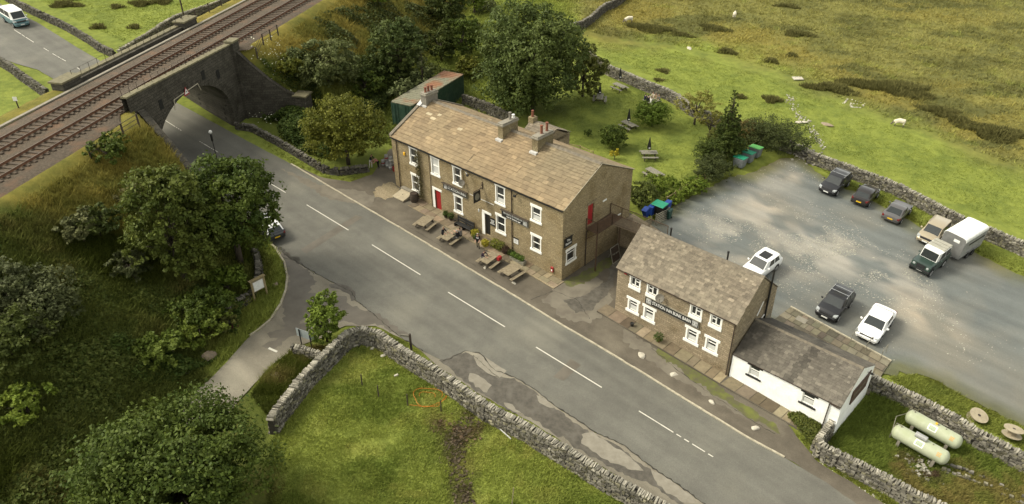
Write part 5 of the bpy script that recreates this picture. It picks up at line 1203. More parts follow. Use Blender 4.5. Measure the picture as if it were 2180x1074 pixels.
    for s_ in (1, -1):
        mb = MB()
        if boxy: mb.box(X_(-.005), X_(.12), s_*w_*.68 - .11, s_*w_*.68 + .11, hood - .34, hood - .14)
        else: mb.hexa([(X_(.1), s_*w_*.62, hood-.30), (X_(.12), s_*w_*.94, hood-.28), (X_(.42), s_*w_*1.0, hood-.24), (X_(.3), s_*w_*.66, hood-.30), (X_(.1), s_*w_*.62, hood-.14), (X_(.14), s_*w_*.93, hood-.13), (X_(.55), s_*w_*.985, hood-.10), (X_(.34), s_*w_*.66, hood-.12)])
        mb.build('headlight', M['lamp'], e, bevel=.015)
        mb = MB(); zt_ = deck - .05
        if boxy: mb.box(X_(L+.01), X_(L-.05), s_*w_*.86 - .07, s_*w_*.86 + .07, belt - .5, belt - .2)
        else: mb.hexa([(X_(L+.0), s_*w_*.68, zt_-.22), (X_(L-.03), s_*w_*.90, zt_-.24), (X_(L-.38), s_*w_*1.0, zt_-.22), (X_(L-.25), s_*w_*.7, zt_-.25), (X_(L-.04), s_*w_*.68, zt_-.07), (X_(L-.08), s_*w_*.88, zt_-.03), (X_(L-.42), s_*w_*.985, zt_-.02), (X_(L-.25), s_*w_*.7, zt_-.03)])
        mb.build('tail_light', M['tail'], e, bevel=.012)
        mb = MB(); mb.hexa([(X_(cowl+.42), s_*(w_+.0), belt+.04), (X_(cowl+.3), s_*(w_+.02), belt+.02), (X_(cowl+.33), s_*(w_+.2), belt+.04), (X_(cowl+.43), s_*(w_+.19), belt+.05), (X_(cowl+.42), s_*(w_+.0), belt+.17), (X_(cowl+.3), s_*(w_+.02), belt+.16), (X_(cowl+.33), s_*(w_+.2), belt+.18), (X_(cowl+.43), s_*(w_+.19), belt+.19)]); mb.build('wing_mirror', M[pm], e, bevel=.02)
    mb = MB(); mb.box(X_(.005) - .02, X_(.0) + .02, -.26, .26, .44, .56); mb.build('number_plate', M[plate[0]], e)
    mb = MB(); zp = .62 if not boxy else .55; mb.box(X_(L) - .03, X_(L - .05), -.26, .26, zp - .06, zp + .06); mb.build('number_plate', M[plate[1]], e)
    mb = MB(); mb.hexa([(X_(.02), -w_*.58, hood-.30), (X_(.02), w_*.58, hood-.30), (X_(.2), w_*.58, hood-.30), (X_(.2), -w_*.58, hood-.30), (X_(.05), -w_*.56, hood-.17), (X_(.05), w_*.56, hood-.17), (X_(.2), w_*.56, hood-.15), (X_(.2), -w_*.56, hood-.15)]) if not boxy else mb.box(X_(.1), X_(-.01), -w_*.42, w_*.42, hood - .45, hood - .08)
    mb.build('grille', M['trim'], e)
    if rails:
        for s_ in (1, -1):
            mb = MB(); mb.path([(X_(rf+.3), s_*(tw-.02), H-.05), (X_(rf+.4), s_*(tw-.02), H+.03), (X_(rr-.3), s_*(tw-.02), H+.02), (X_(rr-.15), s_*(tw-.02), H-.06)], .022, 6); mb.build('roof_rail', M[rails], e)
    if bars:
        for x in (rf + .65, rr - .7): mb = MB(); mb.bar((X_(x), -tw+.02, H+.07), (X_(x), tw-.02, H+.07), .06, .035); mb.build('roof_bar', M['chrome'], e)
    if sun:
        mb = MB(); x0, x1 = sun; mb.hexa([(X_(x1), -tw*.58, H-.03), (X_(x0), -tw*.58, H-.03), (X_(x0), tw*.58, H-.03), (X_(x1), tw*.58, H-.03), (X_(x1), -tw*.56, H+.006), (X_(x0), -tw*.56, H+.006), (X_(x0), tw*.56, H+.006), (X_(x1), tw*.56, H+.006)]); mb.build('sunroof', M['black'], e)
    return e
PK = 'cars parked in the gravel car park'
E4 = 'parked_car'
car(E4, 'black estate car with silver roof rails and cross bars nose out by wall', 'car', PK, (1755,417), (1789,389), 'paint_black', L=4.8, Wd=1.95, H=1.68, deck=1.12, rf=1.95, rr=4.2, rb=4.62, wb=(.9, 3.75), wr=.36, rails='chrome', bars=True)
car(E4, 'small dark saloon with yellow rear plate parked second along the wall', 'car', PK, (1853,411), (1824,441), 'paint_dark_brown', L=4.2, Wd=1.85, H=1.46, hood=.9, belt=.95, deck=1.03, cowl=1.1, rf=1.8, rr=3.2, rb=3.85, flip=True, wb=(.8, 3.35))
car(E4, 'metallic grey coupe showing its sloping rear window beside the wall', 'car', PK, (1925,440), (1890,477), 'paint_grey', L=4.4, Wd=1.92, H=1.38, hood=.86, belt=.9, deck=.96, cowl=1.4, rf=2.05, rr=2.95, rb=3.95, flip=True, wb=(.9, 3.5), wr=.34)
car(E4, 'champagne coloured people carrier facing the camera beside livestock trailer', 'car', PK, (1964,524), (2008,482), 'paint_champagne', L=4.6, Wd=1.92, H=1.68, hood=1.0, cowl=1.05, rf=1.75, rr=4.15, rb=4.45, rails='paint_champagne', wb=(.85, 3.55))
car(E4, 'white compact suv with black glass roof partly hidden behind barn ridge', 'car', PK, (1588,599), (1634,566), 'paint_white', L=4.55, Wd=1.92, H=1.72, hood=1.03, belt=1.06, deck=1.12, rf=1.85, rr=3.95, rb=4.38, sun=(2.05, 3.2), wr=.36)
car(E4, 'black compact suv with silver edged roof rack frame near flagged yard', 'car', PK, (1751,685), (1794,636), 'paint_black', L=4.55, Wd=1.92, H=1.7, hood=1.02, belt=1.05, deck=1.12, rf=1.85, rr=3.95, rb=4.38, rails='chrome', bars=True, sun=(2.05, 3.1), wr=.36)
car(E4, 'white saloon with black rear window strip parked nearest the yard hoops', 'car', PK, (1838,731), (1886,664), 'paint_white', L=4.95, Wd=1.98, H=1.5, hood=.92, belt=.97, deck=1.05, cowl=1.3, rf=2.05, rr=3.75, rb=4.5, wb=(.95, 3.85), wr=.35)
car(E4, 'dark hatchback, sky reflection painted white on its roof, half under tree at the road junction', 'car', None, (563,487), (593,517), 'paint_charcoal', L=4.2, Wd=1.86, H=1.5, deck=1.05, rf=1.75, rr=3.55, rb=4.0, roofm='paint_white', flip=True, wb=(.8, 3.4))  # white roof colour stands in for sky reflected on a dark, shiny roof
van = car('camper_van', 'two tone camper van, white over pale blue, on far road past the bridge', 'van', None, (51,60), (22,42), 'paint_silver_white', L=5.3, Wd=2.1, H=2.15, hood=1.15, belt=1.28, deck=1.3, cowl=.62, rf=1.25, rr=5.0, rb=5.22, wb=(.85, 4.0), wr=.36, lowm='paint_teal', tumble=.12)
# green off roader
lr = car('off_road_vehicle', 'dark green boxy off roader with white roof towing the livestock trailer', 'off roader', None, (1952,584), (1994,553), 'paint_green', L=4.1, Wd=1.88, H=2.12, hood=1.18, belt=1.28, deck=1.3, cowl=1.2, rf=1.42, rr=3.95, rb=4.06, wb=(.55, 3.1), wr=.42, tumble=.1, boxy=True, roofm='paint_silver_white')
mb = MB(); mb.lathe([(.14, 0), (.37, .0), (.37, .16), (.14, .16)], (0,0,0), 18, M=Matrix.Translation((-2.05, .0, 1.3)) @ Matrix.Rotation(R(-90), 4, 'Y')); mb.build('spare_wheel', M['tyre'], lr)
mb = MB(); mb.box(1.95, 2.14, -.94, .94, .52, .68); mb.build('bumper', M['trim'], lr, bevel=.02)
mb = MB()
for s_ in (1, -1):
    mb.bar((1.75, s_*.88, 1.08), (1.05, s_*.88, 1.1), .2, .06); 
mb.build('wing_top', M['trim'], lr)
mb = MB(); 
M['canvas'] = mat('grey_canvas', (.34, .33, .27), (.27, .26, .21), scale=4)
mb.hexa([(-1.98,-.86,1.62),(-.15,-.86,1.62),(-.15,.86,1.62),(-1.98,.86,1.62),(-1.9,-.8,2.135),(-.15,-.8,2.145),(-.15,.8,2.145),(-1.9,.8,2.135)]); mb.build('canvas_cover', M['canvas'], lr, bevel=.05); mb = MB()
for x in (-1.3, -.75): mb.box(x, x + .04, -.82, .82, 2.13, 2.16)
mb.build('canvas_seam', M['render_'], lr)
# livestock trailer
a, b = at(1952,584), at(1994,553); hd = math.atan2((a-b).y, (a-b).x) 
c0 = at(2037, 535); TL, TW, TH = 4.3, 2.15, 2.15
tr = empty('livestock_trailer', (0,0,0), 0, 'grey ribbed livestock trailer with rounded white roof behind the green off roader', 'trailer'); setpose(tr, (c0.x, c0.y, gz(c0.x, c0.y) + .02), hd - R(3))
M['alloy'] = mat('dull_aluminium', (.36, .36, .34), (.26, .26, .245), scale=3, rough=.5, metal=.3)
M['alloyd'] = mat('grey_panel', (.17, .17, .16), (.13, .13, .12), scale=2, rough=.5)
mb = MB(); prof = [(-TW/2, .55), (-TW/2, .55+TH-.35)] ; arc = [(TW/2*math.copysign(abs(math.cos(t))**.45, math.cos(t)), .55+TH-.35 + .33*math.sin(t)**.6 + .04*math.sin(t)) for t in np.linspace(0, math.pi, 11)]
def slab(y0, z0, z1, x0, x1, th=.05): mb.box(x0, x1, y0 - th/2, y0 + th/2, z0, z1)
for s_ in (1, -1):
    for k in range(13):
        z = .6 + k * .14; slab(s_*TW/2, z, z + .11, -TL/2, TL/2, .05 + (.03 if k % 2 else 0))
    slab(s_*(TW/2-.03), .55, 2.3, -TL/2, TL/2, .03)
sdp = mb.build('side_panels', M['alloy'], tr)
mb = MB(); slab(TW/2 - .01, 1.75, 1.93, -TL/2 + .3, TL/2 - 1.0, .13); slab(-TW/2 + .01, 1.75, 1.93, -TL/2 + .3, TL/2 - 1.0, .13); mb.build('vent_slot', M['black'], tr)
mb = MB(); mb.prism([(-TW/2, .55), (TW/2, .55)] + arc, 'x', TL/2 - .03, TL/2 + .03)
fp = mb.build('front_panel', M['alloyd'], tr); mb = MB(); mb.prism([(-TW/2, .55), (TW/2, .55)] + arc, 'x', -TL/2 - .03, -TL/2 + .03); mb.build('tail_ramp', M['alloy'], tr)
mb = MB(); arc2 = [(p[0]*1.03, p[1] + .03) for p in arc]
for i in range(7):
    x0, x1 = -TL/2 - .06 + (TL+.12)*i/7, -TL/2 - .06 + (TL+.12)*(i+.95)/7
    mb.add([(x0, y, z) for y, z in arc2] + [(x1, y, z) for y, z in arc2] + [(x0, y*.98, z - .05) for y, z in arc2] + [(x1, y*.98, z - .05) for y, z in arc2], [(j, j+1, 12+j-1+0, 11+j) if False else (j, j+1, 11+j+1, 11+j) for j in range(10)] + [(22+j, 33+j, 33+j+1, 22+j+1) for j in range(10)] + [(j, 22+j, 22+j+1, j+1) for j in range(10)] + [(11+j, 11+j+1, 33+j+1, 33+j) for j in range(10)] + [(0, 11, 33, 22), (10, 32, 43, 21)])
rfm = mb.build('roof', M['signwhite'], tr)
mb = MB(); mb.prism([(y*.97, z - .02) for y, z in arc], 'x', -TL/2, TL/2); mb.build('roof_skin', M['alloyd'], rfm)
mb = MB(); mb.box(-TL/2, TL/2, -TW/2, TW/2, .42, .55); mb.bar((TL/2, .5, .48), (TL/2 + 1.25, 0, .5), .08, .1); mb.bar((TL/2, -.5, .48), (TL/2 + 1.25, 0, .5), .08, .1); mb.build('chassis', M['alloyd'], tr)
mb = MB(); mb.bar((-.95, TW/2 + .02, .86), (.95, TW/2 + .02, .86), .26, .05); mb.bar((-.95, -TW/2 - .02, .86), (.95, -TW/2 - .02, .86), .26, .05); mb.build('mudguard', M['alloyd'], tr)
for x in (-.48, .48):
    for s_ in (1, -1):
        Mx = Matrix.Translation((x, s_*(TW/2 + .02), .34)) @ Matrix.Rotation(R(90) * -s_, 4, 'X'); mb = MB(); mb.lathe([(.2, -.1), (.33, -.1), (.34, 0), (.33, .1), (.2, .1)], (0,0,0), 18, M=Mx); wh_ = mb.build('wheel', M['tyre'], tr)
        mb = MB(); mb.lathe([(.01, .08), (.2, .1)], (0,0,0), 14, M=Mx); mb.build('rim', M['rim'], wh_)
mb = MB(); mb.box(TL/2+.03, TL/2+.04, .0, .55, 2.0, 2.3); mb.build('sticker', M['signwhite'], fp)

# ============ picnic tables
def make_picnic(m='wood', frame='darkwood'):
    e = bpy.data.objects.new('picnic_table', None); COL.objects.link(e)
    mb = MB()
    for i in range(5): y = -.36 + i*.18; mb.box(-.95, .95, y-.08, y+.08, .72, .76)
    mb.build('tabletop', M[m], e)
    for s_ in (1, -1):
        mb = MB(); mb.box(-.95, .95, s_*.76-.15, s_*.76-.01, .43, .47); mb.box(-.95, .95, s_*.76+.01, s_*.76+.15, .43, .47); mb.build('seat', M[m], e)
    for x in (-.62, .62):
        mb = MB(); mb.bar((x, -.3, .70), (x, -.82, 0), .05, .09, up=(1,0,0)); mb.bar((x, .3, .70), (x, .82, 0), .05, .09, up=(1,0,0)); mb.bar((x+.05, -.9, .39), (x+.05, .9, .39), .05, .09); mb.bar((x+.05, -.42, .68), (x+.05, .42, .68), .05, .08); mb.build('leg_frame', M[frame], e)
    return e
pt_front, pt_grey = make_picnic('wood'), make_picnic('greywood')
def pose_px(e, c, a, b):
    "centre c; long axis from a to b (places in the photo)"
    A, B = at(*a), at(*b); p = at(*c); setpose(e, (p.x, p.y, zat(p.x, p.y) + .02 if abs(zat(p.x,p.y)-p.z) < .5 else p.z), math.atan2((B-A).y, (B-A).x)); return e
first = [True, True]
def picnic(c, a, b, label, group, kind=0):
    src = (pt_front, pt_grey)[kind]; e = src if first[kind] else copy_tree(src); first[kind] = False
    pose_px(e, c, a, b); return tag(e, label, 'picnic table', group)
G1 = 'picnic tables on the tarmac in front of the inn'; G2 = 'picnic tables on the lawn behind the inn'
FT = [((906,483),(896,489),(921,469),'empty picnic table farthest left, in front of the red door'),((958,513),(946,519),(972,501),'picnic table with three seated customers by the black bench'),((1042,562),(1028,568),(1056,547),'picnic table with a red bag on its bench near entrance'),((1089,587),(1076,591),(1104,574),'empty picnic table nearest the inn corner above a round pale stone')]
for c, a, b, l in FT: picnic(c, a, b, l, G1)
GT = [((1318,193),(1305,187),(1331,198),'grey picnic table at the top of lawn beside field wall'),((1276,217),(1275,230),(1278,203),'grey picnic table with folded parasol standing left of others on lawn'),((1387,222),(1375,216),(1400,228),'picnic table with a seated group by the garden wall'),((1337,275),(1322,268),(1350,282),'grey picnic table with folded parasol between the two round bushes'),((1380,337),(1362,334),(1396,334),'grey picnic table with folded parasol in the middle of lower lawn'),((1390,378),(1375,370),(1406,388),'pale picnic table without a parasol nearest the fence and inn gable')]
for c, a, b, l in GT: picnic(c, a, b, l, G2, 1)
def make_parasol():
    e = bpy.data.objects.new('folded_parasol', None); COL.objects.link(e)
    mb = MB(); mb.tube((0,0,0), (0,0,2.6), .024, n=8); mb.build('pole', M['greywood'], e)
    mb = MB(); n = 12; prof = [(.20, 1.12), (.24, 1.3), (.2, 1.6), (.12, 2.1), (.035, 2.62)]; vs = []
    for r, z in prof:
        for i in range(n): t = 2*math.pi*i/n; rr = r * (1 if i % 2 else .62); vs.append((rr*math.cos(t), rr*math.sin(t), z))
    mb.add(vs, [(k*n+i, k*n+(i+1)%n, (k+1)*n+(i+1)%n, (k+1)*n+i) for k in range(4) for i in range(n)] + [tuple(range(n-1,-1,-1)), tuple(range(4*n, 5*n))]); mb.build('canopy', M['black'], e)
    mb = MB(); mb.box(-.1, .1, -.255, -.235, 1.3, 1.42); mb.build('printed_mark', M['signwhite'], e)
    return e
ps = make_parasol(); f_ = True
for (c, l) in zip([GT[1][0], GT[0][0], GT[3][0], GT[4][0]], ['folded black parasol in the leftmost lawn table', 'folded dark parasol behind the topmost lawn table by the wall', 'folded black parasol in the table between two round bushes', 'folded black parasol in the table at middle of lower lawn']):
    e = ps if f_ else copy_tree(ps); f_ = False; p = at(*c) if c != GT[0][0] else at(1319, 184); e.location = (p.x, p.y, zat(p.x, p.y)); tag(e, l, 'parasol', 'folded parasols on the lawn')

# ============ people
SKIN = mat('skin', (.42, .25, .17), rough=.6); CL = {}
def cloth(n, c): 
    if n not in CL: CL[n] = mat('cloth_' + n, c, tuple(x*.8 for x in c), scale=12, rough=.9)
    return CL[n]
for n, c in dict(black=(.012,.012,.014), white=(.62,.6,.56), pink=(.42,.16,.17), navy=(.02,.022,.045), purple=(.03,.018,.035), cream=(.55,.48,.38), grey=(.16,.15,.14), blond=(.30,.22,.12), brown=(.06,.035,.02), silver=(.4,.38,.35), tan=(.3,.22,.14)).items(): cloth(n, c)
def person(pose, loc, head, label, top='black', leg='black', hair='brown', shirt=None, group=None, seat=.46, lean=0, arm=(.5, .5), coat=None):
    e = bpy.data.objects.new('tmp', None)
    J = {}; 
    if pose == 'stand': hip = .94; kn = [(.10, .10, .50), (-.06, -.10, .50)]; ft = [(.04, .11, .07), (-.16, -.11, .07)]; toe = [(.20, .12, .04), (.0, -.12, .04)]
    elif pose == 'sit': hip = seat + .09; kn = [(.42, .12, seat + .07), (.42, -.12, seat + .07)]; ft = [(.40, .13, .07), (.44, -.13, .07)]; toe = [(.56, .14, .04), (.6, -.14, .04)]
    else: hip = .88; kn = [(.04, .10, .47), (.0, -.10, .47)]; ft = [(-.02, .11, .07), (-.06, -.11, .07)]; toe = [(.14, .12, .04), (.1, -.12, .04)]
    ln = {'stand': .03, 'sit': .16, 'bend': .95}[pose] + lean
    def up(d, y=0): return (math.sin(ln) * d, y, hip + math.cos(ln) * d)
    V = [(0,0,hip), up(.2), up(.42), up(.52), up(.58)]; Rr = [(.155,.12), (.145,.115), (.18,.12), (.06,.06), (.052,.052)]; reg = ['leg','top','top','skin','skin']
    E_ = [(0,1),(1,2),(2,3),(3,4)]
    hl = ln * .7 + .15; ht = Vector(up(.58)); hv = Vector((math.sin(hl), 0, math.cos(hl)))
    def addv(p, r, rg, par): V.append(tuple(p)); Rr.append(r if isinstance(r, tuple) else (r, r)); reg.append(rg); E_.append((par, len(V)-1)); return len(V)-1
    h1 = addv(ht + hv*.07, (.088,.078), 'skin', 4); h2 = addv(ht + hv*.15, (.098,.082), 'skin', h1); h3 = addv(ht + hv*.22, (.07,.062), 'hair', h2)
    for i, s_ in enumerate((1, -1)):
        sh = addv(up(.45, s_*.18), .068, 'top', 2); a = arm[i]
        d1 = Vector((math.sin(ln + a), s_*.12, -math.cos(ln + a) if pose != 'bend' else -.9)).normalized(); el = Vector(V[sh]) + d1 * .28
        ei = addv(el, .052, 'top', sh); d2 = Vector((math.sin(a + .9), -s_*.1, -math.cos(a + .9) * 1)).normalized(); wr_ = el + d2 * .25; wi = addv(wr_, .034, 'skin', ei)
        pm_ = addv(wr_ + d2*.07, (.038,.018), 'skin', wi)
        side = Vector((0, 1, 0)); 
        for k, (off, ln_) in enumerate(((-.028, .055), (-.01, .07), (.01, .066), (.028, .05))):
            f1 = addv(wr_ + d2*.11 + side*off, .0095, 'skin', pm_); f2 = addv(wr_ + d2*(.11 + ln_*.55) + side*off, .0085, 'skin', f1); addv(wr_ + d2*(.11 + ln_*.8) + side*off + Vector((0,0,-.02)), .007, 'skin', f2)
        th = addv(wr_ + d2*.04 + side*(s_*-.045) + Vector((.01,0,0)), .011, 'skin', wi); addv(wr_ + d2*.085 + side*(s_*-.06), .0085, 'skin', th)
        hp = addv((0, s_*.09, hip - .03), (.10,.095), 'leg', 0); ki = addv(kn[i], .062, 'leg', hp); fi = addv(ft[i], .043, 'leg', ki); addv(toe[i], (.045,.03), 'shoe', fi)
    me = bpy.data.meshes.new('person'); me.from_pydata(V, E_, []); o = bpy.data.objects.new('person', me); COL.objects.link(o)
    sm_ = o.modifiers.new('s', 'SKIN'); 
    for i, r in enumerate(Rr): me.skin_vertices[0].data[i].radius = r
    me.skin_vertices[0].data[0].use_root = True
    ss = o.modifiers.new('ss', 'SUBSURF'); ss.levels = 1; ss.render_levels = 1
    bpy.context.view_layer.update(); dg = bpy.context.evaluated_depsgraph_get(); nm = bpy.data.meshes.new_from_object(o.evaluated_get(dg))
    o.modifiers.clear(); o.data = nm; bpy.data.meshes.remove(me)
    nm.materials.clear()
    order = ['skin','top','leg','hair','shoe','shirt']; cols = dict(skin=SKIN, top=CL[top], leg=CL[leg], hair=CL[hair], shoe=CL['black'], shirt=CL[shirt or top])
    for k in order: nm.materials.append(cols[k])
    PV = np.array(V); A = np.array([V[a] for a, b in E_]); Bv = np.array([V[b] for a, b in E_]); AB = Bv - A; L2 = (AB**2).sum(1) + 1e-9
    tilt = Vector((-hv.z, 0, hv.x))
    for p in nm.polygons:
        c = np.array(p.center); t = np.clip(((c - A) * AB).sum(1) / L2, 0, 1); d = np.linalg.norm(A + AB*t[:, None] - c, axis=1); k = int(d.argmin()); a_, b_ = E_[k]; rg = reg[b_] if t[k] > .35 else reg[a_]
        if a_ in (4, h1, h2) or b_ in (h1, h2, h3):
            v = Vector(p.center) - (ht + hv * .12); rg = 'hair' if (v.dot(tilt) > -.015 and v.dot(hv) > -.09) or v.dot(hv) > .07 else 'skin'
        if shirt and rg == 'top' and a_ in (1, 2) and b_ in (1, 2, 3) and p.normal.x > .55 and abs(c[1]) < .075: rg = 'shirt'
        p.material_index = order.index(rg)
    nm.polygons.foreach_set('use_smooth', [True]*len(nm.polygons)); o.location = loc; o.rotation_euler = (0, 0, head)
    tag(o, label, 'person', group)
    fm = Matrix.Translation(Vector(V[h1]) + hv*.03) @ Matrix.Rotation(hl, 4, 'Y')      # nose, eyes, ears
    mb = MB(); mb.hexa([fm @ Vector(q) for q in ((.07,-.014,-.03),(.105,-.012,-.03),(.105,.012,-.03),(.07,.014,-.03),(.07,-.008,.02),(.082,-.006,.02),(.082,.006,.02),(.07,.008,.02))]); mb.build('nose', SKIN, o)
    mb = MB()
    for s_ in (1, -1): mb.box(.075, .088, s_*.03-.011, s_*.03+.011, .012, .022, M=fm)
    mb.box(.075, .088, -.02, .02, -.062, -.055, M=fm); mb.build('face_features', CL['brown'], o)
    mb = MB()
    for s_ in (1, -1): mb.box(-.015, .02, s_*.083-.01, s_*.083+.01, -.025, .03, M=fm)
    mb.build('ears', SKIN, o, bevel=.006)
    return o
def ppx(px, py): p = at(px, py); return Vector((p.x, p.y, zat(p.x, p.y) + .02))
UD = Vector((math.cos(PA), math.sin(PA), 0)); VD = Vector((-UD.y, UD.x, 0))
def tpos(k, lx, ly, T=FT):
    c, a, b = T[k][:3]; A, B = at(*a), at(*b); p = at(*c); h = math.atan2((B-A).y, (B-A).x); q = Vector((p.x + math.cos(h)*lx - math.sin(h)*ly, p.y + math.sin(h)*lx + math.cos(h)*ly, 0)); q.z = gz(q.x, q.y) + .02; return q, h
q = ppx(1018, 529); person('stand', q, R(-100), 'man in black jacket and white shirt standing by the inn entrance planters', 'black', 'black', 'silver', shirt='white', arm=(.25, .25))
q, h = tpos(1, -.1, .76); person('sit', q, h - R(90), 'person with fair hair in black top at far side of second table', 'black', 'black', 'blond')
q, h = tpos(1, .3, -.76); person('sit', q, h + R(90), 'grey haired person in black waistcoat sitting near side of second table', 'black', 'grey', 'silver', arm=(.9, .9))
q, h = tpos(1, .75, -.76); person('sit', q, h + R(90), 'person in grey top on right end of second table bench', 'grey', 'black', 'brown', arm=(.9, .9))
q, h = tpos(2, -.1, .76); person('sit', q, h - R(90), 'person in dark purple jacket hunched over the third table', 'purple', 'grey', 'brown', lean=.3)
for k, (lx, ly, tp, hr, lg, lb) in enumerate(((-.55, -.76, 'navy', 'black', 'black', 'person in navy coat with back to camera, leftmost at lawn table'), (-.05, -.76, 'black', 'black', 'black', 'person in black hooded coat second from left at lawn table'), (-.4, .76, 'cream', 'brown', 'tan', 'brown haired person in cream top facing camera at lawn table'), (.1, .76, 'tan', 'brown', 'black', 'person in tan top beside the cream one at lawn table'), (.6, .76, 'grey', 'blond', 'black', 'fair haired person in grey coat at right end of lawn table'), (.5, -.76, 'white', 'brown', 'white', 'person in white clothes on near bench of lawn table'))):
    q, h = tpos(2, lx, ly, GT); q.z += .05; person('sit', q, h + R(90 if ly < 0 else -90), lb, tp, lg, hr, group='group round the lawn table')
q = ppx(790, 358); person('stand', q, R(-20), 'person in black with pale trousers by the verge wall left of inn', 'black', 'white', 'brown', lean=.3)
q = ppx(806, 358); person('bend', q, R(-140), 'person in pink top bending over by the verge wall', 'pink', 'black', 'brown')
mb = MB(); mb.box(-.22, .22, -.14, .14, 0, .34); mb.path([(-.1, 0, .34), (-.08, 0, .46), (.08, 0, .46), (.1, 0, .34)], .015); q, h = tpos(2, .55, -.72); o = mb.build('bag', M['red'], bevel=.05); o.location = (q.x, q.y, q.z + .46); o.rotation_euler = (0, 0, h); tag(o, 'red bag on the near bench of the third table', 'bag')
# kegs and crates left of the inn
for k, (dx, dy, dz, c) in enumerate(((0,0,0,'alloy'),(.62,.1,0,'alloy'),(1.2,.05,0,'alloy'),(.1,.65,0,'alloy'),(.75,.7,0,'alloy'),(1.35,.7,0,'alloy'),(.3,.3,.62,'alloy'),(.95,.35,.62,'alloy'))):
    p = at(816, 352); c_, s_ = math.cos(PA), math.sin(PA); x, y = p.x + dx*c_ - dy*s_, p.y + dx*s_ + dy*c_
    mb = MB(); mb.lathe([(.2, 0), (.2, .04), (.19, .06), (.215, .12), (.215, .48), (.19, .54), (.2, .56), (.2, .6), (.17, .6), (.16, .54), (.03, .53)], (0,0,0), 16); 
    e = mb.build('beer_keg', M[c]); e.location = (x, y, gz(x, y) + .03 + dz); 
    mb = MB(); mb.lathe([(.218, .22), (.218, .34)], (0,0,0), 16); mb.build('colour_band', M['red' if k % 3 == 0 else 'signwhite'], e); tag(e, 'steel beer keg in the cluster at the left end of inn', 'keg', 'beer kegs stacked at the left end of the inn')
for k, (dx, dy, c) in enumerate(((1.95,.1,'red'),(1.95,.7,'signwhite'))):
    x, y = p.x + dx*c_ - dy*s_, p.y + dx*s_ + dy*c_; mb = MB()
    for a in ((-.25,.25,-.2,-.17),(-.25,.25,.17,.2),(-.25,-.22,-.17,.17),(.22,.25,-.17,.17)): mb.box(a[0], a[1], a[2], a[3], 0, .55)
    mb.box(-.22, .22, -.17, .17, 0, .05); e = mb.build('crate', M[c]); e.location = (x, y, gz(x, y) + .03); e.rotation_euler.z = PA; tag(e, ['red stacked bottle crate beside the kegs and inn corner', 'white stacked bottle crate beside the kegs and inn corner'][k], 'crate')

# ============ furniture by the inn
def onp(x, y, z=0): p = ploc(x, y); return Vector((p.x, p.y, gz(p.x, p.y) + z))
e = empty('bench', onp(10.9, -.62, .08), PA, 'long black settle bench against the front wall of inn', 'bench')
for nm, bxs in (('seat', [(-1.1,1.1,-.3,.2,.42,.46)]), ('backrest', [(-1.1,1.1,.2,.25,.5,.72),(-1.1,1.1,.2,.25,.76,1.0),(-1.1,1.1,.18,.27,1.0,1.05)])):
    mb = MB(); [mb.box(*b_) for b_ in bxs]; mb.build(nm, M['black'], e, bevel=.01)
for x in (-1.1, 0, 1.1): mb = MB(); mb.box(x-.04, x+.04, -.32, .26, 0, .42); mb.box(x-.04, x+.04, .18, .28, .42, 1.08); mb.box(x-.04, x+.04, -.32, .2, .62, .67) if x else None; mb.build('leg', M['black'], e)
e = empty('barrel_planter', onp(3.75, -.75, .05), PA, 'dark oak barrel against the inn front left of red door', 'barrel')
mb = MB(); mb.lathe([(.36, 0), (.43, .3), (.45, .5), (.42, .75), (.36, .98), (.32, .98), (.32, .9)], (0,0,0), 20); mb.build('staves', M['darkwood'], e)
for z, r in ((.12,.4),(.32,.44),(.68,.44),(.88,.4)): mb = MB(); mb.lathe([(r, z), (r+.01, z), (r+.01, z+.05), (r, z+.05)], (0,0,0), 20); mb.build('hoop', M['iron'], e)
M['hatch'] = mat('pale_hatch', (.36, .31, .21), (.27, .23, .155), scale=3)
e = empty('cellar_hatch', onp(2.3, -1.0, .05), PA, 'sloping pale wooden cellar hatch on the ground below left windows', 'hatch')
mb = MB(); mb.hexa([(-.85,-.75,.0),(.85,-.75,.0),(.85,.55,.0),(-.85,.55,.0),(-.85,-.75,.1),(.85,-.75,.1),(.85,.55,.42),(-.85,.55,.42)]); mb.build('lid', M['hatch'], e, bevel=.01)
mb = MB(); mb.box(-1.0, 1.0, .55, .95, 0, .55); mb.build('kerb_wall', M['concrete'], e)
mb = MB(); mb.box(-.05, .05, -.1, .0, .24, .28); mb.build('lid_handle', M['iron'], e)
# A-board and slab in the alley
e = empty('chalk_board', ploc(PL + 1.6, 6.0, gz(*ploc(PL+1.6, 6).xy) + .02), PA + R(90), 'leaning framed chalkboard sign standing in the alley under fire escape', 'sign')
mb = MB(); mb.hexa([(-.6,-.1,0),(.6,-.1,0),(.6,-.05,0),(-.6,-.05,0),(-.6,.3,1.5),(.6,.3,1.5),(.6,.35,1.5),(-.6,.35,1.5)]); mb.build('board', M['iron'], e)
mb = MB(); mb.bar((-.6,-.12,.02),(.6,-.12,.02),.08,.08); mb.bar((-.6,.29,1.5),(.6,.29,1.5),.06,.06); mb.bar((-.6,-.1,0),(-.6,.3,1.5),.05,.05); mb.bar((.6,-.1,0),(.6,.3,1.5),.05,.05); mb.build('frame', M['greywood'], e)
mb = MB(); mb.bar((0,.3,1.35),(0,.85,0),.05,.04); mb.build('strut', M['greywood'], e)
tx = text(e, 'Pub open', .26, (0, .06, .85), M['greywood']); tx.rotation_euler = (R(75), 0, 0); tx.location = (0, .075, .85)
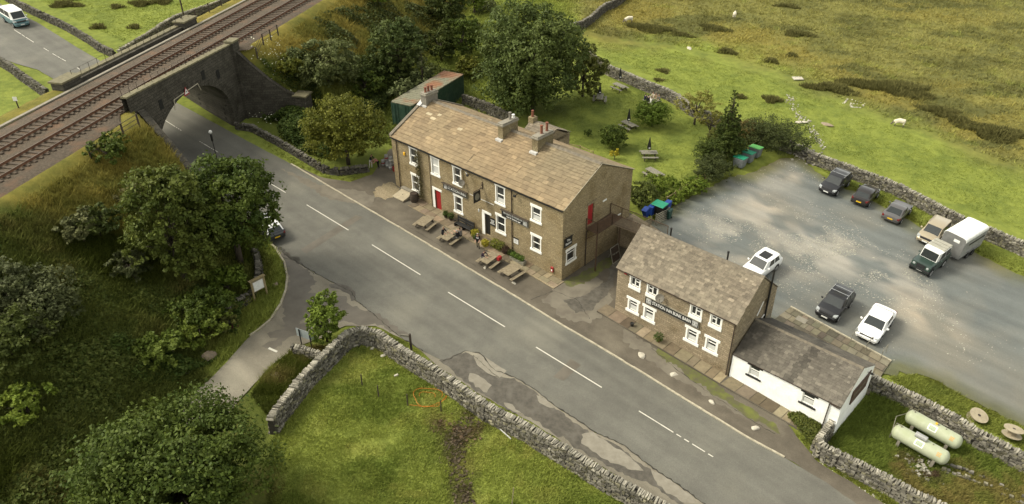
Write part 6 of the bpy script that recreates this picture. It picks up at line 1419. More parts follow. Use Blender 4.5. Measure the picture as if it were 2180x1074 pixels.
# loose stones
def boulder(name, px, s, label, m='concrete', flat=.6, seed=0, group=None, dx=1.0):
    rr = random.Random(seed); p = at(*px); import bmesh
    bm = bmesh.new(); bmesh.ops.create_icosphere(bm, subdivisions=2, radius=1); ax = [Vector((rr.gauss(0,1), rr.gauss(0,1), rr.gauss(0,1))).normalized() for _ in range(9)]; cut = [rr.uniform(.5,.85) for _ in ax]
    for v in bm.verts:
        for a_, c_ in zip(ax, cut):
            d = v.co.dot(a_)
            if d > c_: v.co -= a_ * (d - c_)
        v.co.x *= s*.62*dx; v.co.y *= s*.45; v.co.z *= s*.5*flat
    me = bpy.data.meshes.new(name); bm.to_mesh(me); bm.free(); me.materials.append(M[m]); o = bpy.data.objects.new(name, me); COL.objects.link(o); o.location = (p.x, p.y, zat(p.x, p.y) + s*.18*flat); o.rotation_euler = (rr.uniform(-.15,.15), rr.uniform(-.15,.15), rr.uniform(0, 3)); return tag(o, label, 'boulder', group)
M['palestone'] = mat('pale_limestone', (.48, .45, .36), (.33, .3, .24), scale=4, bump=.5)
M['brownstone'] = mat('brown_boulder', (.27, .21, .14), (.19, .155, .11), scale=4, bump=.5)
for k, (px, s, m, fl_, dx, l) in enumerate((((1032,571),.5,'palestone',.9,1,'round whitish stone below the table with the red bag'),((1095,604),.5,'palestone',.9,1,'round whitish stone below the empty table nearest inn corner'),((1366,757),.75,'palestone',.6,1.3,'wedge shaped pale stone on the verge opposite bunk barn windows'),((1436,798),.7,'palestone',.5,1.4,'upright narrow white stone between road edge and barn path'),((1515,858),.62,'palestone',.7,1,'squat pale stone on tarmac before the first whitewashed window'),((1608,912),.65,'palestone',.6,1.2,'pale stone on the tarmac nearest the whitewashed corner'),((444,762),1.3,'brownstone',.7,1,'brown wedge boulder on grass left of the side lane'),((587,799),1.3,'brownstone',.5,1.1,'flat brown boulder on the grass right of side lane'),((400,795),.9,'palestone',.6,1,'whitish boulder at the side lane edge behind big sycamore'),((587,607),.75,'brownstone',.7,1,'grey stone block on the mown verge beside notice board'),((793,742),.6,'palestone',.5,1,'white stone in field just inside the wall corner'),((816,758),.5,'palestone',.6,1,'small white stone in field below wall corner group'),((783,738),.35,'palestone',.6,1,'smallest white stone in field inside wall corner'),((844,799),.4,'palestone',.6,1,'lone pale stone above the orange cable in field'),((1706,262),1.1,'palestone',.35,1.6,'long flat white stone in pasture left of the stone trickle'),((1760,267),1.2,'brownstone',.35,1.6,'flat grey boulder in pasture right of the stone trickle'),((1467,103),1.0,'palestone',.35,1.2,'pale stone in rough pasture under the left sheep'),((502,664),.5,'palestone',.8,1,'small white stone by the maroon bag under the wall'),((1259,548),.5,'concrete',.3,1.7,'broken pale slab lying at the foot of inn gable'))):
    boulder('boulder', px, s * .85, l, m, fl_, k + 40, dx=dx)
mb = MB(); mb.box(-.7, .7, -.55, .55, 0, .12); o = mb.build('manhole_slab', M['palestone'], bevel=.02); p = at(1698,170); o.location = (p.x, p.y, zat(p.x,p.y) + .05); tag(o, 'square white concrete slab in rough pasture above the stone trickle', 'slab')
# stone trickle, ring and scattered gravel (too many to count)
def scatter_stones(name, label, pts, n, smin, smax, spread, cols, seed=0, px=True, z=0.0, flat=.6, tint=(1,.94,.78)):
    rr = np.random.default_rng(seed); mb = MB(); P = [at(*p).xy for p in pts]; seg = [(b - a).length for a, b in zip(P[:-1], P[1:])]; tot = sum(seg)
    for i in range(n):
        u = rr.random() * tot; k = 0
        while k < len(seg) - 1 and u > seg[k]: u -= seg[k]; k += 1
        p = P[k].lerp(P[k+1], u / seg[k]); x, y = p.x + rr.normal(0, spread), p.y + rr.normal(0, spread); s = smin + (smax - smin) * rr.random()**2
        g = cols[0] + (cols[1] - cols[0]) * rr.random(); M3 = Matrix.Rotation(rr.random()*6, 3, 'Z')
        mb.stone((x, y, zat(x, y) + s*flat*.25 + z), s, s*.7, s*flat, M3, .4, 0, tuple(g*q for q in tint))
    o = mb.build(name, M['stonew'], recalc=False); return tag(o, label, 'stones', kind='stuff')
scatter_stones('stone_trickle', 'line of loose white stones running down the pasture', [(1682,205),(1700,245),(1722,268),(1738,292),(1752,318)], 190, .08, .36, .3, (.25,.55), 3)
scatter_stones('stone_ring', 'ring of small white stones laid out on pasture', [(1795,221),(1805,212),(1822,217),(1840,220),(1835,229),(1812,230),(1812,222),(1828,223)], 60, .1, .28, .08, (.4,.6), 4)
scatter_stones('wall_rubble', 'tumbled white rubble where the garden wall ends', [(1700,312),(1712,330),(1728,345)], 260, .12, .5, .75, (.2,.5), 5)
scatter_stones('soil_clods', 'dark turned soil clods along the trench in the field', [(1035,885),(990,905),(965,950),(972,1000),(990,1074),(1000,1150)], 900, .05, .28, .42, (.035,.10), 11, tint=(1,.78,.5))
scatter_stones('soil_clods', 'brown lumps of earth at the head of the trench', [(935,905),(965,915),(1000,935)], 260, .05, .25, .4, (.07,.15), 12, tint=(1,.68,.42))
scatter_stones('tank_rubble', 'heap of broken white stones before the gas tanks', [(1945,978),(1965,1000),(1950,1005)], 75, .1, .38, .5, (.15,.4), 6)
scatter_stones('verge_chippings', 'pale chippings along the road edge under the enclosure wall', [(1720,975),(1770,1008),(1840,1050),(1900,1075)], 260, .03, .13, .25, (.3,.6), 7)
scatter_stones('path_chippings', 'pale chippings along barn pavement edge', [(1400,745),(1480,800),(1560,850),(1640,905)], 260, .03, .12, .3, (.3,.55), 8, z=.03)
scatter_stones('rubble_chippings', 'loose chippings in the broken tarmac beside the wall', [(1000,790),(1090,830),(1180,890),(1260,950)], 500, .02, .10, .75, (.15,.45), 9, z=.03)
scatter_stones('alley_chippings', 'chippings in the dark alley between inn and barn', [(1255,545),(1262,560),(1290,580)], 120, .03, .12, .7, (.2,.45), 10, z=.03)
rr = np.random.default_rng(5); mb = MB()
cl = [((1540,500),(1620,440),2.6,.45),((1660,520),(1900,590),3.2,1.2),((1680,490),(1800,520),2.2,1.0),((1870,590),(1990,690),2.3,.55),((1600,560),(1720,560),2.8,.5),((1640,395),(1720,350),2.2,.22),((1700,380),(1800,440),3.0,.04),((2000,700),(2100,720),1.6,.10),((1840,480),(1880,500),.7,.35),((1700,640),(1900,760),3,.03),((1560,395),(1700,430),3,.05),((1500,470),(1590,520),1.8,.4),((1780,520),(1960,620),1.3,.8)]
for a, b, sp, wt in cl:
    A, B = at(*a).xy, at(*b).xy
    for i in range(int(3000 * wt)):
        t = rr.random(); p = A.lerp(B, t); x, y = p.x + rr.normal(0, sp), p.y + rr.normal(0, sp)
        if fbm(np.array([x]), np.array([y]), .5, 12, 3)[0] < .47: continue
        q = np.array([x]), np.array([y])
        if not inpoly(*q, wPARK)[0]: continue
        s = .03 + .085 * rr.random()**3; g = .22 + .24 * rr.random(); mb.stone((x, y, gz(x, y) + .02), s*1.5, s*.75, s*.25, Matrix.Rotation(rr.normal(.2, .7), 3, 'Z'), .4, 0, (g, g*.95, g*.78))
tag(mb.build('gravel_chippings', M['stonew'], recalc=False), 'pale chippings scattered over the grey car park', 'gravel', kind='stuff')

# ============ gas tanks
M['tank'] = mat('tank_paint', (.39, .41, .285), (.31, .34, .225), scale=1.3, rough=.5, c3=(.30,.33,.20), s3=.9)
M['decal'] = mat('tank_decal', (.25, .3, .2), (.4, .45, .33), scale=14)
M['orange'] = mat('faded_orange', (.6, .27, .05), (.4, .3, .12), scale=8)
def make_tank():
    e = bpy.data.objects.new('gas_tank', None); COL.objects.link(e); r = .55; L = 3.9; z0 = .95
    prof = [(r*math.sin(t), -L/2 + .38 - .38*math.cos(t)) for t in np.linspace(0.05, math.pi/2, 7)] + [(r*math.sin(t), L/2 - .38 + .38*math.cos(t)) for t in np.linspace(math.pi/2, .05, 7)]
    mb = MB(); mb.lathe(prof, (0,0,0), 28, M=Matrix.Translation((0,0,z0)) @ Matrix.Rotation(R(90), 4, 'Y')); mb.build('vessel', M['tank'], e, smooth=True)
    for x in (-1.2, 1.2): mb = MB(); mb.box(x-.1, x+.1, -.5, .5, -.1, .62); mb.build('leg', M['concrete'], e)
    mb = MB()
    for a in range(6):
        t0, t1 = R(-72 + a*8), R(-72 + (a+1)*8)
        mb.add([(-.35, (r+.004)*math.sin(t0), z0+(r+.004)*math.cos(t0)), (.25, (r+.004)*math.sin(t0), z0+(r+.004)*math.cos(t0)), (.25, (r+.004)*math.sin(t1), z0+(r+.004)*math.cos(t1)), (-.35, (r+.004)*math.sin(t1), z0+(r+.004)*math.cos(t1))], [(0,1,2,3)])
    mb.build('label_border', M['signwhite'], e)
    mb = MB()
    for a in range(4):
        t0, t1 = R(-64 + a*8), R(-64 + (a+1)*8)
        mb.add([(-.27, (r+.008)*math.sin(t0), z0+(r+.008)*math.cos(t0)), (.17, (r+.008)*math.sin(t0), z0+(r+.008)*math.cos(t0)), (.17, (r+.008)*math.sin(t1), z0+(r+.008)*math.cos(t1)), (-.27, (r+.008)*math.sin(t1), z0+(r+.008)*math.cos(t1))], [(0,1,2,3)])
    mb.build('label', M['decal'], e)
    mb = MB()
    for a in range(3):
        t0, t1 = R(-62 + a*11), R(-62 + a*11 + 6)
        mb.add([(1.15, (r+.005)*math.sin(t0), z0+(r+.005)*math.cos(t0)), (1.42, (r+.005)*math.sin(t0), z0+(r+.005)*math.cos(t0)), (1.42, (r+.005)*math.sin(t1), z0+(r+.005)*math.cos(t1)), (1.15, (r+.005)*math.sin(t1), z0+(r+.005)*math.cos(t1))], [(0,1,2,3)])
    mb.build('warning_mark', M['orange'], e)
    mb = MB(); mb.tube((-1.5,0,z0+r-.02), (-1.5,0,z0+r+.12), .05); mb.path([(-1.5,0,z0+r+.1), (-1.85,0,z0+r+.12), (-1.95,0,z0+.1)], .022); mb.tube((.15,0,z0+r-.02), (.15,0,z0+r+.08), .06); mb.tube((.7,0,z0+r-.02),(.7,0,z0+r+.06),.04); mb.build('valves', M['greywood'], e)
    return e
t1 = make_tank(); t2 = copy_tree(t1)
for e, a, b, l in ((t1, (1910,938), (1992,985), 'pale green gas tank with grey valve hood, nearer the road'), (t2, (1938,906), (2020,952), 'pale green gas tank with yellow tag, nearer the car park wall')):
    A, B = at(*a, .2), at(*b, .2); c = (A + B) / 2; h = math.atan2((B-A).y, (B-A).x); setpose(e, (c.x, c.y, gz(c.x, c.y)), h); tag(e, l, 'gas tank', 'two gas tanks in the walled enclosure')
mb = MB(); mb.lathe([(.19, -.4), (.21, -.36), (.21, .36), (.19, .4)], (0,0,0), 14, M=Matrix.Translation((-.15, 0, 1.6)) @ Matrix.Rotation(R(90), 4, 'Y')); mb.build('valve_hood', M['alloy'], t1)
mb = MB(); mb.box(-.05, .1, -.06, .08, 1.48, 1.58); mb.build('tag', M['yellow'], t2)
A, B = t1.matrix_world @ Vector((-1.95,0,1.0)), t2.matrix_world @ Vector((-1.95,0,1.0)); mb = MB(); mb.path([A, A.lerp(B,.5) + Vector((-.3,.1,.35)), B], .025); mb.path([A - Vector((0,0,.9)), A], .03); tag(mb.build('gas_pipe', M['greywood']), 'thin gas pipe linking the left ends of both tanks', 'pipe')
# cable drums
for k, (px, ti, l) in enumerate((((2079,905),R(14),'tilted wooden cable drum against wall nearest white outhouse'),((2150,942),R(-12),'wooden cable drum lying almost flat at right edge by wall'))):
    e = empty('cable_drum', at(*px) + Vector((.3,.5,.45 if k == 0 else .8)), 0, l, 'cable drum', 'old cable drums behind the enclosure wall'); e.rotation_euler = (ti, R(8), 0); r = .66
    for z in (0, -.5): mb = MB(); mb.lathe([(.06, z), (r, z), (r, z+.05), (.06, z+.05)], (0,0,0), 28); mb.build('flange', M['hatch'], e)
    mb = MB(); mb.lathe([(.3, -.45), (.3, 0)], (0,0,0), 14); mb.build('core', M['wood'], e)
    mb = MB(); mb.lathe([(.05,.052),(.12,.055)], (0,0,0), 10); mb.build('hub', M['iron'], e)
# ============ bins
M['binlid'] = mat('green_bin_lid', (.015, .22, .12), (.012, .17, .095), scale=3, rough=.5); M['binlid2'] = mat('light_green_lid', (.14, .42, .13), (.11, .36, .1), scale=3, rough=.5); M['bingrey'] = mat('grey_bin', (.17, .185, .185), (.12, .13, .13), scale=3, rough=.55)
M['binblue'] = mat('blue_bin', (.012, .045, .22), (.01, .035, .17), scale=3, rough=.5); M['bindk'] = mat('dark_green_bin', (.02, .06, .045), (.015, .045, .035), scale=3, rough=.5)
def bigbin(px, lid, l, h, body='bingrey', z=.0, group='big wheeled bins by the hedge'):
    p = at(*px); e = empty('wheeled_bin', (p.x, p.y, gz(p.x, p.y) + .03 + z), h, l, 'bin', group)
    mb = MB(); mb.hexa([(-.55,-.42,.14),(.55,-.42,.14),(.55,.42,.14),(-.55,.42,.14),(-.68,-.55,1.22),(.68,-.55,1.22),(.68,.52,1.22),(-.68,.52,1.22)]); mb.build('tub', M[body], e, bevel=.04)
    mb = MB()
    for x in (-.35, -.1, .15, .4): mb.hexa([(x,-.46,.2),(x+.05,-.46,.2),(x+.05,-.4,.2),(x,-.4,.2),(x,-.58,1.2),(x+.05,-.58,1.2),(x+.05,-.52,1.2),(x,-.52,1.2)])
    mb.build('ribs', M[body], e)
    mb = MB(); mb.hexa([(-.72,-.6,1.23),(.72,-.6,1.23),(.72,.56,1.3),(-.72,.56,1.3),(-.7,-.58,1.28),(.7,-.58,1.28),(.7,.54,1.37),(-.7,.54,1.37)]); mb.build('lid', M[lid], e, bevel=.02)
    for x in (-.42, .42):
        for y in (-.3, .3): mb = MB(); mb.tube((x-.03, y, .08), (x+.03, y, .08), .08, n=10); mb.build('wheel', M['tyre'], e)
    return e
hb_ = math.atan2((at(1603,338)-at(1573,358)).y, (at(1603,338)-at(1573,358)).x)
bigbin((1573,357), 'binlid', 'grey wheeled bin with dark green lid, leftmost by hedge', hb_ + R(90)); bigbin((1590,346), 'binlid', 'grey wheeled bin with teal green lid, middle of the three', hb_ + R(90)); bigbin((1606,335), 'binlid2', 'grey wheeled bin with bright light green lid, rightmost of three', hb_ + R(90))
bigbin((1402,462), 'binlid', 'dark wheeled bin with teal lid among blue bins behind fence', PA, 'black', 0.2, None)
def smallbin(px, m, l, h, z=0, tilt=0):
    p = at(*px); e = empty('wheelie_bin', (p.x, p.y, gz(p.x, p.y) + .03 + z), h, l, 'bin'); e.rotation_euler = (tilt, 0, h)
    mb = MB(); mb.hexa([(-.2,-.24,.04),(.2,-.24,.04),(.2,.22,.04),(-.2,.22,.04),(-.28,-.33,1.0),(.28,-.33,1.0),(.28,.33,1.0),(-.28,.33,1.0)]); mb.build('tub', M[m], e, bevel=.02)
    mb = MB(); mb.hexa([(-.3,-.36,1.005),(.3,-.36,1.005),(.3,.38,1.03),(-.3,.38,1.03),(-.27,-.33,1.06),(.27,-.33,1.06),(.27,.35,1.11),(-.27,.35,1.11)]); mb.build('lid', M[m], e, bevel=.02)
    for x in (-.25, .25): mb = MB(); mb.tube((x-.03, .26, .1), (x+.03, .26, .1), .1, n=10); mb.build('wheel', M['tyre'], e)
smallbin((1375,468), 'binblue', 'blue wheelie bin leaning beside the inn rear corner', PA, .3, .25); smallbin((1386,462), 'binblue', 'blue wheelie bin standing between the leaning one and teal lid', PA, .2); smallbin((1420,452), 'binblue', 'blue wheelie bin with shiny lid right of the teal lid bin', PA, .15); smallbin((1422,466), 'bindk', 'dark green wheelie bin at car park corner by slatted fence', PA, 0)
# ============ fences, posts, signs
def fence(px, label, h=1.0, m='fencewood', rails=2, sp=2.0, name='timber_fence', z=0, wire=False):
    P = [at(*p) for p in px]; P = [Vector((p.x, p.y, zat(p.x, p.y) + z)) for p in P]; e = empty(name, P[0], 0, label, 'fence'); o0 = P[0]
    mbp = []; pts = []
    for a, b in zip(P[:-1], P[1:]):
        n = max(1, round((b-a).length / sp))
        for i in range(n): pts.append(a.lerp(b, i/n))
    pts.append(P[-1])
    for p in pts: p.z = zat(p.x, p.y) + z; mb = MB(); mb.bar(p - o0 - Vector((0,0,.2)), p - o0 + Vector((0,0,h*1.08)), .1, .1); mb.build('post', M[m], e)
    for k in range(rails):
        zz = h * (k + 1) / rails - .08; mb = MB()
        for a, b in zip(pts[:-1], pts[1:]): 
            if wire: mb.tube(a - o0 + Vector((0,0,zz)), b - o0 + Vector((0,0,zz)), .008, n=4)
            else: mb.bar(a - o0 + Vector((0,0,zz)), b - o0 + Vector((0,0,zz)), .04, .1)
        mb.build('wire' if wire else 'rail', M[m] if not wire else M['iron'], e)
    return e
fence([(1418,440),(1455,415),(1500,388)], 'wooden rail fence between the beer garden and the car park', 1.1)
fence([(1205,320),(1235,326),(1262,338)], 'yellowish rail fence on the lawn just behind the inn ridge', .9)
fence([(1540,338),(1575,352)], 'short wooden rail fence running to the three bins', .9); fence([(1570,350),(1600,322),(1618,312)], 'timber fence behind the three green lidded bins', 1.1)
fence([(1395,480),(1422,466)], 'slatted timber panel screening bins at barn corner', 1.3, rails=6, sp=1.6, name='slatted_screen', m='greywood')
fence([(1352,500),(1385,485)], 'low slatted timber screen beside the inn terrace', 1.2, rails=5, sp=1.5, name='slatted_screen', z=.0, m='wood')
def fence_st(s, t0, t1, label, step=2.6, h=1.2):
    e = empty('trackside_fence', rp(s, t0, 11.6), 0, label, 'fence'); o0 = rp(s, t0, 11.6); prev = None; W_ = [MB(), MB(), MB()]
    for t in np.arange(t0, t1 + .01, step):
        p = rp(s, t); p.z = zat(p.x, p.y); mb = MB(); mb.bar(p - o0 - Vector((0,0,.3)), p - o0 + Vector((0,0,h)), .13, .13); mb.build('post', M['darkwood'], e)
        if prev is not None:
            for k in range(3): W_[k].bar(prev - o0 + Vector((0,0,h*(.35+.3*k))), p - o0 + Vector((0,0,h*(.35+.3*k))), .03, .05)
        prev = p
    for k in range(3): W_[k].build('rail', M['darkwood'], e)
fence_st(6.2, 3.0, 9.6, 'dark post and rail fence at the left end of bridge', 2.2, 1.3); fence_st(5.9, 31.5, 37, 'dark post and rail fence at the right end of bridge', 1.8, 1.3)
fence_st(-7.2, 37, 60, 'post and rail fence on the far side of the tracks', 3, 1.2)
for k, (px, l) in enumerate((((771,820),'leftmost dark fence post in the foreground field'),((806,845),'second dark fence post in the foreground field'),((868,864),'third dark fence post left of orange cable loop'),((939,876),'rightmost dark fence post beside orange cable loop'))):
    p = at(*px); mb = MB(); mb.tube((0,0,-.1), (.03,0,1.1), .05, .045, 7); o = mb.build('fence_post', M['darkwood']); o.location = (p.x, p.y, zat(p.x,p.y)); tag(o, l, 'post', 'bare posts in the foreground field')
# orange cable
M['cable'] = mat('orange_cable', (.62, .17, .02), rough=.5)
mb = MB(); c = at(908, 848); pts = []
for i in range(42):
    t = i/20*math.pi*1.0; r = .95 + .12*math.sin(i*.5); pts.append(Vector((c.x + r*math.cos(t)*1.15 + i*.006, c.y + r*math.sin(t)*1.0, 0)))
q = at(872,866).xy; pts += [Vector((c.x + .9, c.y - .9, 0)), Vector((c.x - .3, c.y - 1.0, 0)), Vector((q.x, q.y, 0))]
for p in pts: p.z = zat(p.x, p.y) + .16
mb.path(pts, .014, 5); pts2 = [Vector((p.x*.55 + c.x*.45, p.y*.55 + c.y*.45, p.z)) for p in pts[:21]]; mb.path(pts2, .012, 5); tag(mb.build('orange_cable', M['cable']), 'orange cable looped on grass between the last two posts', 'cable')
mb = MB(); a, b = at(1060,912), at(1088,937); mb.bar((a.x,a.y,zat(a.x,a.y)+.1), (b.x,b.y,zat(b.x,b.y)+.1), .06, .05); tag(mb.build('pipe_length', M['blind']), 'thin pale pipe lying by the field side of the wall', 'pipe')
mb = MB(); p = at(1090,1074); mb.tube((0,0,0), (.12,.1,1.5), .03, .03, 6); o = mb.build('cane', M['wood']); o.location = (p.x, p.y, zat(p.x,p.y)); tag(o, 'thin pale cane standing in the grass at the bottom edge', 'cane')
# junction notice board
p = at(556, 634); e = empty('notice_board', (p.x, p.y, zat(p.x,p.y)), R(-35), 'wooden framed notice board with pale panel on the mown verge', 'notice board'); e.rotation_euler = (0,0,math.atan2(-(at(565,600)-at(548,625)).x*0-.35, .9))
for x in (-.6, .6): mb = MB(); mb.box(x-.07, x+.07, -.05, .05, 0, 1.95); mb.build('post', M['fencewood'], e)
mb = MB(); mb.box(-.53, .53, -.03, .03, .8, 1.8); bd = mb.build('panel', M['hatch'], e); mb = MB(); mb.box(-.45, .45, -.045, -.031, .87, 1.73); mb.build('map_sheet', M['signwhite'], bd)
mb = MB(); mb.box(-.75, .75, -.16, .16, 1.95, 2.0); mb.build('hood', M['fencewood'], e)
e.rotation_euler = (0, 0, R(48))
# two post road sign seen from behind
p, q = at(641, 737), at(665, 747); e = empty('road_sign', (p.x, p.y, zat(p.x,p.y)), math.atan2((q-p).y, (q-p).x), 'two post road sign seen from its blank grey back', 'road sign'); D = (q-p).length
M['signback'] = mat('sign_back', (.30, .34, .33), (.24, .27, .26), scale=2, rough=.5)
for x in (.1, D): mb = MB(); mb.tube((x,0,0), (x,0,1.75), .045, n=8); mb.build('post', M['black'], e)
mb = MB(); mb.box(-.25, D+.35, .05, .075, 1.0, 1.75); mb.build('panel', M['signback'], e)
# finger post
p = at(876, 747); e = empty('finger_post', (p.x, p.y, zat(p.x,p.y)), 0, 'short wooden finger post beside the field wall and road', 'signpost')
mb = MB(); mb.box(-.07, .07, -.07, .07, 0, 1.7); mb.build('post', M['darkwood'], e); mb = MB(); mb.prism([(-.75,1.35),(-.85,1.45),(-.75,1.55),(-.07,1.55),(-.07,1.35)], 'y', -.025, .025); mb.build('finger', M['greywood'], e); e.rotation_euler.z = R(-15)
# lamp and camera pole in the road side
p = at(470, 372); e = empty('street_lamp', (p.x, p.y, zat(p.x,p.y)), 0, 'tall thin black pole with small white lamp head before the bridge', 'lamp post')
mb = MB(); mb.tube((0,0,0), (0,0,4.6), .05, .04); mb.build('pole', M['black'], e); mb = MB(); mb.lathe([(.1,3.9),(.11,4.0),(.11,4.6),(.06,4.7)], (0,0,0), 10); mb.build('housing', M['black'], e)
mb = MB(); mb.lathe([(.04,4.7),(.17,4.8),(.19,4.95),(.1,5.08),(.02,5.1)], (0,0,0), 12); mb.build('lamp_head', M['blind'], e)
# maroon sack, pots by barn door, marker post by rails
o = boulder('refuse_sack', (497,696), 1.0, 'maroon refuse sack under the curved verge wall', 'red', 1.1, 77); M['maroon'] = mat('maroon_sack', (.12, .01, .035), (.09,.008,.028), scale=5, rough=.4); o.data.materials.clear(); o.data.materials.append(M['maroon']); o['category'] = 'sack'
p = at(43, 243); mb = MB(); mb.tube((0,0,-.3), (0,0,1.0), .06); e = mb.build('marker_post', M['iron']); p = hz(46, 246, 11.0); e.location = (p.x, p.y, zat(p.x,p.y)); tag(e, 'short marker post with white plate left of the tracks', 'post'); mb = MB(); mb.box(-.2, .2, -.07, -.05, .75, 1.15); mb.build('plate', M['signwhite'], e)
p = hz(386, 12, 9.5); mb = MB(); mb.tube((0,0,-6), (0,0,1.2), .12); o = mb.build('telegraph_pole', M['darkwood']); o.location = (p.x, p.y, 9.5); tag(o, 'dark telegraph pole at top edge beyond the tracks', 'pole')
# pots and planters
def pot(name, loc, r, h, m, label, plant=None):
    e = empty(name, loc, 0, label, 'plant pot'); mb = MB(); mb.lathe([(r*.7,0),(r,h),(r*1.08,h),(r*1.08,h*.9),(r*.85,h*.86)], (0,0,0), 14); mb.build('pot', M[m], e)
    if plant: leafball(plant, (0,0,h + plant*.5), e, 'foliage')
    return e
def leafball(r, c, parent, name, cols=((.04,.07,.015),(.07,.1,.02)), n=260, size=.09, sq=1.0):
    rg = np.random.default_rng(int(r*1000) + int(abs(c[2])*100)); d = rg.normal(size=(n,3)); d /= np.linalg.norm(d, axis=1)[:,None]; P = d * (r * (0.55 + .5*rg.random((n,1)))) * np.array([1,1,sq]) + np.array(c)
    return leaves(name, P, d, size, cols, parent, rg)
def leaves(name, P, N0, size, cols, parent=None, rg=RNG, mat_='leaf', aspect=1.5, flatm=.5, colw=None):
    n = len(P); nn = N0 * flatm + rg.normal(size=(n,3)) * .6 + np.array([0,0,.35]); nn /= np.linalg.norm(nn, axis=1)[:,None]
    t = np.cross(nn, rg.normal(size=(n,3))); t /= np.linalg.norm(t, axis=1)[:,None] + 1e-9; b = np.cross(nn, t)
    s = (size * (0.6 + .8*rg.random(n)))[:,None]; t = t*s*aspect*.5; b = b*s*.5
    V = np.stack([P - t, P - b*.9 + nn*s*.12, P + t, P + b*.9 + nn*s*.12], 1).reshape(-1,3); F = np.arange(4*n).reshape(n,4)
    c0, c1 = np.array(cols[0]), np.array(cols[1]); k = rg.random(n) if colw is None else colw; C = (c0 + (c1-c0)*k[:,None]) * (.8 + .4*rg.random((n,1)))
    return npmesh(name, V, F, M[mat_], C, 'FACE', parent)
pot('plant_pot', onp(8.1,-.5,.08), .2, .3, 'iron', 'small round clipped bush in dark pot left of the bench', .3)
pot('plant_pot', onp(8.8,-.45,.08), .2, .3, 'iron', 'fuller bush in dark pot touching the left of bench', .35)
pot('plant_pot', Vector(bloc(2.35,-.75)) * 1.0 + Vector((0,0,gz(*bloc(2.35,-.75).xy)+.16)), .16, .3, 'black', 'small empty black pot on the barn pavement')
pot('plant_pot', Vector(bloc(5.0,-.75)) + Vector((0,0,gz(*bloc(5.0,-.75).xy)+.16)), .17, .3, 'pot', 'leafy green plant in a clay pot on the barn pavement', .42)
e = empty('trough_planter', onp(18.0,-.75,.08), PA, 'long stone trough with green plants under the menu case', 'planter'); mb = MB()
for a in ((-.85,.85,-.22,-.16),(-.85,.85,.16,.22),(-.85,-.79,-.16,.16),(.79,.85,-.16,.16)): mb.box(a[0],a[1],a[2],a[3],0,.34)
mb.box(-.79,.79,-.16,.16,.0,.26); mb.build('trough', M['greywood'], e); 
for x in (-.55,-.1,.4): leafball(.32, (x,0,.5), e, 'foliage', ((.05,.1,.015),(.12,.17,.03)))
for k, (x, y, r, cs, l) in enumerate(((12.4,-.7,.42,((.2,.19,.02),(.35,.3,.03)),'yellow flowering shrub just left of the inn entrance'),(12.85,-1.0,.3,((.04,.07,.01),(.08,.1,.02)),'small green plant in front of yellow shrub by entrance'),(14.2,-1.15,.38,((.28,.26,.03),(.4,.33,.03)),'bright yellow plant right of the entrance step'),(14.9,-.65,.5,((.1,.12,.02),(.2,.2,.03)),'yellow green bush below the notice board'),(15.6,-.6,.5,((.08,.1,.02),(.17,.17,.03)),'sprawling green bush under the lower window by the drainpipe'),(16.3,-.6,.4,((.045,.03,.02),(.08,.05,.03)),'dark reddish bush between the drainpipe and green bush'),(16.9,-.55,.33,((.03,.045,.01),(.06,.07,.02)),'dark green bush at the foot of drainpipe'))):
    p = onp(x,y,.1); e = empty('shrub', p, 0, l, 'shrub', 'plants along the inn front'); leafball(r, (0,0,r*.8), e, 'foliage', cs, 420); mb = MB(); mb.tube((0,0,-.1),(0,0,r), .03); mb.build('stem', M['bark'], e)
p = onp(4.1,-.1,0); e = empty('climbing_plant', p, PA, 'thin brown green climber on the inn wall above the barrel', 'climber'); rg = np.random.default_rng(3); n = 900; z = rg.random(n)*5.2; P = np.stack([rg.normal(0,.22+.1*(z<2),n), -.03 - rg.random(n)*.16, z+.4], 1); leaves('foliage', P, np.tile([0,-1.,0],(n,1)), .09, ((.05,.05,.02),(.11,.09,.035)), e, rg)
mb = MB(); mb.path([(0,.05,0),(.05,.05,2),(-.04,.05,5.4)], .03); mb.build('stem', M['bark'], e)

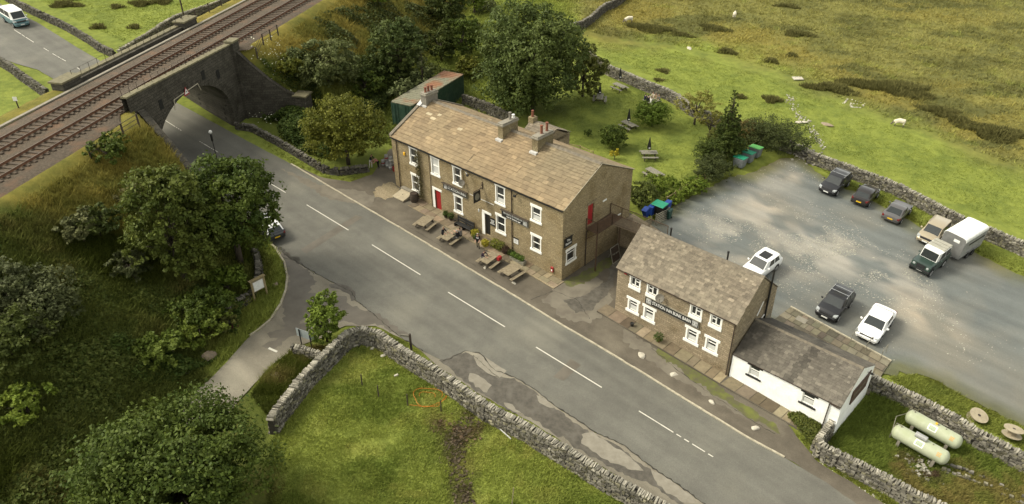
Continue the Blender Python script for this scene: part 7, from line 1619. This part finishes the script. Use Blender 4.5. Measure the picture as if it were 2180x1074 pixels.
# ============ sheep
M['wool'] = mat('fleece', (.62, .57, .44), (.48, .43, .32), scale=9, bump=1, bscale=14, rough=1)
M['sheepface'] = mat('sheep_face', (.12, .1, .085), rough=.8)
def sheep(px, h, label, graze=True):
    p = at(*px); V = [(-.42,0,.62),(-.2,0,.66),(.1,0,.66),(.36,0,.66),(.52,0,.72 if not graze else .55),(.66,0,.85 if not graze else .3),(.82,0,.8 if not graze else .14),(-.56,0,.6)]; Rr = [(.2,.24),(.25,.27),(.25,.26),(.2,.22),(.12,.13),(.085,.09),(.05,.055),(.05,.06)]
    E_ = [(1,0),(1,2),(2,3),(3,4),(4,5),(5,6),(0,7)]
    for x, par, hk in ((.36,3,.03),(-.38,0,-.07)):
        for s_ in (1,-1):
            k = len(V); V += [(x, s_*.13, .42), (x + hk, s_*.13, .22), (x, s_*.13, .02)]; Rr += [(.085,.085),(.035,.035),(.03,.03)]; E_ += [(par,k),(k,k+1),(k+1,k+2)]
    me = bpy.data.meshes.new('sheep'); me.from_pydata(V, E_, []); o = bpy.data.objects.new('sheep', me); COL.objects.link(o); o.modifiers.new('s','SKIN')
    for i, r in enumerate(Rr): me.skin_vertices[0].data[i].radius = r
    me.skin_vertices[0].data[1].use_root = True; ss = o.modifiers.new('ss','SUBSURF'); ss.levels = 2
    bpy.context.view_layer.update(); nm = bpy.data.meshes.new_from_object(o.evaluated_get(bpy.context.evaluated_depsgraph_get())); o.modifiers.clear(); o.data = nm; nm.materials.clear(); nm.materials.append(M['wool']); nm.materials.append(M['sheepface'])
    for q in nm.polygons: q.material_index = 1 if (q.center.x > .58 or q.center.z < .3) else 0; q.use_smooth = True
    o.location = (p.x, p.y, zat(p.x,p.y)); o.scale = (1.25,)*3; o.rotation_euler.z = h; tag(o, label, 'sheep', 'white sheep grazing on the hillside')
    mb = MB()
    for s_ in (1,-1): mb.bar((.6, s_*.06, .9 if not graze else .42), (.58, s_*.17, .88 if not graze else .42), .05, .02)
    mb.build('ears', M['sheepface'], o)
sheep((1338,48), R(190), 'white sheep in the pasture close to the crooked field wall'); sheep((1563,39), R(70), 'white sheep near the top edge on rough moor', False); sheep((1913,270), R(150), 'white sheep alone on green pasture at right of stone ring')
# ============ trees: trunk with limbs, crown of leaf clumps around the limb ends
def tree(name, label, base, h, r, cols, n=9000, leaf=.26, trunk=.28, lobes=14, sq=1.0, cz=.62, group=None, seed=0, lean=(0,0), cat='tree', base_z=None, shape='round', gap=.25, sub=.34, loc=None, rx=1.0, ang=0.0):
    leaf *= .78; n = int(n * 1.25); cols = tuple(tuple(q*w_ for q, w_ in zip(c_, (1.5, 1.4, 1.1))) for c_ in cols); rg = np.random.default_rng(seed + 100); p = tat(*base) if loc is None else Vector(loc); z0 = zat(p.x, p.y) if base_z is None else base_z
    e = empty(name, (p.x, p.y, z0), ang, label, cat, group)
    mb = MB(); top = Vector((lean[0]*.5, lean[1]*.5, h*cz)); mb.tube((0,0,-.3), top*.5, trunk, trunk*.75, 9); mb.tube(top*.5, top, trunk*.75, trunk*.4, 8)
    L = []
    for i in range(lobes):
        if shape == 'cone':
            u = (i + .5)/lobes; zz = h*(.12 + .82*u); rad = r*(1-u)**.85*.8; a = i*2.4; q = Vector((math.cos(a)*rad*.62, math.sin(a)*rad*.62, zz)); lr_ = max(.22, r*.42*(1.02-u))
        else:
            a = i*2.399 + rg.random()*.5; v = 1 - 2*(i+.5)/lobes; v = v*.95; rad = math.sqrt(1-v*v); k = .52 + .16*rg.random()
            q = Vector((math.cos(a)*rad*r*k*rx + lean[0], math.sin(a)*rad*r*k + lean[1], h*cz + v*max(.2*h, h*(1-cz) - r*sub)*sq)); lr_ = r*sub*(.72 + .62*rg.random())
        L.append((q, lr_)); s = Vector((lean[0]*.3, lean[1]*.3, h*cz*(.35+.4*rg.random()))); m_ = s.lerp(q, .5) + Vector((0,0,.1*r)); mb.tube(s, m_, trunk*.36, trunk*.24, 6); mb.tube(m_, q, trunk*.24, trunk*.07, 5)
    mb.build('trunk', M['bark'], e, smooth=True)
    W_ = np.array([l[1]**2 for l in L]); W_ /= W_.sum(); cnt = rg.multinomial(n, W_); Ps = []; Ns = []; Ks = []; lobe_t = rg.random(len(L)); li = 0
    for (q, lr_), c in zip(L, cnt):
        m = max(4, c // 26); d = rg.normal(size=(m,3)); d[:,2] = d[:,2]*.9 + .25; d /= np.linalg.norm(d, axis=1)[:,None]
        cc = np.array(q) + d * (lr_ * (.68 + .38*rg.random((m,1)))) * np.array([1,1,.85]); tone = rg.random(m)
        k = rg.integers(0, m, c); j = rg.normal(size=(c,3)) * lr_*.13 * np.array([1,1,.6]); Ps.append(cc[k] + j); Ns.append(d[k]); Ks.append(np.clip(lobe_t[li]*.4 + tone[k]*.45 + .25*rg.random(c) - .05, 0, 1)); li += 1
    P = np.concatenate(Ps); Nn = np.concatenate(Ns); K = np.concatenate(Ks)
    keep = vnoise(P[:,0]*1.1+50, P[:,1]*1.1 + P[:,2]*.9+50, .8, seed+3) > gap; P, Nn, K = P[keep], Nn[keep], K[keep]
    leaves('crown', P, Nn, leaf, cols, e, rg, colw=K)
    return e
SYC = ((.026,.046,.010),(.062,.085,.017)); ASH = ((.036,.056,.018),(.072,.095,.030)); HAW = ((.045,.058,.010),(.105,.112,.020)); WIL = ((.030,.040,.018),(.066,.078,.038)); DRK = ((.024,.038,.011),(.055,.070,.018)); BRI = ((.05,.085,.013),(.12,.16,.028)); CON = ((.022,.038,.010),(.05,.068,.016)); APP = ((.09,.10,.024),(.19,.19,.06)); HED = ((.024,.036,.014),(.052,.064,.024))
tree('sycamore_tree', 'dense dark green sycamore crown overhanging the road junction, right of its neighbour', (511,556), 9.8, 4.6, SYC, 20000, .25, .3, 20, seed=1, cz=.55, lean=(.45,.1), gap=.2)
tree('sycamore_tree', 'sycamore with paler left side standing beside the junction sycamore under the tracks', (395,598), 10.2, 3.8, ((.034,.052,.012),(.082,.10,.024)), 17000, .25, .28, 20, seed=2, gap=.2, cz=.5)
tree('sycamore_tree', 'very large dark sycamore filling the bottom left foreground', (400,1118), 8.2, 5.9, SYC, 46000, .20, .4, 34, seed=3, gap=.2, cz=.6)
tree('ash_tree', 'tall broad grey green ash tree behind the inn roof', (1132,236), 14.2, 7.2, ASH, 30000, .30, .4, 26, seed=4, gap=.22, cz=.47)
tree('ash_tree', 'slimmer ash tree right of the tall ash at the lawn edge', (1240,206), 7.5, 3.2, ((.05,.062,.018),(.10,.11,.03)), 7000, .26, .18, 14, seed=5, cz=.48)
tree('hawthorn_tree', 'yellow green hawthorn on the verge left of the inn', (742,350), 9.2, 4.5, HAW, 15000, .22, .25, 20, seed=6, gap=.2, cz=.5, sq=.8)
tree('willow_tree', 'big rounded willow on embankment behind the container', (850,172), 8.5, 4.3, ((.03,.048,.016),(.066,.086,.028)), 11000, .3, .25, 16, seed=7, cz=.5)
tree('willow_tree', 'wide grey green willow bush low on the embankment', (700,175), 5.5, 4.6, ((.04,.058,.022),(.085,.1,.042)), 9000, .28, .2, 14, seed=8, cz=.45, rx=1.3)
tree('rowan_tree', 'slender pale leaved sapling just above the container roof', (903,205), 7.0, 2.5, ((.05,.07,.03),(.10,.12,.06)), 4200, .26, .14, 12, seed=9, shape='cone')
tree('rowan_tree', 'small pale sapling at the left corner of container', (860,235), 4.2, 1.8, ((.05,.07,.03),(.10,.12,.06)), 2200, .24, .1, 8, seed=10)
for k, (b, h, r, c, l) in enumerate((((955,60),8,4.4,DRK,'darkest tree clump at top edge above the willows'),((985,120),6,3.2,SYC,'dark green tree between the ash and the embankment willows'),((800,15),6,2.6,BRI,'bright green sapling at the top edge of embankment'),((1010,30),5.5,2.4,BRI,'light green sapling at top edge right of dark trees'),((940,130),5,2.6,DRK,'low dark tree in the shade behind the pale sapling'),((1000,165),3.2,2.0,HAW,'yellowish low bush between container and tall ash'),((780,210),4,2.6,SYC,'dark green bush right of the willow bush on embankment'),((620,165),2.6,2.2,HAW,'yellow green bush on embankment slope near wing wall'))):
    tree('bank_tree', l, b, h, r, c, int(1100*r*r**.4), .28, .16, 12, seed=20+k, cz=.5, group='trees along the embankment foot')
tree('conifer_tree', 'dark pointed conifer beside the wheeled bins', (1543,338), 8.8, 2.6, CON, 22000, .14, .2, 44, seed=40, shape='cone', gap=.18)
tree('apple_tree', 'sparse yellow green fruit tree with bare limbs on the lawn', (1478,266), 4.6, 3.0, APP, 2600, .18, .16, 13, seed=41, gap=.35, cz=.6)
tree('apple_tree', 'thin leaved fruit tree tight against the conifer', (1508,300), 4.4, 2.2, ((.07,.08,.02),(.14,.14,.04)), 1800, .18, .12, 10, seed=42, gap=.35)
tree('round_bush', 'larger round dark bush on the lawn below the seated group', (1387,270), 3.4, 2.05, BRI[:1] + ((.075,.11,.02),), 6000, .17, .12, 14, seed=43, cz=.5, cat='bush', sub=.5, gap=.1); tree('round_bush', 'smaller round dark bush on the lawn nearer inn ridge', (1305,316), 2.8, 1.7, SYC, 4600, .17, .12, 12, seed=44, cz=.5, cat='bush', sub=.5, gap=.1)
tree('small_shrub', 'small yellow leaved shrub below the smaller round bush', (1308,340), 1.3, .75, ((.2,.19,.02),(.34,.3,.04)), 900, .12, .05, 7, seed=45, cat='shrub'); tree('small_shrub', 'tiny dark shrub on the lawn left of smaller round bush', (1252,292), .9, .7, SYC, 700, .13, .05, 7, seed=46, cat='shrub')
for k, (b, h, r, rx, a, l) in enumerate((((1645,318),3.6,2.9,1.5,-.55,'large smooth dark hedge mound right of the wheeled bins'),((1515,382),3.0,2.0,1.3,.4,'dark hedge mound left of the wheeled bins'),((1508,352),3.4,1.5,1,0,'brownish conifer hedge piece under the dark conifer'),((1530,322),3.2,1.5,1,0,'lower brown green conifer skirt behind bins'),((1590,300),3,1.6,1,0,'reddish brown bush between conifer and hedge mound'))):
    tree('hedge', l, b, h, r, (HED, HED, CON, ((.035,.045,.013),(.075,.08,.022)), ((.06,.045,.02),(.1,.085,.03)))[k], int(3600*r*r**.3), .12, .12, 20, seed=50+k, cz=.5, cat='hedge', sub=.5, gap=.03, rx=rx, ang=a)
for k, (b, h, r, l) in enumerate((((1365,438),3.0,1.8,'leafy bush against the rear corner of inn gable'),((1395,410),2.2,1.4,'bush behind the teal lidded bin'),((1455,418),1.6,1.3,'low shrub along middle of garden fence'),((1478,405),1.6,1.3,'low shrub along right end of garden fence'),((1432,436),1.4,1.1,'low shrub at the left end of garden fence'),((1425,395),1.0,.8,'small shrub on lawn side of garden fence'))):
    tree('garden_shrub', l, b, h, r, BRI if k else ((.04,.055,.015),(.08,.1,.03)), int(1500*r*r**.3), .17, .1, 10, seed=60+k, cz=.5, cat='shrub', sub=.45, gap=.1)
tree('young_tree', 'small upright tree with bright top leaves at the wall corner by road sign', (697,728), 4.7, 1.55, ((.04,.065,.014),(.12,.17,.03)), 4200, .2, .1, 14, seed=70, gap=.1, sub=.42, cz=.52)
for k, (b, h, r, c, n, l) in enumerate((((85,690),3.4,3.2,WIL,7000,'large grey green willow bush at the left edge'),((20,640),3.0,2.4,WIL,3600,'grey green bush cut by the left edge of picture'),((178,510),2.6,1.6,((.05,.062,.03),(.1,.11,.055)),3600,'pale grey green bush halfway up the bank'),((212,500),2.6,1.8,DRK,2600,'dark bush just right of the pale one on bank'),((30,760),3.6,2.8,DRK,4200,'very dark bush below the large willow bush at left edge'),((238,345),2.6,1.8,SYC,2600,'round dark green bush high on bank near bridge'),((300,440),2.4,1.7,((.06,.065,.03),(.12,.11,.05)),1600,'brownish grey bush at edge of the golden grass'),((285,590),2.6,1.5,WIL,2200,'silvery bush at the left side of sycamore pair'),((488,622),2.4,1.6,((.045,.075,.012),(.10,.14,.026)),5600,'bright green leafy bush below the junction sycamore'),((440,680),2.8,2.4,SYC,3600,'dark green bush in the undergrowth left of curved wall'),((430,720),1.8,2.2,((.05,.08,.013),(.10,.13,.026)),3000,'bright undergrowth bush above the brown boulder'),((480,700),1.7,1.4,((.05,.06,.02),(.09,.1,.03)),1500,'olive bush by the maroon sack'),((350,760),1.8,2.2,((.05,.08,.015),(.09,.12,.026)),2800,'low bright bush directly above the big sycamore'),((60,880),2.0,1.8,BRI,1700,'light green bush at left edge beside big sycamore'))):
    tree('bank_bush', l, b, h, r, c, n, .22, .12, 13, seed=80+k, cz=.5, cat='bush', group='bushes below the railway bank', gap=.2, sub=.42)
for k, (b, r, hh, l) in enumerate((((345,8),1.6,.9,'rush clump at the top edge beyond the tracks'),((250,14),1.4,.7,'rush clump above the field wall end beyond the tracks'),((140,10),1.8,1,'dark rush clump at top edge near camper van'),((85,-2),1.5,.9,'rush clump at very top left of pasture'))): pass
def rush(b, r, hh, l, n=520, cols=((.095,.092,.030),(.155,.145,.050)), seed=0, grp='dark rush clumps on the moor', rx=1.0, ang=0.0, nm='rush_clump'):
    p = tat(*b); rg = np.random.default_rng(seed + 500); hh *= .8; n = int(n * .75 * max(.5, r*r*rx*.5)); a = rg.random(n)*6.283; q = np.sqrt(rg.random(n)) * r * (.8+.3*np.sin(a*3+seed)); x = q*np.cos(a)*rx; y = q*np.sin(a)*.8
    ca, sa = math.cos(ang), math.sin(ang); x, y = x*ca - y*sa, x*sa + y*ca; zz, _ = zcol(p.x + x, p.y + y); h = hh*(.5+.6*rg.random(n))*(1-.5*(q/(r*1.15)))
    w_ = .045 + .05*rg.random(n); dx = rg.normal(0,.14,n) + .12*np.cos(a); dy = rg.normal(0,.14,n) + .12*np.sin(a); o = rg.random(n)*3.14; cx, cy = np.cos(o)*w_, np.sin(o)*w_; z0 = zz - zat(p.x,p.y)
    V = np.stack([np.stack([x-cx, y-cy, z0-.05],1), np.stack([x+cx, y+cy, z0-.05],1), np.stack([x+dx+cx*.3, y+dy+cy*.3, z0+h],1), np.stack([x+dx-cx*.3, y+dy-cy*.3, z0+h],1)],1).reshape(-1,3); c0, c1 = np.array(cols[0]), np.array(cols[1])
    o_ = npmesh(nm, V, np.arange(4*n).reshape(n,4), M['grassblade'], c0 + (c1-c0)*rg.random((n,1)), 'FACE'); o_.location = (p.x, p.y, zat(p.x,p.y)); tag(o_, l, 'rush clump', grp)
for k, (b, r, hh, rx, l) in enumerate((((1385,62),2.6,.8,1.7,'wide brown rush clump right of first sheep'),((1520,62),2.2,.8,1.3,'rush clump under the sheep near the top edge'),((1700,75),2.0,.8,1.4,'rush clump on moor directly above the white slab'),((1548,112),1.6,.8,1,'rush clump right of the pale pasture stone'),((1642,133),1.2,.9,1,'compact rush clump halfway between slab and pale stone'),((1412,152),1.1,.5,1,'small rush clump just beyond the garden wall'),((1403,172),.9,.4,1,'smallest rush tuft touching the garden wall'),((1643,215),1.5,.9,1,'rush clump beyond the garden conifer'),((1577,208),.8,.7,1,'narrow rush clump behind the conifer tip'),((1685,120),.8,.8,1,'little rush clump right of the compact one'),((1770,190),2.6,.9,1.6,'dark rush bank left end below the white slab'),((1900,190),3.6,1.1,2.0,'largest dark rush bank right of the white slab'),((2000,240),2.2,.9,1.4,'dark rush clump right of the largest bank'),((2120,285),3.4,1.0,1.6,'dark rush bank at the right edge of the moor'),((2035,255),1.6,.8,1,'dark rush clump between the two large banks'),((1450,75),1.8,.6,1.3,'short rush patch between both sheep'),((1675,15),1.6,.7,1.6,'dark rush clump at the top edge of moor'))): rush(b, r, hh, l, seed=k, rx=rx, ang=-.25)
for k, (b, r, hh, rx, l) in enumerate((((345,6),1.6,.8,1.2,'rush clump at the top edge just left of telegraph pole'),((300,10),1.8,.9,1.2,'rush clump at the top edge above field wall'),((250,16),1.2,.7,1,'rush clump in the pasture beyond the field wall'),((140,12),2.0,.9,1.3,'dark rush clump nearest the camper van'),((210,60),1.2,.9,1,'dark rush clump by the far roadside wall'),((285,60),1.0,.9,1,'upright dark clump in pasture below the field wall'),((150,-6),2.2,.9,1.4,'rush clump at the top edge above the camper van'))): rush(b, r, hh, l, seed=k+30, rx=rx, grp='rush clumps in the pasture beyond the tracks')

# ============ ground vegetation (uncountable)
def tufts(name, label, region, n, h, wdt, cols=None, seed=0, lean=.5, per=3, keepf=None, colmul=1.6, kind='stuff', colj=.35):
    "short blades over a region of the hillside; region is an outline in world metres"
    rg = np.random.default_rng(seed + 900); xs = [p[0] for p in region]; ys = [p[1] for p in region]
    x = min(xs) + (max(xs)-min(xs))*rg.random(n*3); y = min(ys) + (max(ys)-min(ys))*rg.random(n*3); k = inpoly(x, y, region)
    if keepf is not None: k &= keepf(x, y)
    x, y = x[k][:n], y[k][:n]
    d = np.minimum.reduce([sdist(x, y, p) for p in (wROAD, wAPRON, wFORE, wPARK)]); k = d > .12; x, y = x[k], y[k]
    s, t = st(x, y); k = ~((np.abs(s) < 6.2) | ((t > TC-HWID-1.2) & (t < TC+HWID+2) & (np.abs(s) < 9))); x, y = x[k], y[k]
    m = len(x); x = np.repeat(x, per) + rg.normal(0, wdt*1.6, m*per); y = np.repeat(y, per) + rg.normal(0, wdt*1.6, m*per); m *= per
    z, c = zcol(x, y); pn = .2 + vnoise(x, y, .35, seed+1) * .8 + vnoise(x, y, 1.3, seed+2)*.7; hh = h*(.4+.9*rg.random(m))*pn; o = rg.random(m)*6.28; cx, cy = np.cos(o)*wdt, np.sin(o)*wdt; dx = rg.normal(0, lean, m)*hh + .25*hh; dy = rg.normal(0, lean, m)*hh - .1*hh
    V = np.stack([np.stack([x-cx, y-cy, z-.03],1), np.stack([x+cx, y+cy, z-.03],1), np.stack([x+dx, y+dy, z+hh],1)],1).reshape(-1,3)
    C = c*colmul*(1-colj/2+colj*rg.random((m,1))) if cols is None else (np.array(cols[0]) + (np.array(cols[1])-np.array(cols[0]))*rg.random((m,1)))
    return tag(npmesh(name, V, np.arange(3*m).reshape(m,3), M['grassblade'], C, 'FACE'), label, 'grass', kind=kind)
fld = W2([(600,905),(660,800),(720,745),(760,715),(805,735),(900,790),(1040,885),(1290,1035),(1500,1180),(560,1180),(575,940)])
tufts('meadow_grass', 'tussocky bright grass in the foreground field', fld, 60000, .16, .028, seed=1, colmul=1.6)
tufts('enclosure_grass', 'long grass in the gas tank enclosure', W2([(1870,825),(2180,985),(2300,1060),(2300,1200),(2000,1090),(1770,960),(1755,930),(1800,890)]), 20000, .32, .03, seed=2, colmul=1.5)
tufts('bank_grass', 'golden grass on the railway bank', [tuple(rp(*q).xy) for q in ((5.6,-30),(26,-30),(26,14),(15,14),(5.6,14))], 30000, .5, .04, seed=3, colmul=1.4)
tufts('bank_grass', 'golden grass on the bank behind the inn', [tuple(rp(*q).xy) for q in ((5.6,29),(11,31),(24,28),(34,40),(34,95),(5.6,95))], 34000, .5, .045, seed=4, colmul=1.4)
rl = W3([(-120,430),(60,470),(250,500),(420,560),(535,590),(532,630),(485,690),(430,760),(440,1150),(-300,1150),(-300,500)])
tufts('rough_undergrowth', 'dark rough grass and weeds below the bank', rl, 30000, .4, .045, seed=5, colmul=1.5)
def weeds(name, label, region, n, size, cols, hgt, seed=0, spread=.5, thr=.45):
    rg = np.random.default_rng(seed+700); xs = [p[0] for p in region]; ys = [p[1] for p in region]; x = min(xs)+(max(xs)-min(xs))*rg.random(n*3); y = min(ys)+(max(ys)-min(ys))*rg.random(n*3)
    nz = fbm(x, y, .28, seed+5, 3); k = inpoly(x, y, region) & (nz > thr); x, y, nz = x[k][:n], y[k][:n], nz[k][:n]
    d = np.minimum.reduce([sdist(x, y, p) for p in (wROAD, wAPRON, wFORE, wPARK)]); k = d > .35; x, y, nz = x[k], y[k], nz[k]
    s, t = st(x, y); k = ~((np.abs(s) < 6.4) | ((t > TC-HWID-1.2) & (t < TC+HWID+2) & (np.abs(s) < 10))); x, y, nz = x[k], y[k], nz[k]
    z, _ = zcol(x, y); m = len(x); P = np.stack([x, y, z + hgt*np.clip((nz-thr)/.25, .15, 1)*(.25+.75*rg.random(m)**.6)], 1); o = leaves(name, P, np.tile([0,0,1.],(m,1)), size, cols, None, rg, flatm=.8); return tag(o, label, 'weeds', kind='stuff')
weeds('undergrowth', 'leafy dark undergrowth below the railway bank', rl, 52000, .2, ((.055,.080,.015),(.13,.15,.034)), .5, 1, thr=.5)
weeds('undergrowth', 'brighter bramble and nettle patches below the bank', W3([(230,640),(480,600),(520,650),(500,730),(430,790),(330,830),(180,800),(60,860),(0,760)]), 14000, .19, ((.04,.07,.012),(.09,.12,.024)), .8, 3, thr=.5)
weeds('willowherb', 'tall green weeds between the verge wall and wing wall', W2([(500,245),(560,235),(650,250),(700,290),(720,345),(650,330),(590,292),(530,262)]), 15000, .18, ((.035,.06,.012),(.085,.115,.022)), 1.7, 6, thr=.3)
weeds('bank_weeds', 'dark green weeds on the bank above wing wall', W3([(560,150),(700,130),(860,150),(960,180),(1000,215),(930,180),(830,215),(800,300),(700,250),(640,205)]), 26000, .2, ((.028,.045,.01),(.075,.095,.02)), 1.3, 7, thr=.42)
weeds('bank_weeds', 'patchy green weeds on the embankment behind the inn', W3([(640,40),(820,0),(1050,0),(1090,100),(1010,180),(860,120),(700,90)]), 20000, .22, ((.035,.048,.011),(.08,.092,.021)), 1.0, 8, thr=.5)
weeds('ditch_weeds', 'green brambles spilling over the enclosure wall foot', W2([(1665,890),(1700,888),(1745,905),(1745,940),(1765,985),(1700,950)]), 4500, .13, ((.05,.065,.012),(.11,.12,.025)), .6, 9, thr=.3)
mo_w = W2([(1200,60),(1300,80),(1430,95),(1560,120),(1690,165),(1770,205),(1880,250),(1990,290),(2110,335),(2280,400),(2400,-40),(1700,-90),(1200,-60),(1150,10)])
tufts('moor_grass', 'coarse brown moor grass over the upper hillside', mo_w, 36000, .34, .07, seed=8, colmul=1.55, per=3, lean=.6, colj=.5)
tufts('pasture_grass', 'short tufts in the green pasture', W2([(1200,80),(1440,110),(1700,180),(1900,270),(2200,380),(2200,500),(1850,360),(1640,270),(1450,190),(1260,110)]), 16000, .09, .05, seed=9, colmul=1.35)
tufts('lawn_grass', 'lawn grass behind the inn', W2([(1140,255),(1270,140),(1440,215),(1530,330),(1460,400),(1360,400)]), 14000, .06, .04, seed=10, colmul=1.3)
tufts('verge_grass', 'mown verge grass by junction', W2([(552,505),(562,560),(608,590),(572,690),(530,718),(478,770),(440,760),(490,690),(540,640)]), 9000, .11, .025, seed=11, colmul=1.5)
tufts('verge_grass', 'straw coloured verge grass by the field wall', W2([(535,840),(585,770),(625,745),(690,740),(650,790),(600,860),(575,890)]), 6000, .38, .03, seed=12, colmul=1.3)
tufts('verge_grass', 'green verge below the walls and along the road', W2([(430,215),(500,255),(620,335),(700,362),(790,365),(740,395),(640,360),(540,300),(440,240)]), 5000, .15, .03, seed=13, colmul=1.2)
tufts('verge_grass', 'grass between the car park and its back wall', W2([(1730,350),(1850,380),(2000,450),(2180,535),(2300,600),(2180,590),(2000,510),(1830,410)]), 7000, .18, .03, seed=14, colmul=1.15)
tufts('verge_grass', 'grass strip between the car park and gas enclosure', W2([(1870,790),(1900,770),(2000,812),(2180,900),(2300,960),(2300,1030),(2120,925),(1950,840)]), 9000, .2, .03, seed=15, colmul=1.2)
tufts('verge_grass', 'narrow verge between wall and broken tarmac', W2([(800,697),(875,732),(940,787),(1000,825),(1100,885),(1060,885),(960,825),(860,752),(800,715)]), 5000, .13, .025, seed=16, colmul=1.2)
tufts('verge_grass', 'rough verge under the enclosure wall beside the road', W2([(1660,900),(1740,950),(1850,1015),(1960,1080),(1900,1085),(1780,1010),(1690,960)]), 6000, .2, .025, seed=17, colmul=1.2)
tufts('pasture_grass', 'bright pasture grass beyond the tracks', W2([(60,-10),(260,90),(470,-10)]), 7000, .09, .05, seed=18, colmul=1.4)
rg = np.random.default_rng(77); c = tat(585, 178); n = 220; s_, t_ = st(c.x, c.y); pp = np.array([rp(s_ + a*.6, t_ + b*.7)[:2] for a, b in zip(rg.normal(0,2.0,n), rg.normal(0,2.2,n))]); z, _ = zcol(pp[:,0], pp[:,1]); P = np.stack([pp[:,0], pp[:,1], z + .5 + .4*rg.random(n)], 1)
tag(leaves('white_wildflowers', P, np.tile([0,0,1.],(n,1)), .13, ((.55,.55,.38),(.7,.7,.55)), None, rg), 'scatter of small white flowers on the bank', 'wildflowers', kind='stuff')
for o in list(bpy.data.objects):
    if o.type == 'EMPTY' and o.parent is None and not kids(o): bpy.data.objects.remove(o)
